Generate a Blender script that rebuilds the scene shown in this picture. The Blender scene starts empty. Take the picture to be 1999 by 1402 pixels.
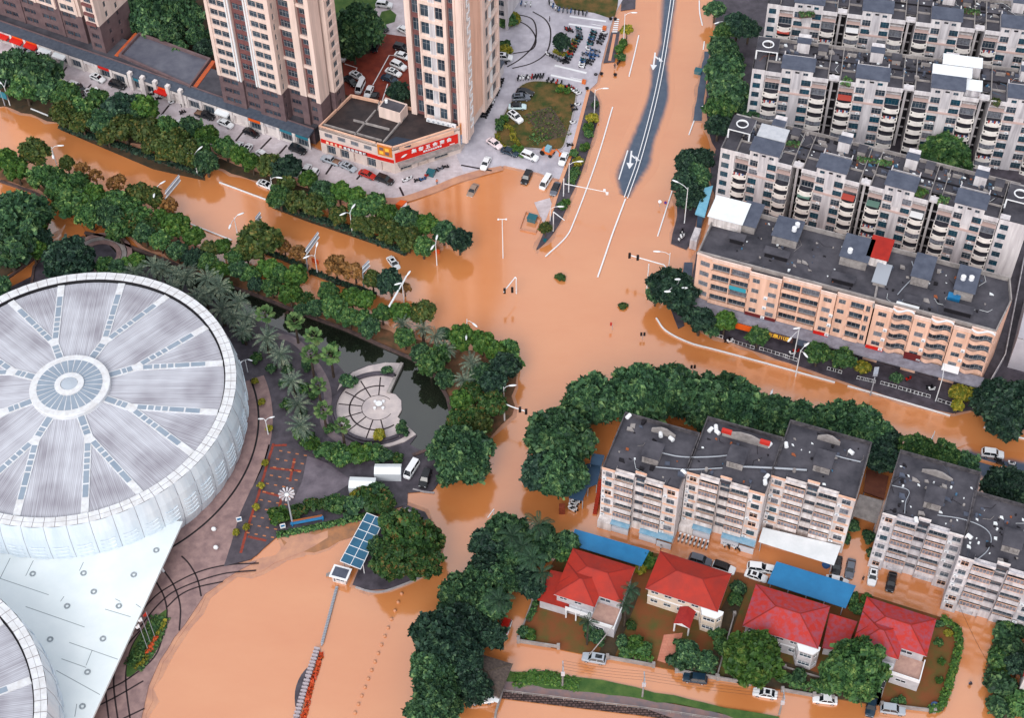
import bpy, math, random
import numpy as np
from mathutils import Matrix, Vector
random.seed(7); RNG = np.random.default_rng(7)
SC = bpy.context.scene; COL = SC.collection
R = math.radians
# ------------------------------------------------------------------ camera, world, sun, exposure
CAM_H = 270.0; FOC = 3132.6; PITCH = R(49.8115); ROLL = R(0.8934); CX, CY = 999.5, 701.0
FW = np.array([0, math.cos(PITCH), -math.sin(PITCH)]); RT = np.array([1., 0, 0]); DN = np.cross(FW, RT)
RT2 = math.cos(ROLL) * RT + math.sin(ROLL) * DN; DN2 = -math.sin(ROLL) * RT + math.cos(ROLL) * DN
cd = bpy.data.cameras.new("camera"); cam = bpy.data.objects.new("camera", cd); COL.objects.link(cam)
cd.sensor_width = 36; cd.lens = FOC / 1999 * 36; cd.clip_end = 6000; cd.clip_start = 1
M3 = np.array([RT2, -DN2, -FW]).T
cam.matrix_world = Matrix([list(M3[0]) + [0], list(M3[1]) + [0], list(M3[2]) + [CAM_H], [0, 0, 0, 1]])
SC.camera = cam
SUN_EL, SUN_AZ = R(40), R(200)
w = bpy.data.worlds.new("World"); SC.world = w; w.use_nodes = True
nt = w.node_tree; bg = nt.nodes["Background"]; sky = nt.nodes.new("ShaderNodeTexSky"); sky.sky_type = 'NISHITA'
sky.sun_disc = False; sky.sun_elevation = SUN_EL; sky.sun_rotation = SUN_AZ; sky.dust_density = 7; sky.air_density = 1.0; sky.ozone_density = 1.0
hs = nt.nodes.new("ShaderNodeHueSaturation"); hs.inputs['Saturation'].default_value = 0.4
nt.links.new(sky.outputs[0], hs.inputs['Color']); cn = nt.nodes.new("ShaderNodeTexNoise"); cn.inputs['Scale'].default_value = 2.2; cn.inputs['Detail'].default_value = 5   # overcast: cloud deck over the clear sky
tcw = nt.nodes.new("ShaderNodeTexCoord"); nt.links.new(tcw.outputs['Generated'], cn.inputs['Vector']); cr = nt.nodes.new("ShaderNodeMapRange"); cr.inputs[1].default_value = .3; cr.inputs[2].default_value = .7; cr.inputs[3].default_value = .55; cr.inputs[4].default_value = .85
nt.links.new(cn.outputs['Fac'], cr.inputs[0]); mxw = nt.nodes.new("ShaderNodeMix"); mxw.data_type = 'RGBA'; nt.links.new(cr.outputs[0], mxw.inputs[0]); nt.links.new(hs.outputs[0], mxw.inputs[6]); mxw.inputs[7].default_value = (7.2, 7.4, 7.9, 1)
nt.links.new(mxw.outputs[2], bg.inputs[0]); bg.inputs[1].default_value = 0.12
sl = bpy.data.lights.new("sun", 'SUN'); sl.energy = 1.5; sl.angle = R(35); sl.color = (1, .97, .94)
so = bpy.data.objects.new("sun", sl); COL.objects.link(so)
sd = Vector((math.sin(SUN_AZ) * math.cos(SUN_EL), math.cos(SUN_AZ) * math.cos(SUN_EL), math.sin(SUN_EL)))
so.rotation_euler = sd.to_track_quat('Z', 'Y').to_euler()
SC.view_settings.view_transform = 'Standard'; SC.view_settings.look = 'None'; SC.view_settings.gamma = 1
SC.view_settings.exposure = 0.2
SC.cycles.max_bounces = 5; SC.cycles.diffuse_bounces = 2; SC.cycles.glossy_bounces = 3; SC.cycles.transparent_max_bounces = 6

# ------------------------------------------------------------------ unprojection of photo points onto real planes
def P(x, y, z=0.0):
    d = FW * FOC + RT2 * (x - CX) + DN2 * (y - CY); t = (z - CAM_H) / d[2]
    return np.array([d[0] * t, d[1] * t])
def PIX(X, Y, Z):
    v = np.array([X, Y, Z - CAM_H]); k = v @ FW
    return CX + FOC * (v @ RT2) / k, CY + FOC * (v @ DN2) / k
def HGT(base, topy, zb=0.0):
    X = P(base[0], base[1], zb); lo, hi = zb, 120.
    for _ in range(40):
        m = (lo + hi) / 2
        if PIX(X[0], X[1], m)[1] > topy: lo = m
        else: hi = m
    return lo
def MPP(x, y, z=0.0):   # metres per photo pixel there
    p = P(x, y, z); v = np.array([p[0], p[1], z - CAM_H]); return (v @ FW) / FOC
def ANG(a, b, z=0.0):
    d = P(b[0], b[1], z) - P(a[0], a[1], z); return math.atan2(d[1], d[0])

# ------------------------------------------------------------------ materials
MATS = {}
def mat(name, col, rough=.7, col2=None, scale=1.0, bump=0.0, bscale=None, spec=.3, metal=0.0, coords='pos', ior=None, objvar=0.0, detail=6, lo=.35, hi=.65, stretch=None, brick=None, emit=0):
    if name in MATS: return MATS[name]
    m = bpy.data.materials.new(name); m.use_nodes = True; MATS[name] = m
    n = m.node_tree.nodes; l = m.node_tree.links; b = n["Principled BSDF"]
    b.inputs['Roughness'].default_value = rough; b.inputs['Metallic'].default_value = metal
    b.inputs['Specular IOR Level'].default_value = spec
    if ior: b.inputs['IOR'].default_value = ior
    m.diffuse_color = (*col, 1); out = None
    b.inputs['Base Color'].default_value = (*col, 1)
    if col2 or bump or brick:
        if coords == 'pos':
            g = n.new("ShaderNodeNewGeometry"); vec = g.outputs['Position']
        else:
            g = n.new("ShaderNodeTexCoord"); vec = g.outputs['Object']
        if stretch:
            mp = n.new("ShaderNodeMapping"); l.new(vec, mp.inputs[0]); mp.inputs['Scale'].default_value = stretch[:3]
            if len(stretch) > 3: mp.inputs['Rotation'].default_value = (0, 0, stretch[3])
            vec = mp.outputs[0]
    if col2:
        t = n.new("ShaderNodeTexNoise"); t.inputs['Scale'].default_value = scale; t.inputs['Detail'].default_value = detail; t.inputs['Roughness'].default_value = .62
        l.new(vec, t.inputs['Vector'])
        r = n.new("ShaderNodeValToRGB"); r.color_ramp.elements[0].position = lo; r.color_ramp.elements[1].position = hi
        r.color_ramp.elements[0].color = (*col, 1); r.color_ramp.elements[1].color = (*col2, 1)
        l.new(t.outputs['Fac'], r.inputs[0]); out = r.outputs[0]
    if brick:
        bt = n.new("ShaderNodeTexBrick"); l.new(vec, bt.inputs['Vector']); bt.inputs['Scale'].default_value = 1
        bt.inputs['Brick Width'].default_value = brick[0]; bt.inputs['Row Height'].default_value = brick[1]; bt.inputs['Mortar Size'].default_value = brick[2]
        k = brick[3]; bt.inputs['Color1'].default_value = (1, 1, 1, 1); bt.inputs['Color2'].default_value = (.9, .9, .9, 1); bt.inputs['Mortar'].default_value = (k, k, k, 1)
        if len(brick) > 4: bt.offset = brick[4]
        mx = n.new("ShaderNodeMix"); mx.data_type = 'RGBA'; mx.blend_type = 'MULTIPLY'; mx.inputs[0].default_value = 1
        if out: l.new(out, mx.inputs[6])
        else: mx.inputs[6].default_value = (*col, 1)
        l.new(bt.outputs['Color'], mx.inputs[7]); out = mx.outputs[2]
    if objvar:
        oi = n.new("ShaderNodeObjectInfo"); mr = n.new("ShaderNodeMapRange"); mr.inputs[3].default_value = 1 - objvar; mr.inputs[4].default_value = 1 + objvar
        l.new(oi.outputs['Random'], mr.inputs[0]); h = n.new("ShaderNodeHueSaturation"); l.new(mr.outputs[0], h.inputs['Value'])
        if out: l.new(out, h.inputs['Color'])
        else: h.inputs['Color'].default_value = (*col, 1)
        out = h.outputs[0]
    if out: l.new(out, b.inputs['Base Color'])
    if bump:
        t2 = n.new("ShaderNodeTexNoise"); t2.inputs['Scale'].default_value = bscale or scale * 4; t2.inputs['Detail'].default_value = 4; l.new(vec, t2.inputs['Vector'])
        bp = n.new("ShaderNodeBump"); bp.inputs['Strength'].default_value = bump; bp.inputs['Distance'].default_value = .1
        l.new(t2.outputs['Fac'], bp.inputs['Height']); l.new(bp.outputs[0], b.inputs['Normal'])
    if emit: b.inputs['Emission Color'].default_value = (*col, 1); b.inputs['Emission Strength'].default_value = emit
    return m
def S(r, g, b):   # sRGB 0-255 to linear
    f = lambda c: (c / 255 / 12.92) if c <= 10.3 else (((c / 255) + .055) / 1.055) ** 2.4
    return (f(r), f(g), f(b))

# ------------------------------------------------------------------ mesh builder and object helpers
class MB:
    def __init__(s): s.v = []; s.f = []; s.m = []
    def face(s, pts, m=0):
        k = len(s.v); s.v += [tuple(map(float, p)) for p in pts]; s.f.append(tuple(range(k, k + len(pts)))); s.m.append(m); return s
    def box(s, x0, x1, y0, y1, z0, z1, m=0, mt=None):
        k = len(s.v); s.v += [(x, y, z) for z in (z0, z1) for x, y in ((x0, y0), (x1, y0), (x1, y1), (x0, y1))]
        for i, f in enumerate(((3, 2, 1, 0), (4, 5, 6, 7), (0, 1, 5, 4), (1, 2, 6, 5), (2, 3, 7, 6), (3, 0, 4, 7))):
            s.f.append(tuple(k + j for j in f)); s.m.append(mt if (mt is not None and i == 1) else m)
        return s
    def prism(s, poly, z0, z1, m=0, mt=None):
        n = len(poly); k = len(s.v)
        ar = sum(poly[i][0] * poly[(i + 1) % n][1] - poly[(i + 1) % n][0] * poly[i][1] for i in range(n))
        if ar < 0: poly = poly[::-1]
        z1f = z1 if callable(z1) else (lambda x, y: z1)
        s.v += [(float(p[0]), float(p[1]), float(z0)) for p in poly] + [(float(p[0]), float(p[1]), float(z1f(p[0], p[1]))) for p in poly]
        for i in range(n):
            j = (i + 1) % n; s.f.append((k + i, k + j, k + n + j, k + n + i)); s.m.append(m)
        s.f.append(tuple(k + n + i for i in range(n))); s.m.append(m if mt is None else mt)
        s.f.append(tuple(k + i for i in range(n))[::-1]); s.m.append(m)
        return s
    def cyl(s, a, b, r0, r1=None, n=8, m=0, cap=True):
        r1 = r0 if r1 is None else r1; a = np.array(a, float); b = np.array(b, float); d = b - a; d /= (np.linalg.norm(d) + 1e-9)
        u = np.cross(d, [0, 0, 1.] if abs(d[2]) < .9 else [1., 0, 0]); u /= np.linalg.norm(u); v = np.cross(d, u); k = len(s.v)
        for c, r in ((a, r0), (b, r1)):
            for i in range(n):
                t = 2 * math.pi * i / n; s.v.append(tuple(c + r * (math.cos(t) * u + math.sin(t) * v)))
        for i in range(n):
            j = (i + 1) % n; s.f.append((k + i, k + n + i, k + n + j, k + j)); s.m.append(m)
        if cap:
            s.f.append(tuple(k + i for i in range(n))); s.m.append(m); s.f.append(tuple(k + n + i for i in range(n))[::-1]); s.m.append(m)
        return s
    def tube(s, pts, r, n=6, m=0):
        for a, b in zip(pts[:-1], pts[1:]): s.cyl(a, b, r, r, n, m)
        return s
    def lathe(s, prof, n=24, m=0, c=(0, 0)):
        k = len(s.v)
        for r, z in prof:
            for i in range(n):
                t = 2 * math.pi * i / n; s.v.append((c[0] + r * math.cos(t), c[1] + r * math.sin(t), z))
        for q in range(len(prof) - 1):
            for i in range(n):
                j = (i + 1) % n; s.f.append((k + q * n + i, k + q * n + j, k + q * n + n + j, k + q * n + n + i)); s.m.append(m)
        return s
    def ball(s, c, rx, ry=None, rz=None, n=10, m=0):
        ry = ry or rx; rz = rz or rx; k = len(s.v); h = n // 2
        for q in range(h + 1):
            a = math.pi * q / h - math.pi / 2
            for i in range(n):
                t = 2 * math.pi * i / n; s.v.append((c[0] + rx * math.cos(a) * math.cos(t), c[1] + ry * math.cos(a) * math.sin(t), c[2] + rz * math.sin(a)))
        for q in range(h):
            for i in range(n):
                j = (i + 1) % n; s.f.append((k + q * n + i, k + q * n + j, k + q * n + n + j, k + q * n + n + i)); s.m.append(m)
        return s
    def strip(s, pts, wd, z, h=0.0, m=0):   # flat ribbon (or low bar) along a ground polyline of world points
        pts = [np.array(p[:2], float) for p in pts]; n = len(pts); L = []; Rr = []
        for i in range(n):
            d = pts[min(i + 1, n - 1)] - pts[max(i - 1, 0)]; d = d / (np.linalg.norm(d) + 1e-9); q = np.array([-d[1], d[0]]) * wd / 2
            L.append(pts[i] + q); Rr.append(pts[i] - q)
        for i in range(n - 1):
            if h: s.prism([Rr[i], Rr[i + 1], L[i + 1], L[i]], z, z + h, m)
            else: s.face([(*Rr[i], z), (*Rr[i + 1], z), (*L[i + 1], z), (*L[i], z)], m)
        return s
    def mesh(s, name, mats, smooth=False):
        me = bpy.data.meshes.new(name); me.from_pydata(s.v, [], s.f)
        for q in (mats if isinstance(mats, (list, tuple)) else [mats]): me.materials.append(q)
        me.polygons.foreach_set('material_index', s.m)
        if smooth: me.polygons.foreach_set('use_smooth', [True] * len(s.f))
        me.update(); return me
    def build(s, name, mats, parent=None, smooth=False, loc=None, rz=0):
        return link(name, s.mesh(name, mats, smooth), parent, loc, rz)
def link(name, me, parent=None, loc=None, rz=0):
    o = bpy.data.objects.new(name, me); COL.objects.link(o)
    if parent: o.parent = parent
    if loc is not None: o.location = loc
    if rz: o.rotation_euler = (0, 0, rz)
    return o
def tag(o, label, cat, group=None, kind=None):
    o['label'] = label; o['category'] = cat
    if group: o['group'] = group
    if kind: o['kind'] = kind
    return o
def thing(name, label, cat, loc=(0, 0, 0), rz=0, group=None):
    o = bpy.data.objects.new(name, None); COL.objects.link(o); o.location = tuple(map(float, loc)); o.rotation_euler = (0, 0, rz); o.empty_display_size = .5
    return tag(o, label, cat, group)
def copy_tree(o, parent=None):
    c = o.copy(); COL.objects.link(c); c.parent = parent
    for ch in list(o.children): copy_tree(ch, c)
    return c
def structure(name, mb, m, smooth=False):
    o = mb.build(name, m, None, smooth); o['kind'] = 'structure'; return o
def slab(name, pts, z, m, z0=-.4, rough=0, kind='structure'):
    w_ = [P(x, y, z) for x, y in pts]
    if rough:
        q = []
        for i in range(len(w_)):
            a, b = w_[i], w_[(i + 1) % len(w_)]; k = max(1, int(np.linalg.norm(b - a) / 2.5)); d = (b - a) / (np.linalg.norm(b - a) + 1e-9)
            for j in range(k): q.append(a + (b - a) * j / k + (np.array([-d[1], d[0]]) * RNG.normal(0, rough) if j else 0))
        w_ = q
    if rough >= .1 and kind and z < .4:   # wet silty margin where the flood has been higher
        n = len(w_); ar = sum(w_[i][0] * w_[(i + 1) % n][1] - w_[(i + 1) % n][0] * w_[i][1] for i in range(n)); sg = 1 if ar > 0 else -1; e = []
        for i in range(n):
            d = w_[(i + 1) % n] - w_[i - 1]; d = d / (np.linalg.norm(d) + 1e-9); e.append(w_[i] + sg * np.array([d[1], -d[0]]) * max(.15, .75 + RNG.normal(0, .35)))
        q_ = MB().prism(e, -.3, .012 + .001 * (len(bpy.data.meshes) % 9)).build('wet_margin', MATS['silted_paving']); q_['kind'] = 'structure'
    mb = MB().prism(w_, z0, z, 0); o = mb.build(name, m)
    if kind: o['kind'] = kind
    return o
def wline(pts, z): return [P(x, y, z) for x, y in pts]
def smooth_line(pts, k=6):   # Catmull-Rom through photo points
    out = []; p = [np.array(q, float) for q in pts]; p = [2 * p[0] - p[1]] + p + [2 * p[-1] - p[-2]]
    for i in range(1, len(p) - 2):
        for j in range(k):
            t = j / k; a, b, c, d = p[i - 1], p[i], p[i + 1], p[i + 2]
            out.append(.5 * ((2 * b) + (c - a) * t + (2 * a - 5 * b + 4 * c - d) * t * t + (3 * b - a - 3 * c + d) * t ** 3))
    out.append(p[-2]); return out
ORD = ['first', 'second', 'third', 'fourth', 'fifth', 'sixth', 'seventh', 'eighth', 'ninth', 'tenth', 'eleventh', 'twelfth', 'thirteenth', 'fourteenth', 'fifteenth', 'sixteenth', 'seventeenth', 'eighteenth', 'nineteenth', 'twentieth', 'twenty-first', 'twenty-second', 'twenty-third', 'twenty-fourth', 'twenty-fifth', 'twenty-sixth', 'twenty-seventh', 'twenty-eighth', 'twenty-ninth', 'thirtieth']
def nth(i, n):
    if n == 1: return 'only'
    if i == n - 1: return 'last'
    return ORD[i] if i < len(ORD) else 'number %d' % (i + 1)

# ------------------------------------------------------------------ shared materials
M_water = mat('flood_water', S(206, 125, 69), .12, S(214, 140, 86), .025, bump=.05, bscale=.7, spec=.5, ior=2.6, detail=9, lo=.3, hi=.7, stretch=(1, 2.2, 1, .45))
M_pond = mat('pond_water', S(24, 30, 24), .04, S(36, 40, 32), .1, bump=.02, bscale=1.5, spec=.5, ior=2.1)
M_asph = mat('wet_asphalt', S(70, 82, 102), .45, S(84, 96, 114), .5, spec=.3)
M_pave = mat('grey_paving', S(186, 174, 178), .6, S(212, 202, 208), .35, brick=(1.2, .6, .02, .8))
M_plaza = mat('plaza_paving', S(164, 160, 172), .55, S(206, 202, 212), .16, detail=11, lo=.3, hi=.7, brick=(1.0, 1.0, .02, .88, 0))
M_dark = mat('dark_paving', S(56, 52, 60), .5, S(86, 80, 90), .4, spec=.4)
M_ring = mat('pink_paving', S(128, 104, 104), .55, S(160, 132, 128), .5, spec=.4)
M_silt = mat('silted_paving', S(176, 130, 112), .5, S(204, 152, 122), .35, spec=.4)
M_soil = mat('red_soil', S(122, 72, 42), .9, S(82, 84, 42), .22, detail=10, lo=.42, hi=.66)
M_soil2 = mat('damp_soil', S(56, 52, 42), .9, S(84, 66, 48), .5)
M_grass = mat('lawn_grass', S(50, 68, 30), .9, S(116, 88, 52), .3, bump=.8, bscale=3, detail=12, lo=.38, hi=.66)
M_grass2 = mat('verge_grass', S(52, 84, 40), .9, S(84, 108, 54), .35, bump=.6, bscale=3)
M_brick = mat('red_brick_paving', S(104, 40, 30), .7, S(132, 56, 40), .5)
M_white = mat('white_paint', S(232, 234, 238), .5, spec=.4)
M_wline = mat('white_marking', S(226, 228, 232), .7)
M_kerb = mat('kerb_stone', S(150, 146, 150), .7, S(176, 170, 172), 1)
M_black = mat('black_rubber', S(22, 22, 26), .6)
M_line = mat('dark_joint', S(44, 34, 38), .7)
M_steel = mat('galvanised_steel', S(160, 166, 176), .45, spec=.5)
M_redp = mat('red_marking', S(158, 62, 44), .7, S(112, 60, 52), 2)
M_roof = mat('bitumen_roof', S(50, 50, 58), .75, S(92, 90, 98), .22, spec=.25, detail=12, lo=.3, hi=.72)
M_roof2 = mat('grey_roof_felt', S(70, 76, 92), .7, S(88, 94, 110), .5)
M_conc = mat('stained_concrete', S(128, 122, 122), .8, S(164, 158, 156), .6)

# ------------------------------------------------------------------ ground, flood and dry pieces of land
structure('ground', MB().face([(-1500, -700, -.6), (1500, -700, -.6), (1500, 2300, -.6), (-1500, 2300, -.6)]), M_soil2)
structure('flood_water', MB().face([(-900, -400, 0), (900, -400, 0), (900, 1400, 0), (-900, 1400, 0)]), M_water)
# north side: shop pavement, plaza, courtyard
slab('shop_pavement', [(-60, 60), (0, 78), (130, 118), (300, 172), (430, 222), (620, 292), (700, 310), (900, 300), (912, 325), (985, 322), (900, 352), (800, 386), (770, 398), (690, 386), (600, 366), (500, 330), (420, 296), (300, 262), (200, 228), (120, 200), (0, 160), (-60, 140)], .25, M_pave, rough=.25)
slab('north_plaza', [(890, 300), (905, 335), (985, 322), (1050, 336), (1096, 350), (1112, 310), (1150, 175), (1166, 160), (1180, 100), (1198, 30), (1215, 0), (1228, -60), (940, -60), (960, 100), (900, 250)], .26, M_plaza, rough=.1)
slab('courtyard_ground', [(-80, -90), (960, -90), (972, 130), (900, 250), (620, 262), (400, 212), (0, 62), (-80, 40)], .24, M_soil2)
slab('courtyard_lawn', [(655, -60), (740, -60), (738, 30), (720, 70), (672, 90), (640, 30)], .3, M_grass2)
slab('courtyard_drive', [(722, 30), (735, 12), (775, -40), (800, -40), (800, 75), (738, 64)], .32, M_pave)
slab('brick_drive', [(668, 112), (722, 104), (742, 64), (800, 72), (808, 190), (738, 205), (674, 184)], .34, M_brick)
mb = MB()
for L in ([(797, 110), (760, 107), (728, 165)], [(745, 200), (757, 163)], [(673, 124), (697, 132), (694, 139)]): mb.strip(wline(L, .35), .25, .35)
structure('bay_lines', mb, M_wline)
slab('small_lawn', [(738, 40), (745, 22), (762, 18), (774, 28), (770, 42), (752, 47)], .4, M_grass2)
mb = MB(); mb.prism(wline([(1215, -30), (1242, -30), (1240, 16), (1212, 20)], .2), -.4, .2)
mb.prism(wline([(1193, 62), (1210, 60), (1200, 120), (1178, 122)], .2), -.4, .2)
structure('roadside_pavement', mb, M_dark)
mb = MB()
for i in range(7): mb.prism(wline([(1201 + i * -.9, 36 + i * 4), (1209 - i * .6, 36 + i * 4), (1208.5 - i * .6, 38.4 + i * 4), (1200 - i * .9, 38.4 + i * 4)], .28), .26, .28)
structure('crossing_stripes', mb, M_wline)
slab('road_verge', smooth_line([(1152, 175), (1166, 190), (1170, 222), (1150, 290), (1130, 350), (1113, 385), (1098, 425), (1075, 462), (1047, 488), (1058, 462), (1078, 400), (1092, 360), (1112, 310)], 3), .18, M_dark, rough=.2)
structure('gutter_silt', MB().strip(wline([(1149, 174), (1120, 285), (1095, 352), (1079, 404), (1062, 448)], .29), .9, .29), M_water)
structure('gutter_silt', MB().strip(wline([(1200, 66), (1190, 118)], .29), .8, .29), M_water)
slab('dry_corner', [(1043, 395), (1073, 386), (1078, 400), (1062, 440)], .12, M_pave)
# lawns on the plaza
LAWN = smooth_line([(1003, 190), (1015, 168), (1040, 158), (1078, 160), (1108, 168), (1125, 180), (1118, 225), (1108, 262), (1097, 290), (1070, 292), (1040, 290), (1005, 288), (975, 282), (968, 262), (972, 245), (988, 215)], 4)
slab('plaza_lawn', LAWN, .36, M_grass)
structure('lawn_kerb', MB().strip(wline(LAWN + LAWN[:1], .3), .35, .26, .2), M_kerb)
slab('upper_lawn', smooth_line([(1070, -40), (1085, 8), (1120, 18), (1160, 24), (1200, 30), (1210, -40)], 3), .36, M_grass)
mb = MB()
for L in ([(1002, 26), (1038, 36), (1047, 62), (1040, 90), (1015, 115), (990, 130)], [(1000, 36), (1030, 50), (1046, 74), (1038, 96), (1002, 104)], [(1040, 22), (1065, 38), (1075, 62), (1068, 100), (1040, 122), (1000, 133)]): mb.strip(wline(smooth_line(L), .275), .4, .275)
structure('plaza_joints', mb, M_line)
mb = MB()
for L in ([(1112, 31), (1183, 41)], [(1110, 46), (1182, 56)], [(1083, 127), (1145, 142)], [(1075, 146), (1140, 160)]): mb.strip(wline(L, .29), .7, .275)
structure('plaza_lines', mb, M_wline)
mb = MB()
for (a, b) in (((130, 130), (116, 150)), ((178, 164), (160, 184)), ((237, 182), (215, 200)), ((330, 205), (312, 228)), ((385, 232), (366, 252)), ((420, 248), (405, 262)), ((480, 250), (460, 275)), ((530, 268), (507, 292)), ((560, 283), (545, 300)), ((655, 312), (636, 340)), ((710, 335), (696, 350)), ((900, 322), (960, 333)), ((780, 365), (788, 382))): mb.strip(wline([a, b], .27), .5, .265)
structure('drain_channels', mb, M_line)
structure('silt_edge', MB().strip(wline(smooth_line([(100, 190), (200, 222), (300, 255), (420, 292), (520, 334), (620, 366), (700, 382), (770, 392), (840, 372), (900, 348), (980, 326)]), .27), 2.2, .258), M_silt)
# main road emerging from the flood: vertex attribute says how much silt film covers the crown of the road
def wet_road(name, left, right, z=.05, n=10):
    L = smooth_line(left, 8); Rr = smooth_line(right, 8); k = min(len(L), len(Rr)); v = []; f = []; wet = []
    for i in range(k):
        a, b = P(*L[i], z), P(*Rr[i], z); end = min(i, k - 1 - i) / 6
        for j in range(n + 1):
            t = j / n; p = a + (b - a) * (-.35 + 1.7 * t); tt = -.35 + 1.7 * t; v.append((p[0], p[1], z if 0 < j < n else .008))
            e = min(tt, 1 - tt) * np.linalg.norm(b - a); wet.append(max(0, min(1, .5 + e / 2.2 + RNG.normal(0, .05))))
    for i in range(k - 1):
        for j in range(n): q = i * (n + 1) + j; f.append((q, q + 1, q + n + 2, q + n + 1))
    me = bpy.data.meshes.new(name); me.from_pydata(v, [], f); at = me.attributes.new('dry', 'FLOAT', 'POINT'); at.data.foreach_set('value', wet)
    m = MATS.get('silted_road')
    if not m:
        m = mat('silted_road', S(70, 84, 104), .4, S(84, 96, 114), .5, spec=.3); nn = m.node_tree.nodes; ll = m.node_tree.links; b = nn['Principled BSDF']
        a = nn.new('ShaderNodeAttribute'); a.attribute_name = 'dry'; nz = nn.new('ShaderNodeTexNoise'); nz.inputs['Scale'].default_value = .5
        ad = nn.new('ShaderNodeMath'); ad.operation = 'MULTIPLY_ADD'; ll.new(nz.outputs['Fac'], ad.inputs[0]); ad.inputs[1].default_value = .5; ll.new(a.outputs['Fac'], ad.inputs[2])
        mr = nn.new('ShaderNodeMapRange'); mr.inputs[1].default_value = .35; mr.inputs[2].default_value = 1.2; ll.new(ad.outputs[0], mr.inputs[0]); mr.interpolation_type = 'SMOOTHSTEP'
        mx = nn.new('ShaderNodeMixShader'); ll.new(mr.outputs[0], mx.inputs[0])
        wb = nn.new('ShaderNodeBsdfPrincipled'); wb.inputs['Base Color'].default_value = (*S(210, 132, 77), 1); wb.inputs['Roughness'].default_value = .12; wb.inputs['IOR'].default_value = 2.6
        ll.new(wb.outputs[0], mx.inputs[1]); ll.new(b.outputs[0], mx.inputs[2]); ll.new(mx.outputs[0], nn['Material Output'].inputs[0])
    me.materials.append(m); o = link(name, me); o['kind'] = 'structure'; me.polygons.foreach_set('use_smooth', [True] * len(f)); return o
wet_road('emerged_road', [(1296, -60), (1291, 20), (1287, 90), (1272, 130), (1270, 165), (1258, 210), (1240, 255), (1218, 305), (1204, 340), (1212, 380)], [(1330, -60), (1317, 25), (1309, 90), (1304, 130), (1305, 190), (1290, 240), (1276, 280), (1268, 320), (1250, 350), (1228, 385)])
wet_road('emerged_lane', [(1865, 882), (1895, 880), (1935, 893), (1975, 898), (2040, 905)], [(1865, 900), (1895, 920), (1935, 940), (1975, 945), (2040, 955)])
mb = MB()
for c in ([(1225.5, 293), (1208, 350)],): mb.strip(wline(c, .075), .3, .075)
for (x, y, dx, dy) in ((1279, 114, -6.2, 24), (1233, 306, 6, 24)):
    a = P(x, y - 12, .075); b = P(x - 3, y + 12, .075); d = (b - a) / np.linalg.norm(b - a); q = np.array([-d[1], d[0]])
    mb.strip([a, b], .4, .075)
    mb.face([(*(b + q * .9), .075), (*(b - q * .9), .075), (*(b + d * 2.2), .075)])
    mb.strip([a + d * 1.5, a + d * 2.6 + q * 1.1], .45, .079); e = a + d * 2.6 + q * 1.1
    mb.face([(*(e - d * .9), .079), (*(e + d * .9 + q * .2), .079), (*(e + q * 1.3 + d * .8), .079)])
structure('lane_arrows', mb, M_wline)
structure('lane_silt_band', MB().strip(wline([(1880, 890), (1920, 901), (1965, 914), (1990, 922)], .1), .9, .06), M_water)
structure('stop_line', MB().strip(wline([(1957, 911), (1943, 943)], .1), .35, .075), M_wline)
# east side
slab('east_pavement', [(1375, 100), (1385, 100), (1370, 235), (1353, 235)], .1, M_asph, rough=.1)
slab('estate_ground', [(1385, -60), (2150, -60), (2150, 560), (1960, 540), (1400, 440), (1385, 320), (1398, 290), (1380, 250), (1376, 200), (1385, 130), (1402, 80)], .2, M_dark, rough=.3)
slab('corner_pavement', [(1322, 420), (1310, 475), (1340, 487), (1352, 470), (1362, 420), (1362, 330), (1340, 320), (1322, 345)], .16, M_dark, rough=.1)
slab('east_corner', [(1336, 512), (1352, 512), (1352, 590), (1338, 590), (1332, 540)], .14, M_asph, rough=.2)
slab('island_kerb', [(1308, 600), (1324, 642), (1336, 636), (1328, 598)], .14, M_dark)
slab('orange_block_pavement', [(1340, 610), (1365, 640), (1400, 656), (1470, 684), (1560, 715), (1660, 749), (1760, 783), (1860, 807), (1900, 800), (1960, 832), (2100, 860), (2100, 520), (1360, 490)], .15, M_dark, rough=.1)
# villas
YARD = [(1010, 1251), (1035, 1180), (1100, 1060), (1280, 1080), (1450, 1120), (1690, 1160), (1838, 1206), (1872, 1240), (1852, 1340), (1836, 1388), (1721, 1379), (1590, 1358), (1402, 1326), (1276, 1300), (1140, 1277)]
slab('villa_yard', YARD, .3, M_soil)
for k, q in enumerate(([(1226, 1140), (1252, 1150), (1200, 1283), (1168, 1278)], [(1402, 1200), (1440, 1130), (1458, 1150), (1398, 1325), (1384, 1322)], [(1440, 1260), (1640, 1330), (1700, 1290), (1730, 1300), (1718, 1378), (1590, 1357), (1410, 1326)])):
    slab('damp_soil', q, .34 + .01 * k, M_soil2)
slab('villa_path', [(1283, 1290), (1296, 1240), (1333, 1236), (1316, 1300)], .38, mat('pink_tiles', S(196, 122, 100), .6, S(206, 140, 118), .8, brick=(.6, .6, .03, .8)))
slab('villa_drive', [(1722, 1310), (1734, 1320), (1716, 1378), (1704, 1374)], .36, M_conc)
slab('bank_grass', [(975, 1300), (1000, 1312), (1068, 1311), (1105, 1320), (1176, 1328), (1241, 1342), (1316, 1358), (1377, 1373), (1452, 1388), (1520, 1400), (1540, 1440), (1430, 1402), (1377, 1388), (1251, 1365), (1100, 1347), (1000, 1332), (970, 1330)], .4, M_grass2, rough=.25)
slab('bank_path', [(970, 1329), (1000, 1331), (1100, 1346), (1251, 1364), (1377, 1387), (1440, 1402), (1420, 1440), (1246, 1379), (1000, 1350), (968, 1346)], .38, mat('bank_paving', S(112, 104, 110), .6, S(140, 112, 108), .6))
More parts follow.
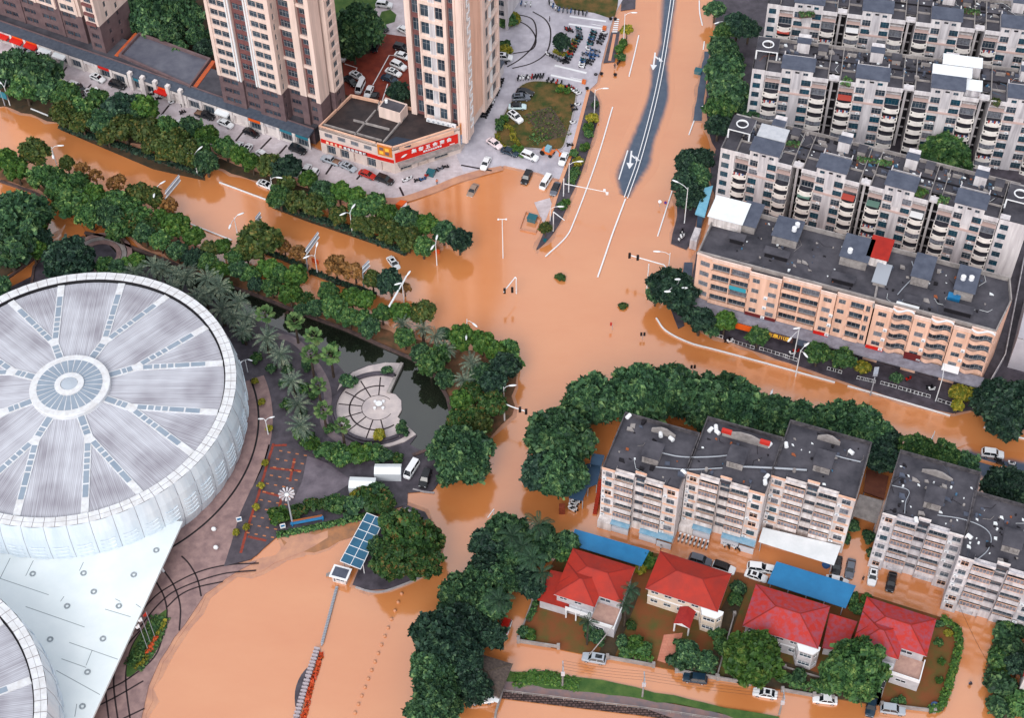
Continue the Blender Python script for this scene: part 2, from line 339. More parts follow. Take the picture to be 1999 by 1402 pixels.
# arena side
slab('arena_ground', [(-90, 660), (20, 560), (60, 540), (75, 500), (110, 478), (170, 462), (205, 470), (225, 492), (330, 540), (430, 590), (470, 612), (540, 640), (600, 664), (652, 704), (676, 732), (690, 725), (720, 712), (784, 710), (758, 766), (784, 782), (785, 800), (772, 815), (814, 850), (800, 868), (830, 884), (870, 900), (866, 930), (845, 958), (796, 962), (795, 985), (700, 1018), (540, 1046), (500, 1085), (438, 1108), (300, 1100), (-90, 1300)], .25, M_dark, rough=.05)
slab('arena_plaza', [(-90, 1000), (360, 1000), (460, 930), (510, 870), (516, 840), (520, 860), (512, 900), (470, 1000), (438, 1106), (500, 1096), (440, 1130), (400, 1160), (362, 1218), (340, 1245), (312, 1290), (290, 1340), (272, 1420), (-90, 1440)], .28, M_ring, rough=.1)
slab('silted_plaza', [(505, 1098), (560, 1060), (540, 1044), (640, 1036), (640, 1050), (560, 1090), (440, 1134), (402, 1164), (366, 1222), (346, 1250), (318, 1294), (298, 1345), (284, 1420), (262, 1420), (276, 1340), (300, 1288), (330, 1243), (352, 1214), (392, 1154), (436, 1124)], .1, M_silt, rough=.5)
slab('mud_flat', [(545, 1046), (700, 1018), (706, 1035), (640, 1070), (560, 1075)], .09, mat('wet_mud', S(176, 122, 84), .3, S(140, 104, 80), .5, detail=9), rough=.8)
slab('parking', [(524, 868), (600, 880), (690, 940), (560, 1030), (490, 1092), (437, 1106), (470, 1005), (515, 900)], .3, mat('parking_paving', S(64, 58, 66), .45, S(84, 76, 84), .6, spec=.45))
slab('parking_wet', [(600, 890), (640, 905), (690, 940), (600, 1000), (560, 1005), (590, 940)], .31, mat('wet_mauve_paving', S(84, 76, 86), .25, S(116, 106, 116), .25, spec=.5))
mb = MB()
for L in ([(534, 866), (522, 905), (505, 965), (482, 1035), (470, 1080)], [(527, 914), (588, 920)], [(512, 960), (550, 970)], [(484, 1048), (520, 1056)], [(535, 870), (560, 869)], [(575, 895), (566, 940)], [(552, 962), (545, 992)]): mb.strip(wline(L, .32), .55, .318)
structure('red_bay_lines', mb, M_redp)
mb = MB()
for i in range(11):
    for j in range(4):
        x = 545 - i * 6 + j * 16 - (i // 4) * 2; y = 880 + i * 16 + j * 3
        if y < 1050: mb.strip(wline([(x, y), (x + 6, y + 1)], .32), .28, .319)
structure('bay_dashes', mb, mat('orange_marking', S(190, 120, 80), .7))
# arena rings and arcs drawn in the paving
ARC = (-90.6, 208.9)
mb = MB()
for L in ([(345, 1074), (318, 1088), (300, 1098)], [(255, 1222), (290, 1178), (320, 1152), (380, 1120), (440, 1104), (505, 1100)], [(268, 1232), (310, 1180), (350, 1150), (430, 1122), (500, 1114)], [(326, 1186), (352, 1162), (385, 1147), (435, 1136)], [(343, 1076), (368, 1100), (385, 1130), (393, 1165)], [(318, 1112), (340, 1145), (352, 1185), (350, 1232)], [(303, 1133), (320, 1165), (326, 1200), (318, 1240), (300, 1285), (247, 1328), (200, 1352)], [(275, 1230), (245, 1265), (227, 1300), (222, 1340), (232, 1420)], [(290, 1215), (260, 1258), (248, 1300), (246, 1340), (256, 1420)], [(280, 1330), (225, 1362), (180, 1384)], [(205, 1340), (208, 1370), (214, 1420)], [(282, 1384), (240, 1404)]): mb.strip(wline(smooth_line(L), .292), .32, .29)
structure('paving_arcs', mb, M_line)
mb = MB()
for a in np.linspace(-75, 40, 60):
    pass
n = 70; aa = [R(-62 + 85 * i / n) for i in range(n + 1)]
mb.strip([(ARC[0] + 36.4 * math.cos(a), ARC[1] + 36.4 * math.sin(a)) for a in aa], .4, .31)
structure('ring_drain', mb, M_black)
mb = MB()
pts = [(ARC[0] + 39.4 * math.cos(a), ARC[1] + 39.4 * math.sin(a)) for a in aa] + [(ARC[0] + 33 * math.cos(a), ARC[1] + 33 * math.sin(a)) for a in aa[::-1]]
mb.prism(pts, -.2, .3); structure('ring_pavement', mb, M_ring)
# canal and pond
slab('canal_pond', [(165, 455), (200, 461), (330, 511), (430, 552), (500, 576), (590, 612), (675, 643), (750, 677), (805, 700), (850, 735), (872, 775), (878, 805), (870, 832), (856, 852), (832, 876), (800, 890), (600, 800), (500, 700), (330, 560), (180, 500)], .06, M_pond, z0=-.3)
slab('island', [(688, 1142), (700, 1112), (735, 1040), (790, 985), (830, 1000), (862, 1060), (850, 1112), (800, 1136), (762, 1150), (720, 1152)], .2, M_dark, rough=.1)
slab('entry_pavement', [(1100, 0), (1101, 0), (1101, 1)], .01, M_dark)
bpy.data.objects.remove(bpy.data.objects['entry_pavement'])
slab('west_bank', [(-90, 440), (0, 440), (85, 440), (92, 428), (70, 500), (40, 520), (0, 545), (-90, 580)], .2, M_soil2)
slab('lamp_median', [(118, 246), (180, 272), (400, 345), (400, 352), (300, 330), (116, 252)], .12, M_soil2)
slab('north_median', [(536, 398), (560, 402), (795, 490), (795, 498), (600, 432), (530, 405)], .12, M_soil2)
slab('tree_belt_soil', [(-60, 140), (0, 165), (120, 205), (300, 262), (500, 335), (690, 388), (700, 396), (560, 372), (400, 320), (200, 262), (-60, 190)], .12, M_soil2, rough=.3)
slab('canal_bank', [(-60, 325), (100, 370), (330, 480), (500, 560), (675, 632), (805, 688), (880, 760), (910, 800), (940, 760), (990, 730), (1000, 700), (960, 690), (860, 670), (760, 640), (620, 600), (500, 560), (330, 452), (100, 350), (-60, 300)], .14, M_silt, rough=.4)
slab('south_bank', [(-60, 325), (120, 390), (330, 505), (430, 546), (500, 570), (590, 607), (675, 638), (750, 672), (805, 695), (852, 731), (874, 772), (880, 808), (872, 835), (860, 850), (866, 910), (930, 915), (960, 850), (1000, 810), (1005, 720), (960, 690), (800, 660), (600, 606), (330, 470), (100, 372), (-60, 310)], .17, mat('bank_silt', S(134, 92, 68), .8, S(84, 70, 50), .4), rough=.4)
# ------------------------------------------------------------------ the arena
M_apan = mat('white_cladding', S(220, 230, 238), .35, S(200, 214, 226), .5, spec=.5, stretch=(1, 1, .12), detail=8)
M_arim = mat('white_coping', S(226, 230, 236), .5, S(206, 206, 208), .8)
M_askl = mat('skylight_glass', S(132, 148, 166), .3, S(146, 160, 176), .3, spec=.6)
M_canopy = mat('white_membrane', S(234, 241, 243), .4, S(216, 226, 230), .12, detail=10, lo=.3, hi=.75)
def streak_mat(name, mid):
    m = bpy.data.materials.new(name); m.use_nodes = True; n = m.node_tree.nodes; l = m.node_tree.links; b = n['Principled BSDF']
    tc = n.new('ShaderNodeTexCoord'); mp = n.new('ShaderNodeMapping'); mp.inputs['Scale'].default_value = (.035, 3.2, 1); l.new(tc.outputs['Object'], mp.inputs[0])
    nz = n.new('ShaderNodeTexNoise'); nz.inputs['Scale'].default_value = 1; nz.inputs['Detail'].default_value = 5; nz.inputs['Roughness'].default_value = .7; l.new(mp.outputs[0], nz.inputs['Vector'])
    n2 = n.new('ShaderNodeTexNoise'); n2.inputs['Scale'].default_value = .12; l.new(tc.outputs['Object'], n2.inputs['Vector'])
    ad = n.new('ShaderNodeMath'); ad.operation = 'ADD'; l.new(nz.outputs['Fac'], ad.inputs[0]); l.new(n2.outputs['Fac'], ad.inputs[1])
    r = n.new('ShaderNodeValToRGB'); r.color_ramp.elements[0].position = .4; r.color_ramp.elements[1].position = .62
    mr = n.new('ShaderNodeMath'); mr.operation = 'MULTIPLY'; mr.inputs[1].default_value = .5; l.new(ad.outputs[0], mr.inputs[0]); l.new(mr.outputs[0], r.inputs[0])
    r.color_ramp.elements[0].color = (*S(208, 211, 221), 1); r.color_ramp.elements[1].color = (*S(150, 147, 158), 1)
    wv = n.new('ShaderNodeTexWave'); wv.inputs['Scale'].default_value = .9; wv.bands_direction = 'Y'; l.new(tc.outputs['Object'], wv.inputs['Vector'])
    mx = n.new('ShaderNodeMix'); mx.data_type = 'RGBA'; mx.blend_type = 'MULTIPLY'; mx.inputs[0].default_value = .22; l.new(r.outputs[0], mx.inputs[6]); l.new(wv.outputs['Color'], mx.inputs[7])
    l.new(mx.outputs[2], b.inputs['Base Color']); b.inputs['Roughness'].default_value = .45; return m
M_streak = streak_mat('weathered_metal_roof', .5)
def arena(c, zr, Rr, name, label, panel_from=0, zwall=0.25, rot=0, light=True):
    t = thing(name, label, 'arena', (c[0], c[1], 0), 0)
    prof = [(Rr + 2.6, zwall), (Rr + 3.4, zr * .25), (Rr + 3.5, zr * .5), (Rr + 3.2, zr * .8), (Rr + 2.5, zr + .5)]
    NP = 48
    wall = MB()
    for k in range(NP):
        a0 = 2 * math.pi * k / NP; a1 = 2 * math.pi * (k + 1) / NP
        for (r0, z0), (r1, z1) in zip(prof[:-1], prof[1:]):
            pts = []
            for i in range(4): pts.append(a0 + (a1 - a0) * i / 3)
            for p, q in zip(pts[:-1], pts[1:]):
                bl = lambda a: .16 * math.sin(math.pi * (a - a0) / (a1 - a0))
                wall.face([((r0 + bl(p)) * math.cos(p), (r0 + bl(p)) * math.sin(p), z0), ((r0 + bl(q)) * math.cos(q), (r0 + bl(q)) * math.sin(q), z0), ((r1 + bl(q)) * math.cos(q), (r1 + bl(q)) * math.sin(q), z1), ((r1 + bl(p)) * math.cos(p), (r1 + bl(p)) * math.sin(p), z1)])
        for (r0, z0), (r1, z1) in zip(prof[:-1], prof[1:]): wall.cyl((r0 * math.cos(a0), r0 * math.sin(a0), z0), (r1 * math.cos(a0), r1 * math.sin(a0), z1), .07, .07, 4, 1)
    wall.build('wall', [M_apan, M_steel], t, True)
    for k in range(NP):   # louvre vents low on each panel
        am = 2 * math.pi * (k + .5) / NP; v = MB()
        for q in range(5):
            z = zr * .30 + q * zr * .085; r = Rr + 3.62
            for s_ in range(4):
                d0, d1 = [(s_ + e - 2) / 4 * .085 for e in (0, 1)]; sag = lambda d: -.35 * (1 - (d / .0425) ** 2)
                v.cyl((r * math.cos(am + d0), r * math.sin(am + d0), z + sag(d0)), (r * math.cos(am + d1), r * math.sin(am + d1), z + sag(d1)), .11, .11, 4)
        v.cyl(((Rr + 3.6) * math.cos(am), (Rr + 3.6) * math.sin(am), zr * .28), ((Rr + 3.6) * math.cos(am), (Rr + 3.6) * math.sin(am), zr * .64), .06, .06, 4); v.build('vent', M_apan, t)
    # rim: coping in two rows of slabs
    rim = MB(); NS = 96; gap = .0016
    for k in range(NS):
        a0 = 2 * math.pi * k / NS + gap; a1 = 2 * math.pi * (k + 1) / NS - gap
        for r0, r1, z0, z1 in ((Rr + .35, Rr + 1.45, zr + .65, zr + .6), (Rr + 1.5, Rr + 2.55, zr + .58, zr + .5)):
            rim.face([(r0 * math.cos(a0), r0 * math.sin(a0), z0), (r1 * math.cos(a0), r1 * math.sin(a0), z1), (r1 * math.cos(a1), r1 * math.sin(a1), z1), (r0 * math.cos(a1), r0 * math.sin(a1), z0)])
    rim.build('rim_coping', M_arim, t)
    MB().lathe([(Rr - .1, zr - .6), (Rr + .3, zr - .6), (Rr + .3, zr + .56), (Rr + 2.5, zr + .44)], 96).build('gutter', mat('gutter_grey', S(150, 138, 142), .7), t)
    MB().lathe([(Rr + .05, zr - .3), (Rr + .32, zr + .62)], 96).build('gutter_lip', M_black, t)
    # roof: segments each with its own fall line so the streaks run along it
    apex = zr + 2.2; slope = lambda r: zr + 2.0 * (1 - r / Rr)
    NB = 8; RI = 7.6; RF = 14.0; hw = R(360 / NB / 2)
    half = R(10.5)
    for k in range(NB):
        am = 2 * math.pi * (k + .5) / NB + rot; ab = 2 * math.pi * k / NB + rot
        for kind, ctr, poly in (('wide', am, None), ('tri', ab, None)):
            mb = MB()
            if kind == 'wide':
                a_lo, a_hi = -(hw - half), (hw - half)
                outer = [(Rr * math.cos(a_lo + (a_hi - a_lo) * i / 8), Rr * math.sin(a_lo + (a_hi - a_lo) * i / 8)) for i in range(9)]
                tip = [(RF * math.cos(hw), RF * math.sin(hw)), (RI * math.cos(hw), RI * math.sin(hw)), (RI * .97, 0), (RI * math.cos(hw), -RI * math.sin(hw)), (RF * math.cos(hw), -RF * math.sin(hw))]
                poly = outer + tip
            else:
                outer = [(Rr * math.cos(-half + 2 * half * i / 6), Rr * math.sin(-half + 2 * half * i / 6)) for i in range(7)]
                poly = outer + [(RF, 0)]
            cenp = (np.mean([p[0] for p in poly]), np.mean([p[1] for p in poly]))
            k0 = len(mb.v)
            for i in range(len(poly)):
                p, q = poly[i], poly[(i + 1) % len(poly)]
                mb.face([(p[0], p[1], slope(math.hypot(*p))), (q[0], q[1], slope(math.hypot(*q))), (cenp[0], cenp[1], slope(math.hypot(*cenp)))])
            mb.build('roof_sheet', M_streak, t, rz=ctr)
        # Y-shaped skylight band: stem and two arms
        def band(p, q, wd, panes):
            p = np.array(p); q = np.array(q); d = (q - p) / np.linalg.norm(q - p); nrm = np.array([-d[1], d[0]]); L = np.linalg.norm(q - p)
            fr = MB(); gl = MB()
            z = lambda x: slope(math.hypot(*x)) + .22
            c4 = [p + nrm * wd / 2, p - nrm * wd / 2, q - nrm * wd / 2, q + nrm * wd / 2]
            fr.prism([tuple(x) for x in c4], zr - .4, lambda x, y: slope(math.hypot(x, y)) + .2)
            for s0, s1 in panes:
                a = p + d * L * s0; b = p + d * L * s1; ww = wd * .36
                g4 = [a + nrm * ww, a - nrm * ww, b - nrm * ww, b + nrm * ww]; gl.face([(x[0], x[1], z(x) + .02) for x in g4])
            f_ = fr.build('skylight_frame', M_arim, t, rz=ab); gl.build('skylight_pane', M_askl, f_)
        band((RI - .2, 0), (RF + .3, 0), 1.8, [(.12, .45), (.5, .62), (.65, .8)])
        for sg in (-1, 1):
            e = (Rr * math.cos(half * .98), sg * Rr * math.sin(half * .98))
            band((RF - .6, 0.), e, 1.5, [(.1, .2), (.22, .28), (.3, .36), (.38, .44), (.46, .62), (.64, .8)])
    # lantern
    ln = MB().lathe([(RI + .6, zr + .8), (RI + .6, zr + 2.5), (RI + .5, zr + 2.6), (RI - .9, zr + 2.66)], 48).build('lantern', M_arim, t)
    g = MB(); NG = 28
    for k in range(NG):
        a0 = 2 * math.pi * k / NG + .018; a1 = 2 * math.pi * (k + 1) / NG - .018
        f3 = lambda r, a, z: (r * math.cos(a), r * math.sin(a), z)
        g.face([f3(RI - .9, a0, zr + 2.68), f3(RI - .9, a1, zr + 2.68), f3(2.9, a1, zr + 2.86), f3(2.9, a0, zr + 2.86)])
    g.build('lantern_glass', M_askl, ln)
    MB().lathe([(RI - .8, zr + 2.63), (2.8, zr + 2.82), (0, zr + 2.84)], 48).build('lantern_ribs', M_arim, ln)
    MB().lathe([(3.0, zr + 2.8), (3.0, zr + 3.1), (1.8, zr + 3.25), (1.75, zr + 3.1)], 32).build('lantern_cap', M_arim, ln); MB().lathe([(1.75, zr + 3.1), (.5, zr + 3.3), (0, zr + 3.3)], 12).build('lantern_eye', mat('pale_glass', S(176, 186, 198), .2), ln)
    return t
arena(ARC, 14.0, 31.1, 'round_arena', 'white round sports arena with spoked skylights and ribbed wall', rot=R(24))
# second arena, mostly out of frame, and the white roof joining them
A2 = (-119.2, 131.3); arena(A2, 14.0, 34.0, 'round_arena', 'second white round arena cut off at the lower left corner', rot=R(9))
zc = 5.0
tri = [P(357, 1018, zc), P(180, 1404, zc), P(60, 1660, zc), P(-260, 1300, zc), P(-200, 1000, zc)]
cn = thing('link_canopy', 'flat white triangular roof between the two round arenas', 'canopy', (0, 0, 0))
MB().prism([tuple(p) for p in tri], zc - .6, zc).build('canopy_roof', M_canopy, cn)
mb = MB()
for a, b in (((0, 1130), (95, 1162)), ((50, 1185), (165, 1225)), ((135, 1255), (230, 1288)), ((120, 1287), (168, 1304)), ((205, 1190), (255, 1205)), ((110, 1310), (195, 1357)), ((225, 1170), (235, 1175)), ((65, 1095), (50, 1125)), ((163, 1098), (155, 1115)), ((20, 1090), (0, 1130)), ((180, 1270), (168, 1300)), ((118, 1175), (125, 1165)), ((150, 1375), (146, 1400)), ((265, 1180), (275, 1187))): mb.strip(wline([a, b], zc), .14, zc + .006)
mb.build('roof_seam', mat('seam_grey', S(140, 150, 156), .7), cn)
for (x, y) in ((64, 1121), (163, 1120), (261, 1123), (131, 1184), (232, 1184), (98, 1249), (201, 1248), (171, 1313), (161, 1380), (305, 1075), (183, 1156)):
    d = MB(); p = P(x, y, zc); d.lathe([(.62, zc), (.62, zc + .12), (.5, zc + .16), (.28, zc + .05), (.28, zc + .02)], 14, c=p)
    d.build('roof_drain', mat('drain_grey', S(170, 178, 184), .6, S(120, 130, 136), 4), cn)
for (x, y) in ((318, 1118), (262, 1240), (200, 1365)):
    p = P(x, y, .3); MB().cyl((p[0] - .6, p[1], .2), (p[0] - .6, p[1], zc - .6), .3, .3, 12).build('column', M_white, cn)
mb = MB()   # raised white wing beside the second arena
# ------------------------------------------------------------------ building kit
M_gl = mat('window_glass', S(36, 46, 58), .12, S(66, 82, 96), .25, spec=.6, detail=1)
M_glb = mat('tinted_glass', S(24, 72, 92), .12, S(44, 60, 72), .4, spec=.6, detail=1)
M_grille = mat('security_grille', S(134, 140, 152), .6, S(84, 84, 96), 1.6, detail=8)
M_frame = mat('window_frame', S(150, 152, 158), .5)
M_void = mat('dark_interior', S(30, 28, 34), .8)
M_cream = mat('cream_render', S(240, 216, 206), .75, S(216, 194, 184), .8, stretch=(1, 1, .1))
M_peach = mat('peach_render', S(242, 198, 176), .75, S(218, 174, 152), .9, stretch=(1, 1, .1))
M_pale = mat('pale_tile', S(226, 222, 224), .65, S(190, 184, 188), .9, stretch=(1, 1, .1), detail=9)
M_brown = mat('brown_stone', S(100, 82, 86), .7, S(118, 98, 100), .5)
M_brickw = mat('red_brown_brick', S(128, 84, 82), .75, S(110, 72, 74), .8)
M_whw = mat('white_tile', S(236, 230, 230), .55, S(188, 178, 176), .9, stretch=(1, 1, .1), detail=9)
M_greyw = mat('grey_tile', S(218, 214, 218), .6, S(168, 164, 170), .9, stretch=(1, 1, .1), detail=9)
M_peachtrim = mat('peach_trim', S(232, 190, 166), .7, S(214, 166, 142), .5)
M_blueroof = mat('blue_sheet', S(36, 124, 178), .4, S(30, 112, 164), .3, spec=.5)
M_dkblue = mat('slate_blue_sheet', S(52, 76, 104), .5, S(62, 88, 114), .5)
M_redroof = mat('red_tile', S(206, 56, 42), .55, S(190, 50, 42), .25, bump=.0)
M_tealf = mat('teal_frame', S(70, 96, 108), .5); WM = {}
def win_mesh(w, h, kind):
    key = (round(w, 2), round(h, 2), kind)
    if key in WM: return WM[key]
    mb = MB(); t = .07; fm, gm = {'dark': (M_frame, M_gl), 'blue': (M_tealf, M_glb), 'grille': (M_frame, M_grille), 'plain': (M_brown, M_gl), 'void': (M_peachtrim, M_void), 'wh': (M_white, M_gl)}[kind]
    mb.face([(0, .02, 0), (w, .02, 0), (w, .02, h), (0, .02, h)], 1)
    nm = max(2, int(round(w / .9)))
    for i in range(nm + 1): x = (w - t) * i / nm; mb.box(x, x + t, -.04, .02, 0, h, 0)
    for z in ((0, t), (h - t, h)) + (((h * .62, h * .62 + .05),) if h > 1.2 else ()): mb.box(t, w - t, -.03, .02, z[0], z[1], 0)
    if kind == 'grille':
        for i in range(1, int(w / .35)): mb.box(i * .35, i * .35 + .03, -.14, -.1, 0, h * .75, 0)
        mb.box(0, w, -.15, -.1, h * .75, h * .75 + .04, 0); mb.box(0, w, -.15, -.1, 0, .04, 0)
    me = mb.mesh('window', [fm, gm]); WM[key] = me; return me
def place(parent, name, me, x, y, z, rz=0):
    o = bpy.data.objects.new(name, me); COL.objects.link(o); o.parent = parent; o.location = (x, y, z)
    if rz: o.rotation_euler = (0, 0, rz)
    return o
def wall(mb, p0, p1, z0, z1, ops=(), m=0, dep=.18, parent=None, mb_void=None):
    """wall skin from p0 to p1 (outside on the right of that direction) with recessed openings (s0, s1, za, zb, kind or None)"""
    p0 = np.array(p0, float); p1 = np.array(p1, float); L = np.linalg.norm(p1 - p0); u = (p1 - p0) / L; n = np.array([u[1], -u[0]])
    W = lambda s, z, d=0: (*(p0 + u * s - n * d), z)
    xs = sorted({0., L} | {round(o[0], 4) for o in ops} | {round(o[1], 4) for o in ops}); zs = sorted({z0, z1} | {round(o[2], 4) for o in ops} | {round(o[3], 4) for o in ops})
    for za, zb in zip(zs[:-1], zs[1:]):
        run = None
        for xa, xb in zip(xs[:-1], xs[1:]):
            c = ((xa + xb) / 2, (za + zb) / 2); hole = any(o[0] < c[0] < o[1] and o[2] < c[1] < o[3] for o in ops)
            if hole:
                if run: mb.face([W(run[0], za), W(run[1], za), W(run[1], zb), W(run[0], zb)], m); run = None
            else: run = [xa, xb] if run is None else [run[0], xb]
        if run: mb.face([W(run[0], za), W(run[1], za), W(run[1], zb), W(run[0], zb)], m)
    ang = math.atan2(u[1], u[0])
    for o in ops:
        s0, s1, za, zb = o[:4]; kind = o[4] if len(o) > 4 else None; dp = o[5] if len(o) > 5 else dep
        for q in ([W(s0, za), W(s1, za), W(s1, za, dp), W(s0, za, dp)], [W(s0, zb, dp), W(s1, zb, dp), W(s1, zb), W(s0, zb)], [W(s0, za), W(s0, za, dp), W(s0, zb, dp), W(s0, zb)], [W(s1, za, dp), W(s1, za), W(s1, zb), W(s1, zb, dp)]): mb.face(q, m)
        b = W(s0, za, dp)
        if kind and parent is not None: place(parent, 'window', win_mesh(s1 - s0, zb - za, kind), b[0] + .02 * n[0], b[1] + .02 * n[1], za, ang)
        else: mb.face([W(s0, za, dp), W(s1, za, dp), W(s1, zb, dp), W(s0, zb, dp)], m)
def parapet(mb, poly, z0, z1, th=.25, m=0):
    n = len(poly); ar = sum(poly[i][0] * poly[(i + 1) % n][1] - poly[(i + 1) % n][0] * poly[i][1] for i in range(n)); 
    if ar < 0: poly = poly[::-1]
    for i in range(n):
        a = np.array(poly[i], float); b = np.array(poly[(i + 1) % n], float); d = (b - a) / np.linalg.norm(b - a); q = np.array([-d[1], d[0]])
        mb.prism([tuple(a), tuple(b - d * th), tuple(b - d * th + q * th), tuple(a + q * th)], z0, z1, m)
def frame(a, b, z):   # local frame on the ground below the photo points a -> b taken at height z
    A = P(*a, z); B = P(*b, z); return A, math.atan2(B[1] - A[1], B[0] - A[0]), np.linalg.norm(B - A)
def loc(fr, x, y, z):  # photo point at height z in a local frame
    p = P(x, y, z) - fr[0]; c, s = math.cos(fr[1]), math.sin(fr[1]); return np.array([p[0] * c + p[1] * s, -p[0] * s + p[1] * c])
def g2(fr, x, y):      # local to world
    c, s = math.cos(fr[1]), math.sin(fr[1]); return np.array([fr[0][0] + x * c - y * s, fr[0][1] + x * s + y * c])
def tank(x, y, z, r=.7, h=1.3, m=None, label=None, name='water_tank'):
    mb = MB(); mb.lathe([(0, z), (r, z), (r, z + h * .8), (r * .4, z + h), (0, z + h)], 12, c=(x, y)); o = mb.build(name, m or M_steel); return tag(o, label, 'water tank') if label else o

# ------------------------------------------------------------------ apartment rows on the right
M_bal = mat('balcony_white', S(248, 244, 238), .6, S(230, 222, 218), .8)
FH = 2.8; NF = 7; TOPZ = .2 + FH * NF
def bal_mesh():
    mb = MB(); w_ = 3.7; n = 8
    f = lambda t, d: (t * w_, -.95 - .5 * math.sin(math.pi * t) + d)
    for i in range(n):
        a, b = i / n, (i + 1) / n
        p = [f(a, 0), f(b, 0), f(b, .14), f(a, .14)]; mb.prism(p, -.3, 1.05, 0)
        mb.face([(*f(a, .1), .06), (*f(b, .1), .06), (b * w_, 1.5, .06), (a * w_, 1.5, .06)], 2); mb.face([(*f(a, .1), -.12), (a * w_, 1.5, -.12), (b * w_, 1.5, -.12), (*f(b, .1), -.12)], 0)
    for x0, x1 in ((-.06, .1), (w_ - .1, w_ + .06)): mb.box(x0, x1, -1.0, .3, -.12, 1.0, 0)
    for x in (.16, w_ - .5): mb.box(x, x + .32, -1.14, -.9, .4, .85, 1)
    mb.box(.2, w_ - .2, -.95, 1.5, -.14, -.02, 0)
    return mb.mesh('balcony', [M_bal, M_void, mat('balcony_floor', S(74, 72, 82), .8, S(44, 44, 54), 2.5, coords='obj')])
def ac_mesh():
    mb = MB().box(0, .85, -.4, 0, 0, .6, 0); mb.cyl((.42, -.41, .3), (.42, -.43, .3), .24, .24, 10, 1); return mb.mesh('ac_unit', [M_white, M_steel])
BAL, ACM = bal_mesh(), ac_mesh()
def apt_unit():
    t = thing('apartment_block', 'x', 'apartment block'); mb = MB(); zt = TOPZ; D = 13.0
    for x0, x1 in ((0, 3.7), (11.1, 14.8)):   # balcony bays
        ops = [(.2, 3.5, .2 + FH * k + .1, .2 + FH * k + 2.45, ('dark', 'blue', 'grille', 'dark')[(k * 3 + int(x0)) % 4]) for k in range(NF - 1)] + [(.2, 3.5, .2 + FH * (NF - 1) + .9, zt - .15, None, 1.2)]
        wall(mb, (x0, 1.5), (x1, 1.5), 0, zt, ops, 0, .12, t)
        for xx in (x0, x1 - .12): mb.box(xx, xx + .12, .3, 1.5, 0, zt, 0)
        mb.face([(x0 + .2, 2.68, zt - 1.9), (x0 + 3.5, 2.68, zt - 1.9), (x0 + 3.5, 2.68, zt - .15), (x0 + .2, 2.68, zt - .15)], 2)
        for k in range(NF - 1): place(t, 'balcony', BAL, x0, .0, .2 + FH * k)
        mb.box(x0 - .06, x1 + .06, -.15, 1.0, zt - .12, zt + .1, 0); mb.box(x0 - .06, x1 + .06, -.15, .05, zt + .1, zt + 1.0, 0); mb.box(x0, x1, -.22, .95, .2 + FH * (NF - 1) + .76, .2 + FH * (NF - 1) + .9, 3)
    ops = []
    for k in range(NF):
        for s in (.6, 5.2): ops.append((s - .3, s + 2.0, .2 + FH * k + .6, .2 + FH * k + 2.5, 'blue' if (k + int(s)) % 3 else 'dark'))
    for s in (.9, 5.1): ops.append((s, s + 1.2, zt + .9, zt + 1.8, 'dark'))
    wall(mb, (3.7, 0), (11.1, 0), 0, zt + 2.7, ops, 0, .2, t)
    mb.box(6.25, 8.55, -.22, 0, 0, zt - 4.6, 4)
    for x in (6.1, 8.4): mb.box(x, x + .25, -.3, 0, zt - 3.4, zt + 2.4, 0)
    mb.box(6.35, 8.4, -.16, 0, zt - 3.2, zt + 2.3, 4); mb.box(6.9, 7.9, -.3, -.16, zt + 1.7, zt + 2.1, 2)
    for k in range(NF): mb.box(3.75, 6.05, -.14, 0, .2 + FH * k + .55, .2 + FH * k + .8, 3); mb.box(8.7, 11.05, -.14, 0, .2 + FH * k + .55, .2 + FH * k + .8, 3)
    mb.box(3.5, 11.3, -.35, 0, zt - 4.9, zt - 4.5, 3)
    wall(mb, (14.8, .9), (14.8, D), 0, zt + .1, [(s, s + 1.2, .2 + FH * k + .9, .2 + FH * k + 2.2, 'dark') for k in range(NF) for s in (3.5,)], 0, .15, t); wall(mb, (0, D), (0, .9), 0, zt + .1, (), 0)
    wall(mb, (14.8, D), (0, D), 0, zt + .1, (), 0); mb.face([(3.7, 0, 0), (3.7, 1.5, 0), (3.7, 1.5, zt), (3.7, 0, zt)], 0); mb.face([(11.1, 0, 0), (11.1, 1.5, 0), (11.1, 1.5, zt), (11.1, 0, zt)], 0)
    mb.face([(3.7, 0, zt), (3.7, 4.2, zt), (3.7, 4.2, zt + 2.7), (3.7, 0, zt + 2.7)], 0); mb.face([(11.1, 0, zt), (11.1, 4.2, zt), (11.1, 4.2, zt + 2.7), (11.1, 0, zt + 2.7)], 0); mb.face([(3.7, 4.2, zt), (11.1, 4.2, zt), (11.1, 4.2, zt + 2.7), (3.7, 4.2, zt + 2.7)], 0)
    mb.box(15.55, 16.15, 3.2, 3.7, 0, zt - .3, 0); mb.box(14.82, 17.4, 6.2, 6.5, 0, zt - .4, 2)
    for k in range(NF): mb.box(14.9, 17.3, 5.9, 6.2, .2 + FH * k + 1.0, .2 + FH * k + 1.25, 4)
    mb.build('wall', [M_pale, M_frame, M_void, mat('pink_ledge', S(198, 172, 166), .7), M_greyw], t)
    rb = MB(); rb.face([(0, .9, zt + .12), (14.8, .9, zt + .12), (14.8, D, zt + .12), (0, D, zt + .12)], 0); rb.box(14.8, 17.5, 4.4, D, zt - .3, zt + .11, 0)
    rb.box(0, 17.5, 7.6, 7.8, zt + .1, zt + .5, 1)
    for xa in (0, 14.6): rb.box(xa, xa + .2, .9, D, zt + .1, zt + .8, 2)
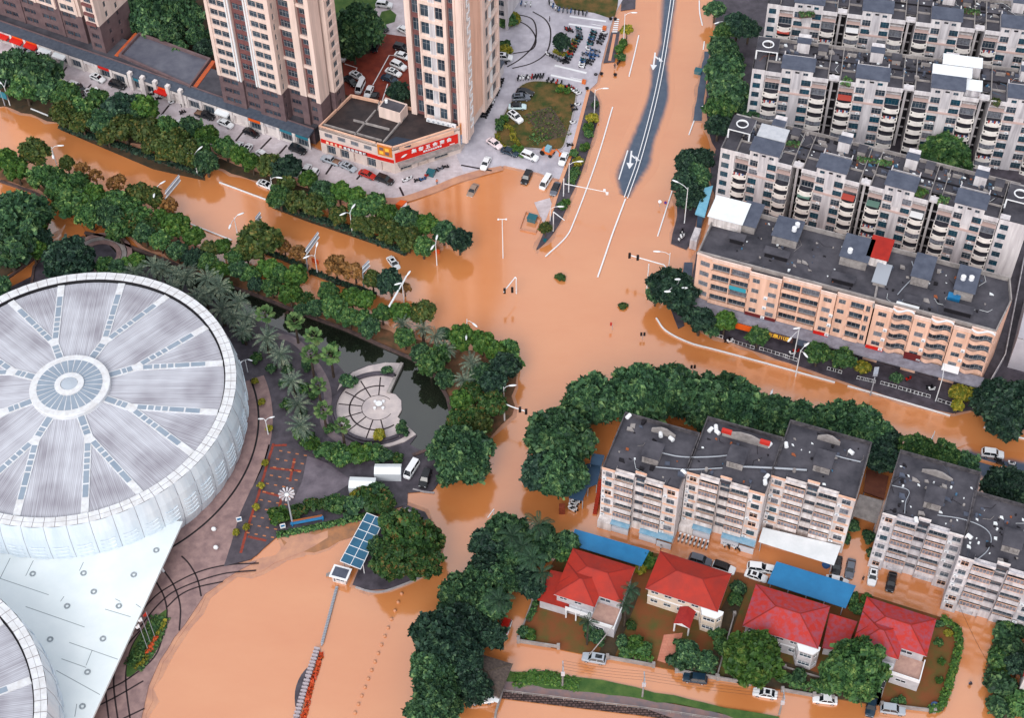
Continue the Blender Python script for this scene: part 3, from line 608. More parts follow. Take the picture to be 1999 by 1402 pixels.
    rb.box(11.3, 14.6, 4.6, 4.8, zt + .1, zt + .6, 2); rb.box(.2, 3.4, 4.6, 4.8, zt + .1, zt + .6, 2); rb.box(11.6, 13.6, 9.6, 11.8, zt + .1, zt + 1.5, 2); rb.box(11.4, 13.8, 9.4, 12.0, zt + 1.51, zt + 1.65, 0); rb.box(1.0, 3.2, 10.4, 10.6, zt + .1, zt + 1.1, 2)
    for xa in (1.0, 2.2, 3.4, 4.6): rb.cyl((xa, 12.2, zt + .1), (xa, 12.2, zt + 1.6), .05, .05, 5, 2)
    rb.cyl((.8, 12.2, zt + 1.5), (5, 12.2, zt + 1.5), .04, .04, 5, 2)
    rf = rb.build('roof', [M_roof, M_void, M_conc], t)
    MB().prism([(3.4, -.4), (11.4, -.4), (11.4, 4.0), (3.4, 4.0)], zt + 2.68, lambda x, y: zt + 2.9 + (y + .4) * .12).build('penthouse_roof', M_roof2, t)
    pb = MB(); pb.box(3.7, 8.4, 4.4, 4.7, zt + .1, zt + 2.5, 0); pb.box(9.2, 11.1, 4.4, 4.7, zt + .1, zt + 2.5, 0); pb.box(3.7, 3.95, 4.7, 7.4, zt + .1, zt + 1.9, 0); pb.box(10.85, 11.1, 4.7, 7.4, zt + .1, zt + 1.9, 0); pb.box(3.7, 11.1, 7.2, 7.4, zt + .1, zt + .9, 0)
    for x in (8.5, 9.0): pb.cyl((x, 4.55, zt + .1), (x, 4.55, zt + 2.3), .12, .12, 6, 0)
    pb.build('roof_screen', M_pale, t)
    sb = MB(); wall(sb, (6.4, 9.4), (9.4, 9.4), zt + .1, zt + 3.2, [(1.9, 2.6, zt + .2, zt + 2.2, None)], 0); sb.box(6.4, 9.4, 9.6, D, zt + .1, zt + 3.2, 0); st = sb.build('stair_tower', M_pale, t)
    MB().box(6.2, 9.6, 9.2, 11.4, zt + 3.21, zt + 3.35, 0).build('stair_roof', M_roof2, st)
    bp = MB(); bp.box(0, 6.2, D - .3, D, zt + .1, zt + 1.0, 0); bp.box(9.6, 14.8, D - .3, D, zt + .1, zt + 1.0, 0); bp.box(14.8, 17.5, D - .3, D, zt + .1, zt + 1.0, 0)
    for i in range(8): bp.box(.4 + i * 2.1, 1.7 + i * 2.1, D + .01, D + .5, zt + .3, zt + .55, 1)
    bp.build('parapet', [M_conc, M_pale], t)
    lb = MB().box(14.9, 17.4, 1.0, 2.6, zt - .2, zt + .35, 0); lb.build('link_slab', M_pale, t)
    for k in range(NF - 1):
        if k % 2 == 0: place(t, 'ac_unit', ACM, 5.0, -.02, .2 + FH * k + .1)
        if k % 3 == 1: place(t, 'ac_unit', ACM, 9.2, -.02, .2 + FH * k + .1)
    return t
UNIT = apt_unit(); UNITS = []; first_unit = [True]
def row(gaps, n0, n1, ang_z, nm, names):
    """place units of one row; gaps = photo points of three neighbouring gap heads at roof height"""
    w_ = [P(*g, TOPZ + .3) for g in gaps]; d = (w_[-1] - w_[0]) / (len(w_) - 1); pit = np.linalg.norm(d); ang = math.atan2(d[1], d[0])
    u = d / pit; q = np.array([-u[1], u[0]]); out = []
    for i in range(n0, n1):
        o = UNIT if first_unit[0] else copy_tree(UNIT); first_unit[0] = False
        org = w_[0] + d * (i - 1) + u * (1.35 * pit / 17.5) - q * 1.5
        o.location = (*org, 0); o.rotation_euler = (0, 0, ang); o.scale = (pit / 17.5, 1, 1); o['label'] = names[i - n0]; o['group'] = nm; out.append((org, ang, pit / 17.5)); UNITS.append(o)
    return out
def tall(org, ang, sc, x, y): return np.array([org[0] + x * sc * math.cos(ang) - y * math.sin(ang), org[1] + x * sc * math.sin(ang) + y * math.cos(ang)])
def names(k, where, n): return ['balconied apartment block, %s from left, %s' % (nth(i, n), where) for i in range(n)]
ROW1 = row([(1645, 22), (1776.5, 39), (1913, 54)], 0, 5, 0, 'apartment blocks in parallel rows', names(0, 'topmost full row', 5))
ROW2 = row([(1628.5, 152), (1774.5, 170), (1922, 190)], 0, 5, 0, 'apartment blocks in parallel rows', names(0, 'middle row with white roof sheds', 5))
ROW3 = row([(1558.5, 322), (1692, 355), (1824.5, 390)], 0, 4, 0, 'apartment blocks in parallel rows', names(0, 'row behind peach block', 4))
r0 = [(o[0] + (np.array(ROW1[0][0]) - np.array(ROW2[0][0])) * 1.02) for o in ROW1]
for i in range(1, 5):
    o = copy_tree(UNIT); o.location = (*r0[i], 0); o.rotation_euler = (0, 0, ROW1[i][1]); o.scale = (ROW1[i][2], 1, 1); o['label'] = 'apartment block cut by the top edge, %s of four from the left' % ORD[i - 1]; o['group'] = 'apartment blocks in parallel rows'
# every flat differs: other glazing, closed-in balconies, awnings and washing
rv = random.Random(31); KW = {me.name: k for k, me in WM.items()}
GLZ = MB(); GLZ.face([(.1, -1.02, 1.05), (3.6, -1.02, 1.05), (3.6, -1.02, 2.5), (.1, -1.02, 2.5)], 1); [GLZ.box(.08 + i * .7, .14 + i * .7, -1.08, -1.0, 1.05, 2.5) for i in range(6)]; GLZ.box(.08, 3.64, -1.08, -1.0, 2.42, 2.52); GLZ = GLZ.mesh('glazing', [M_frame, M_grille])
AWN = [MB().prism([(.2, -1.9), (3.4, -1.9), (3.4, -.2), (.2, -.2)], 2.3, lambda x, y: 2.42 + (y + 1.9) * .15).mesh('awning', mat('awning_%s' % n, c, .7)) for n, c in (('red', S(170, 70, 60)), ('white', S(220, 220, 222)), ('green', S(90, 120, 110)))]
WSH = MB(); [WSH.box(.5 + i * .45, .85 + i * .45, -1.5, -1.46, .9 + (i % 3) * .15, 1.75, i % 3) for i in range(6)]; WSH = WSH.mesh('washing', [mat('cloth_red', S(170, 70, 70), .8), mat('cloth_white', S(220, 220, 224), .8), mat('cloth_blue', S(80, 100, 150), .8)])
for u in UNITS:
    for ch in list(u.children):
        if ch.name.startswith('window') and rv.random() < .35: k = KW.get(ch.data.name); ch.data = win_mesh(k[0], k[1], rv.choice(['dark', 'blue', 'grille', 'blue'])) if k else ch.data
        if ch.name.startswith('balcony'):
            q = rv.random()
            if q < .13: place(u, 'glazing', GLZ, *ch.location)
            elif q < .22: place(u, 'awning', rv.choice(AWN), *ch.location)
            elif q < .34: place(u, 'washing', WSH, *ch.location)
# end pavilions with round roof openings on the row behind the peach block, and the end bay walls
def end_bay(org, ang, w_, label, ring=True, pgx=(.1, 5.4)):
    t = thing('end_block', label, 'apartment block', (*org, 0), ang); mb = MB(); zt = TOPZ; D = 13
    ops = [(.5, 2.3, .2 + FH * k + .7, .2 + FH * k + 2.3, 'blue') for k in range(NF)]
    wall(mb, (0, .4), (w_, .4), 0, zt + .9, ops, 0, .15, t); wall(mb, (w_, .4), (w_, D), 0, zt + .9, [(4, 5.2, .2 + FH * k + .9, .2 + FH * k + 2.1, 'dark') for k in range(NF)], 0, .15, t); wall(mb, (0, D), (0, .4), 0, zt + .9, [(4, 5.2, .2 + FH * k + .9, .2 + FH * k + 2.1, 'dark') for k in range(NF)], 0, .15, t)
    wall(mb, (w_, D), (0, D), 0, zt + .9, (), 0); mb.build('wall', M_pale, t)
    MB().box(.2, w_ - .2, .6, D - .2, zt, zt + .15, 0).build('roof', M_roof, t)
    if ring:
        pg = MB(); x0, x1, y0, y1 = pgx[0], pgx[1], 5.0, 10.2
        for a in ((x0, y0), (x1 - .35, y0), (x0, y1 - .35), (x1 - .35, y1 - .35)): pg.box(a[0], a[0] + .35, a[1], a[1] + .35, zt + .1, zt + 2.6, 0)
        n = 24; cx, cy, r = (x0 + x1) / 2, (y0 + y1) / 2, 1.3
        sq = []
        for i in range(n):
            a = 2 * math.pi * i / n; c, s = math.cos(a), math.sin(a); k = min((x1 - x0) / 2 / max(abs(c), 1e-6), (y1 - y0) / 2 / max(abs(s), 1e-6)); sq.append((cx + k * c, cy + k * s))
        for i in range(n):
            j = (i + 1) % n; ci = (cx + r * math.cos(2 * math.pi * i / n), cy + r * math.sin(2 * math.pi * i / n)); cj = (cx + r * math.cos(2 * math.pi * j / n), cy + r * math.sin(2 * math.pi * j / n))
            pg.prism([sq[i], sq[j], cj, ci], zt + 2.6, zt + 2.95, 0, 1)
            pg.cyl((*ci, zt + 3.02), (*cj, zt + 3.02), .16, .16, 5, 0)
        pg.build('pergola', [M_white, M_roof], t)
    return t
o3 = ROW3[0]; end_bay(tall(*o3, -4.0, -.3), o3[1], 3.9 * o3[2], 'white corner bay with round hole roof at left end of the third row')
o3b = ROW3[3]; end_bay(tall(*o3b, 15.0, -.3), o3b[1], 6.2, 'white corner bay with round hole roof at right end of the third row')
o2 = ROW2[0]; end_bay(tall(*o2, -3.2, 0), o2[1], 3.1, 'narrow white end bay on left of the middle apartment row', True)
o1 = ROW1[0]; end_bay(tall(*o1, -3.2, 0), o1[1], 3.1, 'narrow white end bay on left of the topmost apartment row', False)
# sheds, pots and planting on those roofs
zr = TOPZ + .13
def roof_shed(x0, y0, x1, y1, org, h, m, label, name='roof_shed', wallm=None):
    f0 = (tall(*org, x0, y0), org[1]); t = thing(name, label, 'roof shed', (*f0[0], zr), org[1]); w_, d_ = (x1 - x0) * org[2], y1 - y0
    MB().prism([(-.2, -.3), (w_ + .2, -.3), (w_ + .2, d_ + .2), (-.2, d_ + .2)], h, lambda x, y: h + .12 + y * .05).build('roof', m, t)
    b = MB(); wall(b, (0, 0), (w_, 0), 0, h, [(w_ * .2, w_ * .4, .2, h * .85, None, .3), (w_ * .6, w_ * .9, h * .4, h * .8, None, .3)]); wall(b, (w_, 0), (w_, d_), 0, h); wall(b, (w_, d_), (0, d_), 0, h); wall(b, (0, d_), (0, 0), 0, h); b.build('wall', wallm or M_greyw, t); return t
M_shedw = mat('white_sheet', S(236, 240, 244), .4, S(222, 228, 232), .4)
roof_shed(3.6, 4.6, 12.4, 7.6, ROW2[2], 3.0, M_shedw, 'long white shed roof on the middle apartment row, upper of two')
roof_shed(11.4, 1.2, 15.0, 4.5, ROW2[2], 2.2, M_shedw, 'white shed roof stepping down to the facade of the middle row')
roof_shed(5.8, 8.2, 14.6, 11.4, ROW2[2], 3.4, M_shedw, 'white shed roof at the back of the middle apartment row')
roof_shed(4.0, 4.8, 11.0, 8.6, ROW3[0], 2.9, mat('pale_sheet', S(176, 180, 188), .5, S(196, 198, 204), .8), 'pale corrugated shed roof behind the corner penthouse')
# ------------------------------------------------------------------ peach block on the right street
zr = 17.4
FO = frame((1391, 506), (1944, 652), zr + .9); L = FO[2]
def fx(x, y, z=zr + .9): return loc(FO, x, y, z)[0]
t = thing('peach_block', 'long peach five storey block with flat dark roof and curved balconies', 'apartment block', (*FO[0], 0), FO[1])
D = 17.0; mb = MB(); FL = 3.1; Z1 = 4.7
edge = lambda c: fx(1340 + c / 6.247, 480 + (140 + (c - 140) * .2365 * 1.13) / 6.247)   # crop column along the roof edge to metres
cols = [('b2', 310, 790), ('p', 800, 1190), ('b2', 1195, 1665), ('p1', 1675, 1862), ('w1', 1870, 2310), ('p1', 2330, 2540), ('c', 2540, 2795), ('p1', 2800, 3000), ('c', 2995, 3262), ('p1', 3270, 3472), ('c', 3468, 3745)]
s = L / (3745 - 310); X = lambda c: (c - 310) * s
M_balg = mat('cluttered_balcony', S(120, 118, 128), .7, S(66, 52, 58), 1.1, detail=8)
def box_balcony(x0, x1, z, y0, curved=False, solid=M_peach):
    b = MB(); w_ = x1 - x0; n = 10 if curved else 1
    f = lambda q, d: (x0 + q * w_, y0 - .75 + (-.55 * math.sin(2 * math.pi * q) * 1 if curved else 0) + d)
    for i in range(n):
        a, c = i / n, (i + 1) / n
        b.prism([f(a, 0), f(c, 0), f(c, .16), f(a, .16)], z, z + 1.0, 0)
        b.face([(*f(a, .1), z + .05), (*f(c, .1), z + .05), (x0 + c * w_, y0 + .6, z + .05), (x0 + a * w_, y0 + .6, z + .05)], 0)
        b.face([(*f(a, .1), z - .1), (x0 + a * w_, y0 + .6, z - .1), (x0 + c * w_, y0 + .6, z - .1), (*f(c, .1), z - .1)], 0)
        for e in (a, (a + c) / 2): b.cyl((*f(e, .08), z + 1.0), (*f(e, .08), z + 1.75), .03, .03, 4, 1)
        b.cyl((*f(a, .08), z + 1.72), (*f(c, .08), z + 1.72), .03, .03, 4, 1)
    b.box(x0, x0 + .14, y0 - .7, y0 + .6, z - .1, z + 1.0, 0); b.box(x1 - .14, x1, y0 - .7, y0 + .6, z - .1, z + 1.0, 0)
    return b.build('balcony', [solid, M_steel], t)
ztop = zr + .9
for kind, a, b_ in cols:
    x0, x1 = X(a), X(b_); y0 = {'p': -.5, 'p1': -.5, 'b2': .5, 'c': .5, 'w1': .15}[kind]; ops = []
    for k in range(4):
        z = Z1 + FL * k
        if kind == 'p': ops += [(.7, 2.3, z + .9, z + 2.3, 'dark'), (x1 - x0 - 2.5, x1 - x0 - .7, z + .9, z + 2.3, 'grille')]
        elif kind == 'p1': c = (x1 - x0) / 2; ops += [(c - .9, c + .9, z + .9, z + 2.3, 'grille' if (k + int(a)) % 3 == 0 else 'dark')]
        elif kind == 'w1': ops += [(.5, 2.0, z + .9, z + 2.3, 'dark'), (3.1, 6.0, z + .1, z + 2.5, 'dark', .8), (6.4, 7.3, z + .2, z + 2.4, 'dark', .5)]
        elif kind == 'c': ops += [(.3, x1 - x0 - .3, z + .1, z + 2.5, 'dark', .5)]
        else:
            m_ = (x1 - x0) / 2; ops += [(.15, m_ - .15, z + .1, z + 2.5, 'dark', .7), (m_ + .15, x1 - x0 - .15, z + .1, z + 2.5, 'grille' if k % 2 else 'dark', .7)]
        if kind == 'c': box_balcony(x0, x1, z, y0, True)
        elif kind == 'b2':
            m_ = (x0 + x1) / 2; box_balcony(x0 + .05, m_ - .03, z, y0); box_balcony(m_ + .03, x1 - .05, z, y0)
            mb.box(m_ - .12, m_ + .12, y0 - .7, y0 - .01, z - .1, z + FL - .2, 0)
        elif kind == 'w1': box_balcony(x0 + 3.0, x0 + 6.1, z, y0 + .2)
        if kind in ('p', 'p1') and k != 3: place(t, 'ac_unit', ACM, x0 + (x1 - x0) * .5 + (.9 if kind == 'p1' else .2), y0 - .02, z + .2)
    wall(mb, (x0, y0), (x1, y0), 0, ztop, ops, 0, .2, t)
    mb.box(x0 - .05, x1 + .05, y0 - .22, y0 - .005, zr + .55, ztop + .05, 1); mb.box(x0 - .05, x1 + .05, y0 - .15, y0 - .003, zr - .1, zr + .15, 1)
    if kind == 'c':
        for k in (0,):
            cb = MB(); n = 12; w_ = x1 - x0; f = lambda q, d: (x0 + q * w_, y0 - .85 - .55 * math.sin(2 * math.pi * q) + d)
            for i in range(n):
                cb.prism([f(i / n, 0), f((i + 1) / n, 0), f((i + 1) / n, .9), f(i / n, .9)], zr - .3, ztop - .3, 0); cb.prism([f(i / n, -.12), f((i + 1) / n, -.12), f((i + 1) / n, .2), f(i / n, .2)], ztop - .3, ztop + .03, 1)
            cb.build('wavy_cornice', [M_peach, M_white], t)
    mb.face([(x0, y0, 0), (x0, 1.2, 0), (x0, 1.2, ztop), (x0, y0, ztop)], 0); mb.face([(x1, y0, 0), (x1, 1.2, 0), (x1, 1.2, ztop), (x1, y0, ztop)], 0)
# angled left corner, right side and back
CL = loc(FO, 1362, 492, ztop); BL = (CL[0] + .2, D)
dl = math.hypot(CL[0], CL[1] - .5)
wall(mb, tuple(CL), (0, .5), 0, ztop, [(dl * .25, dl * .85, Z1 + FL * k + .8, Z1 + FL * k + 2.2, 'grille') for k in range(4)], 0, .15, t)
mb.prism([(CL[0] - .05, CL[1] - .25), (0, .25), (0, .5), (CL[0], CL[1])], zr + .5, ztop + .05, 1)
wall(mb, BL, tuple(CL), 0, ztop, [(s_, s_ + 1.5, Z1 + FL * k + .8, Z1 + FL * k + 2.2, 'dark') for k in range(4) for s_ in (2.5, 6.5, 10.5)], 0, .15, t)
wall(mb, (L, .5), (L + 1.5, D * .62), 0, ztop, [(s_, s_ + 1.4, Z1 + FL * k + .8, Z1 + FL * k + 2.2, 'dark') for k in range(4) for s_ in (2, 6)], 0, .15, t); wall(mb, (L + 1.5, D * .62), (L, D), 0, ztop, (), 0); wall(mb, (L, D), BL, 0, ztop, (), 0)
mb.build('wall', [M_peach, M_cream], t)
outl = [tuple(CL), (0, .4), (L, .4), (L + 1.5, D * .62), (L, D), BL]
MB().prism([(CL[0] + .2, CL[1]), (0, .6), (L - .1, .6), (L + 1.3, D * .62), (L - .1, D - .2), (BL[0] + .2, D - .2)], zr - .3, zr, 0).build('roof', M_roof, t)
pb = MB(); parapet(pb, [(L, .6), (L + 1.5, D * .62), (L, D), BL, (CL[0], CL[1])], zr - .1, zr + 1.2, .3); pb.build('parapet', M_conc, t)
cp = MB(); cp.prism([(CL[0] - 2.2, CL[1] - 2.0), (.3, -3.2), (L + .6, -3.2), (L + .6, -.2), (0, .3), (CL[0], CL[1])], 4.1, 4.5, 0); c_ = cp.build('street_canopy', mat('street_canopy_grey', S(146, 146, 160), .7, S(120, 118, 130), .8), t)
sf = MB(); wall(sf, (0, -.6), (L, -.6), 0, 4.1, [(2 + i * 4.2, 5.4 + i * 4.2, .3, 3.2, None, 1.2) for i in range(int(L / 4.2) - 1)], 0); sf.build('shop_front', M_dark, t)
def sign_board(parent, x0, x1, y, z0, z1, m, name='sign_board'): return MB().box(x0, x1, y - .12, y, z0, z1, 0).build(name, m, parent)
M_orange = mat('orange_sign', S(228, 96, 30), .5); M_red = mat('red_sign', S(200, 30, 24), .5, S(214, 40, 26), .5); M_yel = mat('yellow_letters', S(250, 196, 70), .5); M_maroon = mat('maroon_sign', S(104, 34, 36), .6)
sign_board(t, -1.5, 1.6, -3.25, 2.6, 4.05, M_orange); sign_board(t, 6, 11.8, -3.25, 2.3, 4.05, M_orange); sign_board(t, X(800), X(1190), -.55, 4.6, 5.5, M_maroon); sign_board(t, X(1675), X(1862), -.72, 4.6, 5.5, M_red)
sign_board(t, X(2330), X(2540), -.72, 4.6, 5.5, M_red); sign_board(t, X(2800), X(3000), -.8, 4.6, 6.6, M_maroon); aw = MB().prism([(X(3270), -2.2), (X(3472), -2.2), (X(3472), -.5), (X(3270), -.5)], 5.5, lambda x, y: 6.1 + y * .2); aw.build('awning', M_white, t)
def text(parent, body, size, x, y, z, m, rz=0, name='sign_text', bold=.012, depth=.03):
    cu = bpy.data.curves.new(name, 'FONT'); cu.body = body; cu.size = size; cu.extrude = depth; cu.offset = bold * size; cu.align_x = 'CENTER'; cu.align_y = 'CENTER'; cu.resolution_u = 2
    o = bpy.data.objects.new(name, cu); COL.objects.link(o); o.parent = parent; o.location = (x, y, z); o.rotation_euler = (R(90), 0, rz); cu.materials.append(m); bpy.context.view_layer.update(); me = bpy.data.meshes.new_from_object(o.evaluated_get(bpy.context.evaluated_depsgraph_get())); me.name = name; bpy.data.objects.remove(o); o = link(name, me, parent, (x, y, z)); o.rotation_euler = (R(90), 0, rz); return o
sb = sign_board(t, 14.2, 20.6, -3.25, 2.4, 4.05, mat('brown_sign', S(84, 58, 56), .6)); text(t, '古泉川店', 1.35, 17.4, -3.4, 3.25, M_yel, bold=.02)
sign_board(t, 21.6, 27.8, -3.25, 2.4, 4.05, M_asph); text(t, '会员中心', .8, 24.6, -3.4, 3.3, M_greyw)
sign_board(t, X(560), X(775), -.32, Z1 + FL * 2 + .05, Z1 + FL * 2 + 1.2, mat('teal_banner', S(60, 160, 180), .5), 'banner')
# roof houses and clutter on the peach block
def roof_box(px, py, w_, d_, h, label, m=None, fr=FO, z=zr, name='roof_house', wallm=None, doors=True):
    c = loc(fr, px, py, z + h); o = g2(fr, c[0] - w_ / 2, c[1] - d_ / 2); t_ = thing(name, label, 'roof house', (*o, z), fr[1])
    b = MB(); wall(b, (0, 0), (w_, 0), 0, h, [(w_ * .15, w_ * .4, .1, h * .8, None, .25), (w_ * .55, w_ * .85, h * .35, h * .75, None, .2)] if doors else ()); wall(b, (w_, 0), (w_, d_), 0, h); wall(b, (w_, d_), (0, d_), 0, h); wall(b, (0, d_), (0, 0), 0, h)
    b.build('wall', wallm or M_conc, t_); MB().box(-.3, w_ + .3, -.4, d_ + .2, h, h + .18, 0).build('roof', m or M_roof2, t_); return t_
roof_box(1424, 410, 7.4, 6.5, 2.8, 'white roofed shed at the left end of the peach block roof', M_shedw, wallm=M_whw); roof_box(1467, 418, 3.6, 7.2, 2.4, 'dark roofed hut right of the white shed on the peach roof')
roof_box(1539, 446, 5.4, 6.0, 2.6, 'grey roof house with two white tanks on the peach block'); roof_box(1674, 484, 5.8, 6.8, 2.8, 'grey roof house beside the red roofed hut')
roof_box(1719, 484, 4.2, 6.2, 2.8, 'small hut with red roof on the peach block', mat('red_sheet', S(170, 38, 26), .6, S(150, 30, 22), .6), wallm=M_whw); roof_box(1804, 520, 3.8, 6.8, 2.8, 'narrow grey roof house in the middle of the right roof'); roof_box(1889, 545, 4.0, 7.2, 2.8, 'narrow grey roof house near the right end with white tanks')
roof_box(1722, 534, 2.6, 5.6, 1.2, 'long ribbed metal duct on the peach roof', M_steel, name='roof_duct', doors=False)
for i, (x, y, w_) in enumerate(((1517, 492, 5.0), (1647, 541, 4.6), (1782, 585, 3.2), (1872, 600, 5.6), (1440, 462, 3.0))): roof_box(x, y, w_, 1.6, 1.5, 'low dark %s parapet hatch on the peach roof' % ('leftmost', 'second', 'third', 'rightmost', 'small far left')[(0, 1, 2, 3, 4)[i]] , M_roof, name='roof_hatch', wallm=M_void, doors=False)
for i, (x, y) in enumerate(((1551, 446), (1557, 438), (1660, 488), (1881, 541), (1897, 542))):
    p = P(x, y, zr + 3.6); tank(p[0], p[1], zr + 2.98, .55, 1.2, M_white, 'white water tank, %s from the left on the peach block roof houses' % ORD[i])
p = loc(FO, 1863, 578, zr + .8); q = g2(FO, *p); b = MB(); b.box(-1.3, 1.3, -.8, .8, 0, .9); tag(b.build('blue_crate', M_blueroof, None, loc=(*q, zr), rz=FO[1]), 'blue plastic tub on the peach roof near its right end', 'tub')
b = MB(); p = g2(FO, *loc(FO, 1771, 600, zr + .5)); b.box(-2.4, 2.4, -.5, .5, .2, 1.1)
for i in range(4): b.cyl((-1.8 + i * 1.2, -.52, .65), (-1.8 + i * 1.2, -.56, .65), .4, .4, 10, 1)
tag(b.build('condenser_bank', [M_white, M_void], None, loc=(*p, zr), rz=FO[1]), 'bank of four white fan condensers at the peach roof edge', 'air conditioner')
def pipe(pts, z, r, label, m=None, name='roof_pipe'):
    mb = MB().tube([(*P(x, y, z), z) for x, y in smooth_line(pts, 4)], r, 5); return tag(mb.build(name, m or M_steel), label, 'pipe')
pipe([(1705, 600), (1712, 560), (1716, 553)], zr + .3, .28, 'jointed grey vent pipe crossing the peach roof', M_conc); pipe([(1780, 510), (1786, 530), (1784, 540), (1765, 560), (1752, 575)], zr + .15, .12, 'pale hose bent across the right peach roof')
pipe([(1750, 598), (1762, 586), (1768, 584)], zr + .15, .12, 'short pale hose by the condenser bank'); pipe([(1540, 548), (1580, 548), (1598, 552)], zr + .12, .1, 'white cable near the front edge of the peach roof', M_white)
# blue roofed lean-to and hut between the peach block and the trees
b = MB(); w_ = [P(1392, 362, 5), P(1376, 366, 5), P(1357, 416, 5), P(1376, 422, 5)]; b.prism([tuple(x) for x in w_], 4.5, 5.0); b.prism([tuple(P(*x, 4.4)) for x in ((1388, 372), (1379, 374), (1362, 418), (1372, 420))], .1, 4.5, 1)
tag(b.build('lean_to', [mat('sky_blue_sheet', S(110, 176, 206), .5, S(130, 190, 214), 1), M_dkblue]), 'light blue sheet roofed lean-to left of the peach block', 'lean-to')
b = MB(); b.prism([tuple(P(*x, 3)) for x in ((1357, 443), (1369, 446), (1360, 472), (1347, 468))], .1, 3.0); tag(b.build('site_hut', M_greyw), 'small grey hut with flat roof at the side of the peach block', 'hut')

JUNKM = None
def junk(fr, x0, x1, y0, y1, z, n, label, seed):
    rg = random.Random(seed); mb = MB(); o = fr[0]
    for i in range(n):
        x, y = rg.uniform(x0, x1), rg.uniform(y0, y1); s = rg.choice([.25, .3, .4, .5, .8]); q = rg.random(); m = rg.choice((0, 0, 0, 1, 1, 1, 1, 2, 2, 5, 5, 3, 4) if s < .6 else (1, 2, 5, 5))
        if q < .55: mb.prism([(x, y), (x + s * rg.uniform(.6, 2), y + rg.uniform(-.2, .2)), (x + s, y + s * rg.uniform(.6, 1.4)), (x - .1, y + s)], z, z + s * rg.uniform(.2, .9), m)
        elif q < .8: mb.cyl((x, y, z), (x, y, z + s * .9), s * .5, s * .4, 7, m)
        else: a = rg.uniform(0, 6.28); L_ = rg.uniform(1, 3); mb.tube([(x, y, z + .08), (x + L_ * math.cos(a), y + L_ * math.sin(a), z + .08), (x + L_ * 1.6 * math.cos(a + .4), y + L_ * 1.6 * math.sin(a + .4), z + .08)], .04, 4, m)
    t = mb.build('roof_clutter', [M_shedw, M_void, M_conc, mat('rust', S(150, 84, 52), .8), mat('faded_blue', S(70, 110, 140), .6), M_roof2], None, loc=(*o, 0), rz=fr[1]); return tag(t, label, 'roof clutter', None, 'stuff')
junk(FO, 3, L - 3, 1.5, D - 1.5, zr + .005, 110, 'scattered litter and hoses on the peach block roof', 4)
for rw, nm in ((ROW1, 'topmost full row'), (ROW2, 'middle row'), (ROW3, 'row behind the peach block')): junk((np.array(rw[0][0]), rw[0][1]), 0, 15 * len(rw), 4.9, 12.4, TOPZ + .14, 55 * len(rw), 'pots, tanks and litter on the apartment roofs, ' + nm, len(nm))
# ------------------------------------------------------------------ staggered white blocks
M_clut = mat('glazed_balcony', S(146, 150, 162), .5, S(80, 82, 94), 1.3, detail=8)
def balc(t, x0, x1, z, m, glazed):
    b = MB(); b.box(x0, x1, -1.15, 0.02, z - .12, z + .05, 0); b.box(x0, x1, -1.15, -1.02, z + .05, z + 1.0, 0); b.box(x0, x0 + .1, -1.02, 0, z + .05, z + 1.0, 0); b.box(x1 - .1, x1, -1.02, 0, z + .05, z + 1.0, 0)
    if glazed:
        b.face([(x0 + .05, -1.08, z + 1.0), (x1 - .05, -1.08, z + 1.0), (x1 - .05, -1.08, z + 2.3), (x0 + .05, -1.08, z + 2.3)], 1)
        n = 6
        for i in range(n + 1): x = x0 + .03 + (x1 - x0 - .12) * i / n; b.box(x, x + .06, -1.14, -1.06, z + 1.0, z + 2.35, 2)
        b.box(x0, x1, -1.14, -1.05, z + 2.3, z + 2.4, 2); b.box(x0, x1, -1.16, -1.05, z + 1.0, z + 1.06, 2)
    else:
        for i in range(10): x = x0 + .05 + (x1 - x0 - .15) * i / 9; b.box(x, x + .04, -1.1, -1.06, z + 1.0, z + 1.5, 2)
        b.box(x0, x1, -1.12, -1.04, z + 1.5, z + 1.56, 2)
    return b.build('balcony', [m, M_clut, M_peachtrim], t)
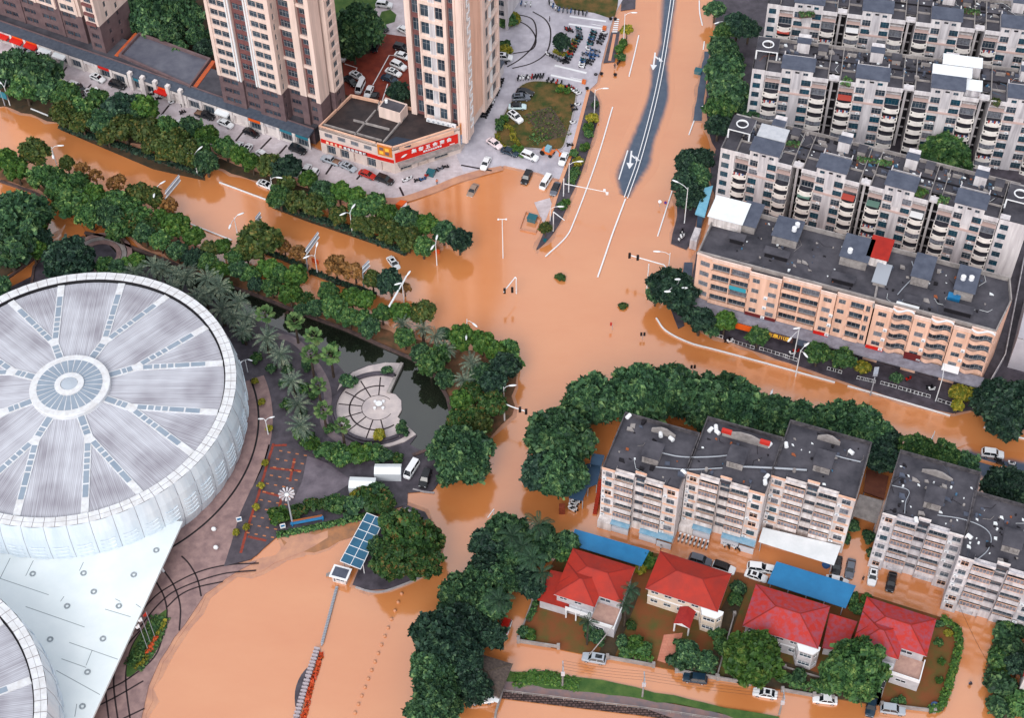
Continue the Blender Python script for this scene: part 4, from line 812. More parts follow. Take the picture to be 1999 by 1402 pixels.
def white_section(fr, L, D, label, m, trim, seed, base=3.0, left=True, right=True, nf=6, blue_base=True):
    rg = random.Random(seed); t = thing('white_block', label, 'apartment block', (*fr[0], 0), fr[1], 'staggered white apartment blocks'); mb = MB(); fh = 3.0; zt = nf * fh + .1; ztop = zt + .55
    q = [0, .17, .42, .56, .80, 1.0]; x = [L * v for v in q]; y = {0: 0, 1: .6, 2: 0.9, 3: .6, 4: 0}
    for i in range(5):
        w_ = x[i + 1] - x[i]; ops = []
        for k in range(nf):
            z = .1 + fh * k
            if i in (0, 4):
                ops.append((w_ * .26, w_ * .78, z + .85, z + 2.4, rg.choice(['dark', 'void', 'blue', 'dark', 'grille'])))
                if i == 0 and k: ops.append((w_ * .08, w_ * .2, z + 1.3, z + 2.1, 'dark'))
            elif i == 2: ops.append((w_ * .06, w_ * .94, z + .6 + (fh / 2 if k < nf - 1 else 0), z + 2.2 + (fh / 2 if k < nf - 1 else 0), 'plain', .35))
            elif k: ops.append((.2, w_ - .2, z + .1, z + 2.45, 'dark', .3))
            else: ops.append((.8, w_ - .8, .1, 2.4, None, .6))
        wall(mb, (x[i], y[i]), (x[i + 1], y[i]), -.3, ztop if i != 2 else ztop + .7, ops, 0, .15, t)
        if i in (1, 3):
            for k in range(1, nf): balc(t, x[i] + .06, x[i + 1] - .06, .1 + fh * k, m, rg.random() < .6).location = (0, y[i], 0)
            mb.box(x[i], x[i + 1], y[i] - 1.0, y[i] - .005, zt - .1, zt + .1, 0); mb.box(x[i], x[i + 1], y[i] - 1.0, y[i] - .8, zt + .1, ztop, 0)
        if i in (0, 4, 2): mb.box(x[i] - .04, x[i + 1] + .04, y[i] - .25, y[i] - .004, ztop - .35 + (.7 if i == 2 else 0), ztop + .04 + (.7 if i == 2 else 0), 1)
        if i in (0, 4):
            for k in range(1, nf): mb.box(x[i] + .2, x[i + 1] - .2, y[i] - .3, y[i] - .003, .1 + fh * k + .6, .1 + fh * k + .8, 1)
            if rg.random() < .9: 
                for k in rg.sample(range(1, nf), 3): place(t, 'ac_unit', ACM, x[i] + .15, y[i] - .02, .1 + fh * k + .2)
    for a in (1, 2, 3, 4): mb.face([(x[a], -.0, -.3), (x[a], 1.4, -.3), (x[a], 1.4, ztop), (x[a], -.0, ztop)], 0)
    wops = [(s_, s_ + 1.2, .1 + fh * k + 1.0, .1 + fh * k + 2.2, 'dark') for k in range(nf) for s_ in (3.2, D - 4)]
    wall(mb, (L, 0), (L, D), -.3, ztop, wops, 0, .15, t); wall(mb, (0, D), (0, 0), -.3, ztop, wops, 0, .15, t); wall(mb, (L, D), (0, D), -.3, ztop, (), 0)
    mb.build('wall', [m, trim], t)
    MB().prism([(.02, .5), (L - .02, .5), (L - .02, D - .02), (.02, D - .02)], zt - .3, zt, 0).build('roof', M_roof, t)
    pb = MB(); pb.box(0, L, D - .25, D + .02, zt - .1, zt + 1.0); pb.box(0, .25, 6, D - .25, zt - .1, zt + .9); pb.box(L - .25, L, 6, D - .25, zt - .1, zt + .9); pb.box(0, .2, 0.3, 6, zt - .1, zt + .6); pb.box(L - .2, L, .3, 6, zt - .1, zt + .6); pp = pb.build('parapet', mat('mossy_concrete', S(54, 52, 58), .85, S(92, 88, 92), 1.0), t)
    sb = MB(); sx = L * .43; wall(sb, (sx, 4.2), (sx + 3.2, 4.2), zt, zt + 2.3, [(.5, 1.4, zt + .1, zt + 1.9, None, .3), (1.9, 2.9, zt + .6, zt + 1.6, None, .2)]); sb.box(sx, sx + 3.2, 4.5, 7.8, zt, zt + 2.3); st = sb.build('stair_house', M_conc, t); MB().box(sx - .25, sx + 3.45, 3.8, 8.0, zt + 2.31, zt + 2.5).build('stair_roof', M_roof, st)
    if blue_base:
        bb = MB().box(0, x[1] * 1.1, -1.5, -.02, 0, 2.5, 0); bb.box(x[1] + .3, x[2] - .1, -1.3, -.9, 0, 1.6, 1); bb.box(x[3] + .1, x[4] - .1, -1.3, -.9, 0, 1.6, 1); bb.box(x[1], x[2], -1.5, .55, 2.45, 2.65, 2); bb.box(x[3], x[5], -1.5, .55, 2.45, 2.65, 2); bb.box(x[4] + .1, x[5], -1.6, -1.4, 0, 1.7, 1)
        bb.build('yard_wall', [M_whw, mat('painted_wall', S(206, 206, 214), .6, S(190, 196, 208), .7), mat('blue_awning', S(110, 160, 190), .5, S(150, 180, 200), 1)], t)
    return t, zt, ztop
zw = 18.65
F1 = frame((1176, 912), (1326, 956), zw); SEC = []
ang = F1[1]; Ls = F1[2]
depth = 14.2
lab = ['white six storey block section with staircase windows, nearest the dark L-shaped roof', 'middle section of the white staggered block, peach side wall', 'right section of the white staggered block above the pale carport']
for i, c in enumerate(((1176, 912), (1341, 921), (1506.5, 928))):
    A = P(*c, zw); SEC.append(((A, ang), white_section((A, ang), Ls * (1.0, 1.0, 1.06)[i], depth, lab[i], M_whw, M_peachtrim, 3 + i, blue_base=i < 2)))
A2_ = P(1723.7, 1000.7, zw); SEC.append(((A2_, ang), white_section((A2_, ang), Ls * 1.02, 15.5, 'grey white block at right edge, upper section with glazed balconies', M_greyw, M_whw, 21, blue_base=False)))
A3_ = P(1872.6, 1085.5, zw); SEC.append(((A3_, ang), white_section((A3_, ang), Ls * 1.05, 15.5, 'grey white block cut by the right edge, lower section', M_greyw, M_whw, 22, blue_base=False)))
zr1 = SEC[0][1][1]
for i, sc in enumerate(SEC): junk(sc[0], .8, Ls - .8, 1.2, 13.2, sc[1][1] + .005, 26 if i < 3 else 60, 'litter on the flat roof of white block section, %s from the left' % ORD[i], 40 + i)
pipe([(1286, 883), (1330, 892), (1390, 892), (1441, 887)], zr1 + .5, .13, 'pale pipe sagging across the left white block roof, upper'); pipe([(1280, 912), (1345, 917), (1410, 914)], zr1 + .5, .11, 'thin pale pipe on the white block roof, lower left'); pipe([(1444, 911), (1510, 914), (1575, 918)], zr1 + .5, .2, 'double grey pipe between the two stair houses on the white block')
pipe([(1590, 903), (1597, 882)], zr1 + .4, .15, 'short pipe rising behind the right stair house'); pipe([(1612, 884), (1650, 895), (1680, 902)], zr1 + .4, .12, 'long thin pipe on the right white roof section')
zr2 = SEC[3][1][1]; pipe([(1830, 1006), (1880, 1014), (1920, 1030), (1935, 1050), (1928, 1075), (1905, 1095)], zr2 + .4, .09, 'curved pale pipe on the roof of the right edge block'); pipe([(1738, 947), (1774, 958), (1768, 980), (1766, 1003)], zr2 + .3, .08, 'thin angled pipe on the right edge block roof')
for i, (x, y, zz, wht) in enumerate(((1227, 812, zr1 + .9, 'at the far corner of the left section'), (1290, 848, zr1 + .2, 'beside the left pediment'), (1311, 856, zr1, 'standing right of the left pediment'), (1387, 838, zr1, 'left of three by the red tipped pediment'), (1398, 834, zr1, 'middle of three by the red tipped pediment'), (1401, 843, zr1, 'right of three by the red tipped pediment'), (1502, 868, zr1, 'left of the pair between middle and right sections'), (1535, 868, zr1, 'right of the pair between middle and right sections'), (1335, 921, zr1, 'by the step between left and middle sections'), (1497, 930, zr1, 'upper of two by the step to the right section'), (1494, 941, zr1, 'lower of two by the step to the right section'), (1662, 882, zr1, 'near the blue tarp on the right section'), (1814, 969, zr2, 'on the right edge block by its stair house'), (1789, 1015, zr2, 'at the front parapet of the right edge block'), (1893, 1047, zr2, 'left of the curved pipe'))):
    p = P(x, y, zz + .6); mb = MB(); mb.cyl((-.55, 0, .45), (.55, 0, .45), .42, .42, 10); mb.box(-.4, -.3, -.3, .3, 0, .2); mb.box(.3, .4, -.3, .3, 0, .2); o = mb.build('roof_tank', M_white, None, loc=(*p, zz), rz=ang + R(70 + 40 * (i % 3))); tag(o, 'small white roof tank ' + wht, 'water tank', 'white tanks on the white block roofs')
def pediment(px0, py0, px1, py1, z, label, red=False, hh=2.4):
    a, b = P(px0, py0, z), P(px1, py1, z); d = b - a; L_ = np.linalg.norm(d); t_ = thing('pediment', label, 'parapet wall', (*a, z - 1.2), math.atan2(d[1], d[0]))
    me = MB(); pts = [(0, 0), (L_, 0), (L_, hh * .55), (L_ * .62, hh), (L_ * .38, hh), (0, hh * .55)]
    for y_ in (0, .35): me.face([(p[0], y_, p[1]) for p in pts])
    for i in range(6): p, q = pts[i], pts[(i + 1) % 6]; me.face([(p[0], 0, p[1]), (q[0], 0, q[1]), (q[0], .35, q[1]), (p[0], .35, p[1])])
    me.build('panel', M_conc, t_)
    if red:
        for x in (-.2, L_ - 1.8): MB().prism([(x, -.1), (x + 2, -.1), (x + 2, .6), (x, .6)], hh * .5, lambda a_, b_: hh * .8 + .25 * (1 if abs(a_ - x - 1) < .5 else 0)).build('red_cap', M_redroof, t_)
pediment(1272, 838, 1318, 853, zr1 + .8, 'weathered grey pediment on the back parapet of the left section'); pediment(1410, 846, 1500, 872, zr1 + .8, 'long grey pediment with two red tile ends', True, 2.8); pediment(1596, 853, 1640, 866, zr1 + .8, 'grey pediment panel on the back parapet of the right section'); pediment(1800, 918, 1860, 938, zr2 + .6, 'dark gabled parapet on the right edge block', False, 2.2)
# pale carport and grey shed roofs beside them
def flat_roof(name, label, cat, pts, z, th, m, posts=True, slope=0, pm=None, z0=0):
    w_ = [P(x, y, z) for x, y in pts]; t_ = thing(name, label, cat, (*w_[0], 0)); w_ = [p - w_[0] for p in w_]; MB().prism([tuple(p) for p in w_], z - th, z).build('roof', m, t_)
    if posts:
        c = sum(w_) / len(w_)
        for p in w_: p = p + (c - p) * .06; MB().cyl((*p, z0 - .3), (*p, z - th), .1, .1, 6).build('post', pm or M_steel, t_)
    return t_
ct = flat_roof('pale_carport', 'large pale sheet carport roof under the right white section', 'carport', [(1489, 1030), (1642, 1066), (1628, 1104), (1481, 1058)], 3.2, .15, M_shedw)
flat_roof('link_shed', 'grey concrete shed roof between the two white blocks', 'shed', [(1678, 965), (1724, 978), (1711, 1022), (1664, 1006)], 3.4, .3, M_conc)
flat_roof('brown_shed', 'brown flat roof behind the grey concrete shed', 'shed', [(1692, 916), (1735, 930), (1726, 975), (1686, 960)], 2.6, .3, mat('rusty_roof', S(86, 46, 34), .8, S(104, 60, 44), .5))
lt = flat_roof('dark_shelter', 'dark blue L-shaped shelter roof left of the white block', 'shelter', [(1150, 905), (1174, 907), (1166, 945), (1148, 952), (1137, 978), (1110, 972), (1140, 908)], 3.2, .2, M_dkblue)
flat_roof('glass_hatch', 'small dark canopy with red cloth above the L-shaped shelter', 'canopy', [(1156, 885), (1180, 889), (1174, 910), (1152, 906)], 4.2, .15, M_dkblue)
b = MB(); 
for i in range(12): b.prism([tuple(P(1172 - i * .9, 936 + i * 5.4, 5 - i * .4)), tuple(P(1176 - i * .9, 937 + i * 5.4, 5 - i * .4)), tuple(P(1175 - i * .9, 942.4 + i * 5.4, 5 - i * .4)), tuple(P(1168 - i * 1.0, 941.4 + i * 5.4, 5 - i * .4))], 0, 5 - i * .4)
tag(b.build('outer_stair', mat('red_steps', S(150, 46, 28), .7)), 'red stair climbing the end wall of the white block', 'stair')
b = MB(); a = P(1097, 1000, 0); b.box(a[0] - .6, a[0] + .6, a[1] - .6, a[1] + .6, 0, 2.2); tag(b.build('brick_pillar', mat('pillar_brick', S(150, 70, 44), .8, S(120, 56, 40), 2)), 'red brick gate pillar in the flood by the dark shelter', 'pillar')
# ------------------------------------------------------------------ red roofed villas
def hip(mb, x0, x1, y0, y1, z, rise, ov=.5, th=.18, m=0, mf=1):
    x0 -= ov; x1 += ov; y0 -= ov; y1 += ov; w_, d_ = x1 - x0, y1 - y0; k = min(w_, d_) / 2
    if w_ >= d_: r = [(x0 + k, y0 + k), (x1 - k, y0 + k)]; fc = [[(x0, y0), (x1, y0), r[1], r[0]], [(x1, y0), (x1, y1), r[1]], [(x1, y1), (x0, y1), r[0], r[1]], [(x0, y1), (x0, y0), r[0]]]
    else: r = [(x0 + k, y0 + k), (x0 + k, y1 - k)]; fc = [[(x0, y0), (x1, y0), r[0]], [(x1, y0), (x1, y1), r[1], r[0]], [(x1, y1), (x0, y1), r[1]], [(x0, y1), (x0, y0), r[0], r[1]]]
    for f in fc: mb.face([(*p, z + (rise if p in r else 0)) for p in f], m)
    c = [(x0, y0), (x1, y0), (x1, y1), (x0, y1)]
    for i in range(4): a, b = c[i], c[(i + 1) % 4]; mb.face([(*a, z - th), (*b, z - th), (*b, z), (*a, z)], mf)
    mb.face([(*p, z - th) for p in c[::-1]], mf)
    rid = []
    if w_ >= d_: e = [(c[0], r[0]), (c[3], r[0]), (c[1], r[1]), (c[2], r[1]), (r[0], r[1])]
    else: e = [(c[0], r[0]), (c[1], r[0]), (c[3], r[1]), (c[2], r[1]), (r[0], r[1])]
    for a, b in e:
        za = z + (rise if a in r else 0); zb = z + rise; mb.cyl((*a, za), (*b, zb), .11, .11, 5, 2)
M_ridge = mat('ridge_tile', S(140, 40, 34), .7); M_tile = mat('red_roof_tile', S(178, 46, 30), .55, S(138, 44, 38), .35, bump=.35, bscale=9, detail=12, lo=.3, hi=.75); M_tilew = mat('weathered_red_tile', S(178, 46, 38), .6, S(150, 76, 92), .9, detail=9, lo=.42, hi=.66)
M_vw = mat('villa_render', S(222, 206, 188), .75, S(206, 190, 176), .6); M_vg = mat('villa_grey_render', S(196, 192, 196), .75, S(176, 172, 178), .6)
def villa(tl, tr, bl, label, wallm, tile, wing=None, porch=None, bay=None, ze=6.3):
    A = P(*bl, ze); B0 = P(*tl, ze); T = P(*tr, ze); an = math.atan2(T[1] - B0[1], T[0] - B0[0]); fr = (A, an); L = np.linalg.norm(T - B0); D = loc(fr, *tl, ze)[1]
    t = thing('villa', label, 'villa', (*A, .3), an, 'red roofed villas'); ov = .55; x0, x1, y0, y1 = ov, L - ov, ov, D - ov
    mb = MB(); z = ze - .3
    def facade(a, b, wins):
        ln = math.hypot(b[0] - a[0], b[1] - a[1]); wall(mb, a, b, 0, z - .2, [(s, s + w_, za, zb, k) for s, w_, za, zb, k in wins if s + w_ < ln - .1], 0, .15, t)
    n = max(1, int((x1 - x0) / 2.6)); stp = (x1 - x0) / n
    F = [(stp * i + .55, 1.5, za, za + 1.3, 'wh') for i in range(n) for za in (1.0, 4.0)]
    if wing:   # set-back right part with terrace
        xs = x0 + (x1 - x0) * wing; yb = y0 + 2.6
        facade((x0, y0), (xs, y0), F); facade((xs, y0), (xs, yb), []); facade((xs, yb), (x1, yb), [(.5, 2.2, 3.6, 5.2, 'wh')]); facade((x1, yb), (x1, y1), [(1.5, 1.4, 1, 2.3, 'wh'), (1.5, 1.4, 4, 5.3, 'wh'), (4.5, 1.2, 4, 5.3, 'wh')])
        tb = MB(); tb.box(xs + .02, x1 + .6, y0 - 2.2, yb - .02, 0, 3.0, 0); tb.box(xs + .02, x1 + .6, y0 - 2.2, y0 - 2.0, 3.0, 3.9, 1); tb.box(x1 + .4, x1 + .6, y0 - 2.0, yb - .02, 3.0, 3.9, 1); tb.box(xs - 2.2, xs + .02, y0 - 1.2, y0 - .02, 2.7, 3.1, 1); tb.box(xs - 5.2, xs - .0, y0 - 1.2, y0 - 1.05, 3.1, 3.9, 1); tb.box(xs - 5.2, xs - 2.3, y0 - 1.2, y0 - .02, 2.8, 3.1, 1)
        tb.box(xs + .2, x1 + .4, y0 - 2.0, yb - .1, 3.0, 3.02, 2)
        te = tb.build('terrace', [wallm, M_white, mat('terrace_tile', S(196, 160, 146), .7, S(176, 140, 130), 1)], t)
        place(t, 'window', win_mesh(2.0, .8, 'wh'), xs + 1.0, y0 - 2.22, 1.5); 
        for x in (xs - 5.0, xs - 3.0, x1 + .3): MB().cyl((x, y0 - 1.1, 0), (x, y0 - 1.1, 2.8), .16, .16, 8).build('column', M_white, t)
    else:
        facade((x0, y0), (x1, y0), F); facade((x1, y0), (x1, y1), [(1.5, 1.4, 1, 2.3, 'wh'), (1.5, 1.4, 4, 5.3, 'wh'), (5, 1.4, 4, 5.3, 'wh')])
    facade((x1, y1), (x0, y1), F); facade((x0, y1), (x0, y0), [(1.5, 1.4, 1, 2.3, 'wh'), (1.5, 1.4, 4, 5.3, 'wh')])
    mb.box(x0 - .08, x1 + .08 if not wing else x0 + (x1 - x0) * wing, y0 - .12, y0 - .004, 2.9, 3.2, 1)
    mb.build('wall', [wallm, M_white], t)
    rb = MB()
    if wing:
        hip(rb, x0, x1, y0 + 2.6, y1, z - .1, 2.0); hip(rb, x0, x0 + (x1 - x0) * wing, y0, y0 + 2.6 + (y1 - y0 - 2.6) * .55, z - .09, 2.0)
    else: hip(rb, x0, x1, y0, y1, z - .1, 2.2)
    rb.build('roof', [tile, M_vg, M_ridge], t)
    if porch:
        c = loc(fr, *porch, 3.2); px = c[0]; g = MB(); zz = 3.0; hw, y2 = 1.6, y0 - .1; yf = c[1] - .2
        g.face([(px - hw, yf, zz), (px, yf, zz + .9), (px, y2, zz + .9), (px - hw, y2, zz)], 0); g.face([(px, yf, zz + .9), (px + hw, yf, zz), (px + hw, y2, zz), (px, y2, zz + .9)], 0); g.face([(px - hw, yf, zz), (px + hw, yf, zz), (px, yf, zz + .9)], 1); g.face([(px - hw, yf, zz), (px - hw, y2, zz), (px + hw, y2, zz), (px + hw, yf, zz)], 1)
        pr = g.build('porch_roof', [mat('porch_tile', S(170, 48, 44), .6, S(150, 40, 40), 1), M_white], t)
        for x in (px - 1.4, px + 1.4): MB().cyl((x, yf + .3, 0), (x, yf + .3, zz), .18, .18, 8).build('column', M_white, t)
    if bay:
        c = loc(fr, *bay, 3.); bx = c[0]; by = y0 - 1.9; b = MB(); P5 = [(bx - 2.4, y0 + .1), (bx - 1.5, by), (bx + 1.3, by), (bx + 2.2, y0 - .6), (bx + 2.2, y0 + .1)]
        for p, q in zip(P5[:-1], P5[1:]):
            ln = math.hypot(q[0] - p[0], q[1] - p[1]); wall(b, p, q, 0, 5.5, [(.25, ln - .25, za, za + 1.3, 'wh') for za in (1.0, 3.9)] if ln > 1 else [], 0, .12, t)
        b.prism(P5, 5.5, 5.7, 1); b.prism(P5, 2.75, 2.95, 1); b.build('bay', [wallm, M_white], t)
    return t, fr, L, D
V1 = villa((1123, 1071), (1246, 1109), (1080, 1160.5), 'leftmost red roofed villa with a low red side wing and tiled terrace', M_vg, M_tile, wing=.62)
V2 = villa((1289, 1075), (1429, 1120), (1259, 1149), 'red hip roofed villa with red porch roof and rounded bay', M_vw, M_tile, porch=(1331, 1222), bay=(1385, 1214))
V3 = villa((1475, 1139), (1621, 1183), (1449, 1222), 'weathered red roofed villa behind the round yellow-green tree', M_vg, M_tilew, bay=(1572, 1285))
V4 = villa((1692.5, 1164.5), (1829.6, 1208.5), (1663.6, 1259), 'rightmost red roofed villa with terrace beside the clipped hedge', M_vg, M_tilew, wing=.62)
def red_link(pts, z, label, m):
    t_ = thing('annexe', label, 'annexe', (*P(*pts[0], z), .3)); o = P(*pts[0], z); w_ = [P(*p, z) - o for p in pts]; MB().prism([tuple(p) for p in w_], z - .55, z - .3).build('roof', m, t_); c = sum(w_) / len(w_); MB().prism([tuple(p + (c - p) * .12) for p in w_], 0, z - .56).build('wall', M_vg, t_)
    return t_
red_link([(1075, 1113), (1101, 1119), (1085, 1160), (1112, 1172), (1110, 1189), (1049, 1171)], 3.6, 'low red roofed wing at the left side of the leftmost villa', M_tile)
red_link([(1620, 1198), (1674, 1214), (1651, 1272), (1605, 1265)], 3.4, 'flat weathered red roof linking the two right villas', M_tilew)
flat_roof('blue_carport', 'blue sheet carport roof behind the leftmost villa', 'carport', [(1122, 1033), (1268, 1075), (1252, 1106), (1113, 1064)], 3.0, .15, M_blueroof)
bc = MB(); a, b_, c, d_ = [P(*q, 3.0) for q in ((1516, 1096.5), (1671, 1144), (1651, 1188), (1498, 1139))]
o_ = a; tt = thing('blue_carport', 'long blue sheet carport roof between the middle and right villas', 'carport', (*a, 0)); bc.prism([tuple(p - a) for p in (a, b_, c, d_)], 2.85, 3.0); bc.build('roof', M_blueroof, tt)
for i in range(5):
    for u, v in ((a, b_), (d_, c)): p = u + (v - u) * (.04 + .23 * i) - a; MB().cyl((*p, -.3), (*p, 2.85), .09, .09, 6).build('post', M_steel, tt)
# garden walls with piers
def garden_wall(pts, h, label, th=.25, m=None, z0=0):
    w_ = wline(pts, h); mb = MB(); mb.strip(w_, th, z0, h); t_ = thing('garden_wall', label, 'wall', (*w_[0], 0)); o = mb.build('wall_run', m or M_conc, t_); o.location = (-w_[0][0], -w_[0][1], 0)
    q = MB()
    for p in w_: q = MB().box(p[0] - .3 - w_[0][0], p[0] + .3 - w_[0][0], p[1] - .3 - w_[0][1], p[1] + .3 - w_[0][1], z0, h + .4); q.build('pier', M_conc, t_)
    return t_
garden_wall([(1012, 1249), (1090, 1261)], 1.1, 'low wall in front of the leftmost villa garden'); garden_wall([(1186, 1281), (1276, 1297)], 1.1, 'low wall in front of the second villa, left of its path'); garden_wall([(1321, 1307), (1402, 1322), (1464, 1332)], 1.1, 'low wall in front of the second villa, right of its path'); garden_wall([(1528, 1345), (1590, 1356), (1626, 1362)], 1.0, 'low wall in front of the third villa'); garden_wall([(1722, 1374), (1825, 1386)], 1.0, 'low wall in front of the rightmost villa'); garden_wall([(1040, 1170), (1012, 1246)], .9, 'side wall of the leftmost villa garden'); garden_wall([(1434, 1198), (1400, 1320)], 1.0, 'dividing wall between second and third villa gardens'); garden_wall([(1532, 1302), (1620, 1328)], .7, 'grey low wall inside the third villa garden')

# ------------------------------------------------------------------ shop arcade, podium and corner shop
FS = frame((0, 80), (620, 297), .25); Ls = FS[2]; t = thing('shop_arcade', 'long single storey row of shops with grey sloping roof', 'shop row', (*FS[0], .25), FS[1])
mb = MB(); bay = 4.6; n0, n1 = -7, int(Ls / bay)
M_shopw = mat('shop_front_render', S(232, 224, 222), .7, S(208, 200, 200), .5); M_signs = [M_shopw, M_orange, M_greyw, M_red, mat('teal_sign', S(40, 120, 140), .5), M_shopw, M_greyw]
rgx = random.Random(5)
for i in range(n0, n1):
    x = i * bay; wall(mb, (x, 0), (x + bay, 0), 0, 4.2, [(.7, bay - .5, .05, 2.9, 'dark' if rgx.random() < .6 else None, .7)], 0, .7, t); mb.box(x - .35, x + .45, -.3, -.004, 0, 4.3, 0)
    if rgx.random() < .75: sign_board(t, x + .6, x + bay - .45, -.05, 2.95, 4.05, rgx.choice(M_signs))
    if rgx.random() < .3: MB().prism([(x + .5, -1.6), (x + bay - .4, -1.6), (x + bay - .4, -.1), (x + .5, -.1)], 2.6, lambda a, b: 3.0 + (b + 1.6) * .2).build('awning', rgx.choice([M_white, M_red, M_shedw, M_dkblue]), t)
mb.build('wall', M_shopw, t)
rb = MB(); rb.prism([(n0 * bay, -.5), (n1 * bay, -.5), (n1 * bay, 2.2), (n0 * bay, 2.2)], 4.2, lambda x, y: 4.5 + (y + .5) * .16); r_ = rb.build('roof', mat('grey_sheet_roof', S(64, 72, 86), .5, S(82, 90, 104), 1.2), t)
rl = MB()
for i in range(int((n1 - n0) * bay / 1.4)): x = n0 * bay + i * 1.4; rl.box(x, x + .12, -.5, 3.0, 4.55, 4.6 + .6 * .5, 0)
cp = MB(); cp.box(n0 * bay, n1 * bay, 2.22, 2.5, 0, 5.2); cp.build('back_parapet', M_brown, t)
MB().box(n0 * bay, n1 * bay, 2.52, 11, 0, 4.6).build('rear_roof', M_roof, t)
for i in range(5):   # white gabled portal of the podium
    x = loc(FS, 262 + i * 24, 172 + i * 9, .25)[0]; MB().box(x - .5, x + .5, -.9, .2, 0, 5.6).build('portal_pier', M_shopw, t)
c4 = [P(*q, 5.0) for q in ((272, 66), (412, 117), (372, 172), (232, 110))]; t = thing('podium', 'large empty grey podium roof between the left tower and the middle tower', 'podium', (*c4[3], .24)); o = c4[3]
q4 = [tuple(p - o) for p in c4]; MB().prism(q4, 0, 4.7).build('roof_slab', mat('podium_deck', S(84, 86, 100), .6, S(104, 106, 118), .3, spec=.4), t)
b = MB(); parapet(b, q4, 4.71, 5.5, .5); b.build('parapet', M_brown, t)
for e in ((3, 0), (1, 2)): 
    a, b_ = np.array(q4[e[0]]), np.array(q4[e[1]]); d = b_ - a; nrm = np.array([-d[1], d[0]]) / np.linalg.norm(d) * (1 if e[0] == 3 else 1); MB().strip([a + nrm * .8, b_ + nrm * .8], 1.1, 3.2, 1.6).build('orange_band', mat('faded_orange_panel', S(204, 100, 50), .7, S(176, 84, 60), 1.5), t)
# corner shop
zc_ = 8.6; q = [P(*p, zc_) for p in ((622, 247), (735, 281), (767, 289), (897, 248), (906, 232), (740, 197), (685, 185))]
t = thing('corner_shop', 'two storey corner shop with big red sign and dark flat roof', 'shop', (*q[0], .25)); o = q[0]; q = [tuple(p - o) for p in q]
mb = MB(); d01 = math.dist(q[0], q[1]); d12 = math.dist(q[1], q[2]); d23 = math.dist(q[2], q[3])
wall(mb, q[0], q[1], 0, zc_ - .25, [(1.4 + i * 3.6, 3.5 + i * 3.6, 5.6, 6.9, 'grille') for i in range(4)] + [(1.6 + i * 3.7, 4.0 + i * 3.7, .05, 3.0, ('dark', 'dark', None, 'dark')[i], .6) for i in range(4)], 0, .2, t)
wall(mb, q[1], q[2], 0, zc_ - .25, [(.8, d12 - .8, .05, 2.9, None, .5)], 0, .2, t)
wall(mb, q[2], q[3], 0, zc_ - .25, [(1.5, 4.5, .05, 2.5, 'dark', .7), (6, 9, .05, 2.5, None, .7), (10.5, 14.2, .05, 2.5, 'dark', .7)], 0, .2, t)
for i in (3, 4, 5, 6): wall(mb, q[i], q[(i + 1) % 7], 0, zc_ - .25, [], 0)
mb.build('wall', mat('shop_render', S(222, 206, 198), .7, S(206, 188, 182), .5), t)
MB().prism(q, zc_ - 1.2, zc_ - .9).build('roof', mat('damp_roof', S(34, 30, 34), .6, S(62, 52, 52), .35, spec=.4, detail=9), t)
pb = MB(); parapet(pb, q, zc_ - .24, zc_ + .05, .35); parapet(pb, q, zc_ - .9, zc_ - .25, .2); pb.build('parapet', M_peachtrim, t)
def on(i, s, d=.12):   # point on wall i, s metres along, d outside; with the wall's direction
    a, b = np.array(q[i]), np.array(q[(i + 1) % 7]); u = (b - a) / np.linalg.norm(b - a); n = np.array([u[1], -u[0]]); return a + u * s + n * d, math.atan2(u[1], u[0])
def board(i, s0, s1, z0, z1, m, name, d=.02, th=.14):
    p, an = on(i, s0, d); return MB().box(0, s1 - s0, -th, 0, z0, z1).build(name, m, t, loc=(*p, 0), rz=an)
board(2, .3, d23 - .6, 3.6, 6.5, M_red, 'sign_board', .05); board(2, 1.6, d23 - 1.6, 7.0, 8.0, M_peachtrim, 'cornice', .02, .3); board(2, .8, d23 - .6, 2.6, 3.3, M_conc, 'entrance_canopy', .0, 1.4)
board(0, .2, d01, 3.5, 4.6, M_red, 'sign_board', .04); board(1, 0, d12, 3.5, 4.5, M_red, 'sign_board', .05); board(0, 6.3, 13.0, 3.55, 4.55, M_maroon, 'sign_board', .19, .03); bd = board(1, .2, d12 - .3, 5.2, 8.4, mat('orange_poster', S(216, 134, 46), .6, S(196, 110, 50), 1.2), 'poster_board', .04)
p, an = on(3, .3, .1); MB().box(0, 2.6, -.1, 0, 5.6, 9.2).build('poster_board', MATS['orange_poster'], t, loc=(*p, 0), rz=an); MB().box(0, 2.6, -.11, 0, 2.5, 5.5).build('poster_board', mat('blue_poster', S(64, 104, 160), .6, S(200, 210, 220), .9), t, loc=(*p, 0), rz=an)
def txt(i, s, z, body, size, m, bold=.03):
    p, an = on(i, s, .3); return text(t, body, size, p[0], p[1], z, m, an, bold=bold)
for k, ch in enumerate('集容五金商会'): txt(2, 5.2 + k * 1.85, 5.6, ch, 1.35, M_white, .018)
txt(2, 10.0, 4.45, '建筑五金批发零售', .62, M_white, .01); txt(2, 15.2, 4.0, '0000000', .4, M_white)
p, an = on(2, 2.6, .22); lg = MB()
for k in range(8): a0, a1 = k / 8, (k + 1) / 8; f = lambda a: (-.9 + 1.8 * a, .34 * math.sin(math.pi * a)); lg.face([(f(a0)[0], -.01, 4.75 + f(a0)[0] * .35 - f(a0)[1]), (f(a1)[0], -.01, 4.75 + f(a1)[0] * .35 - f(a1)[1]), (f(a1)[0], -.01, 4.75 + f(a1)[0] * .35 + f(a1)[1]), (f(a0)[0], -.01, 4.75 + f(a0)[0] * .35 + f(a0)[1])])
lg.build('logo_leaf', M_white, t, loc=(*p, .3), rz=an)
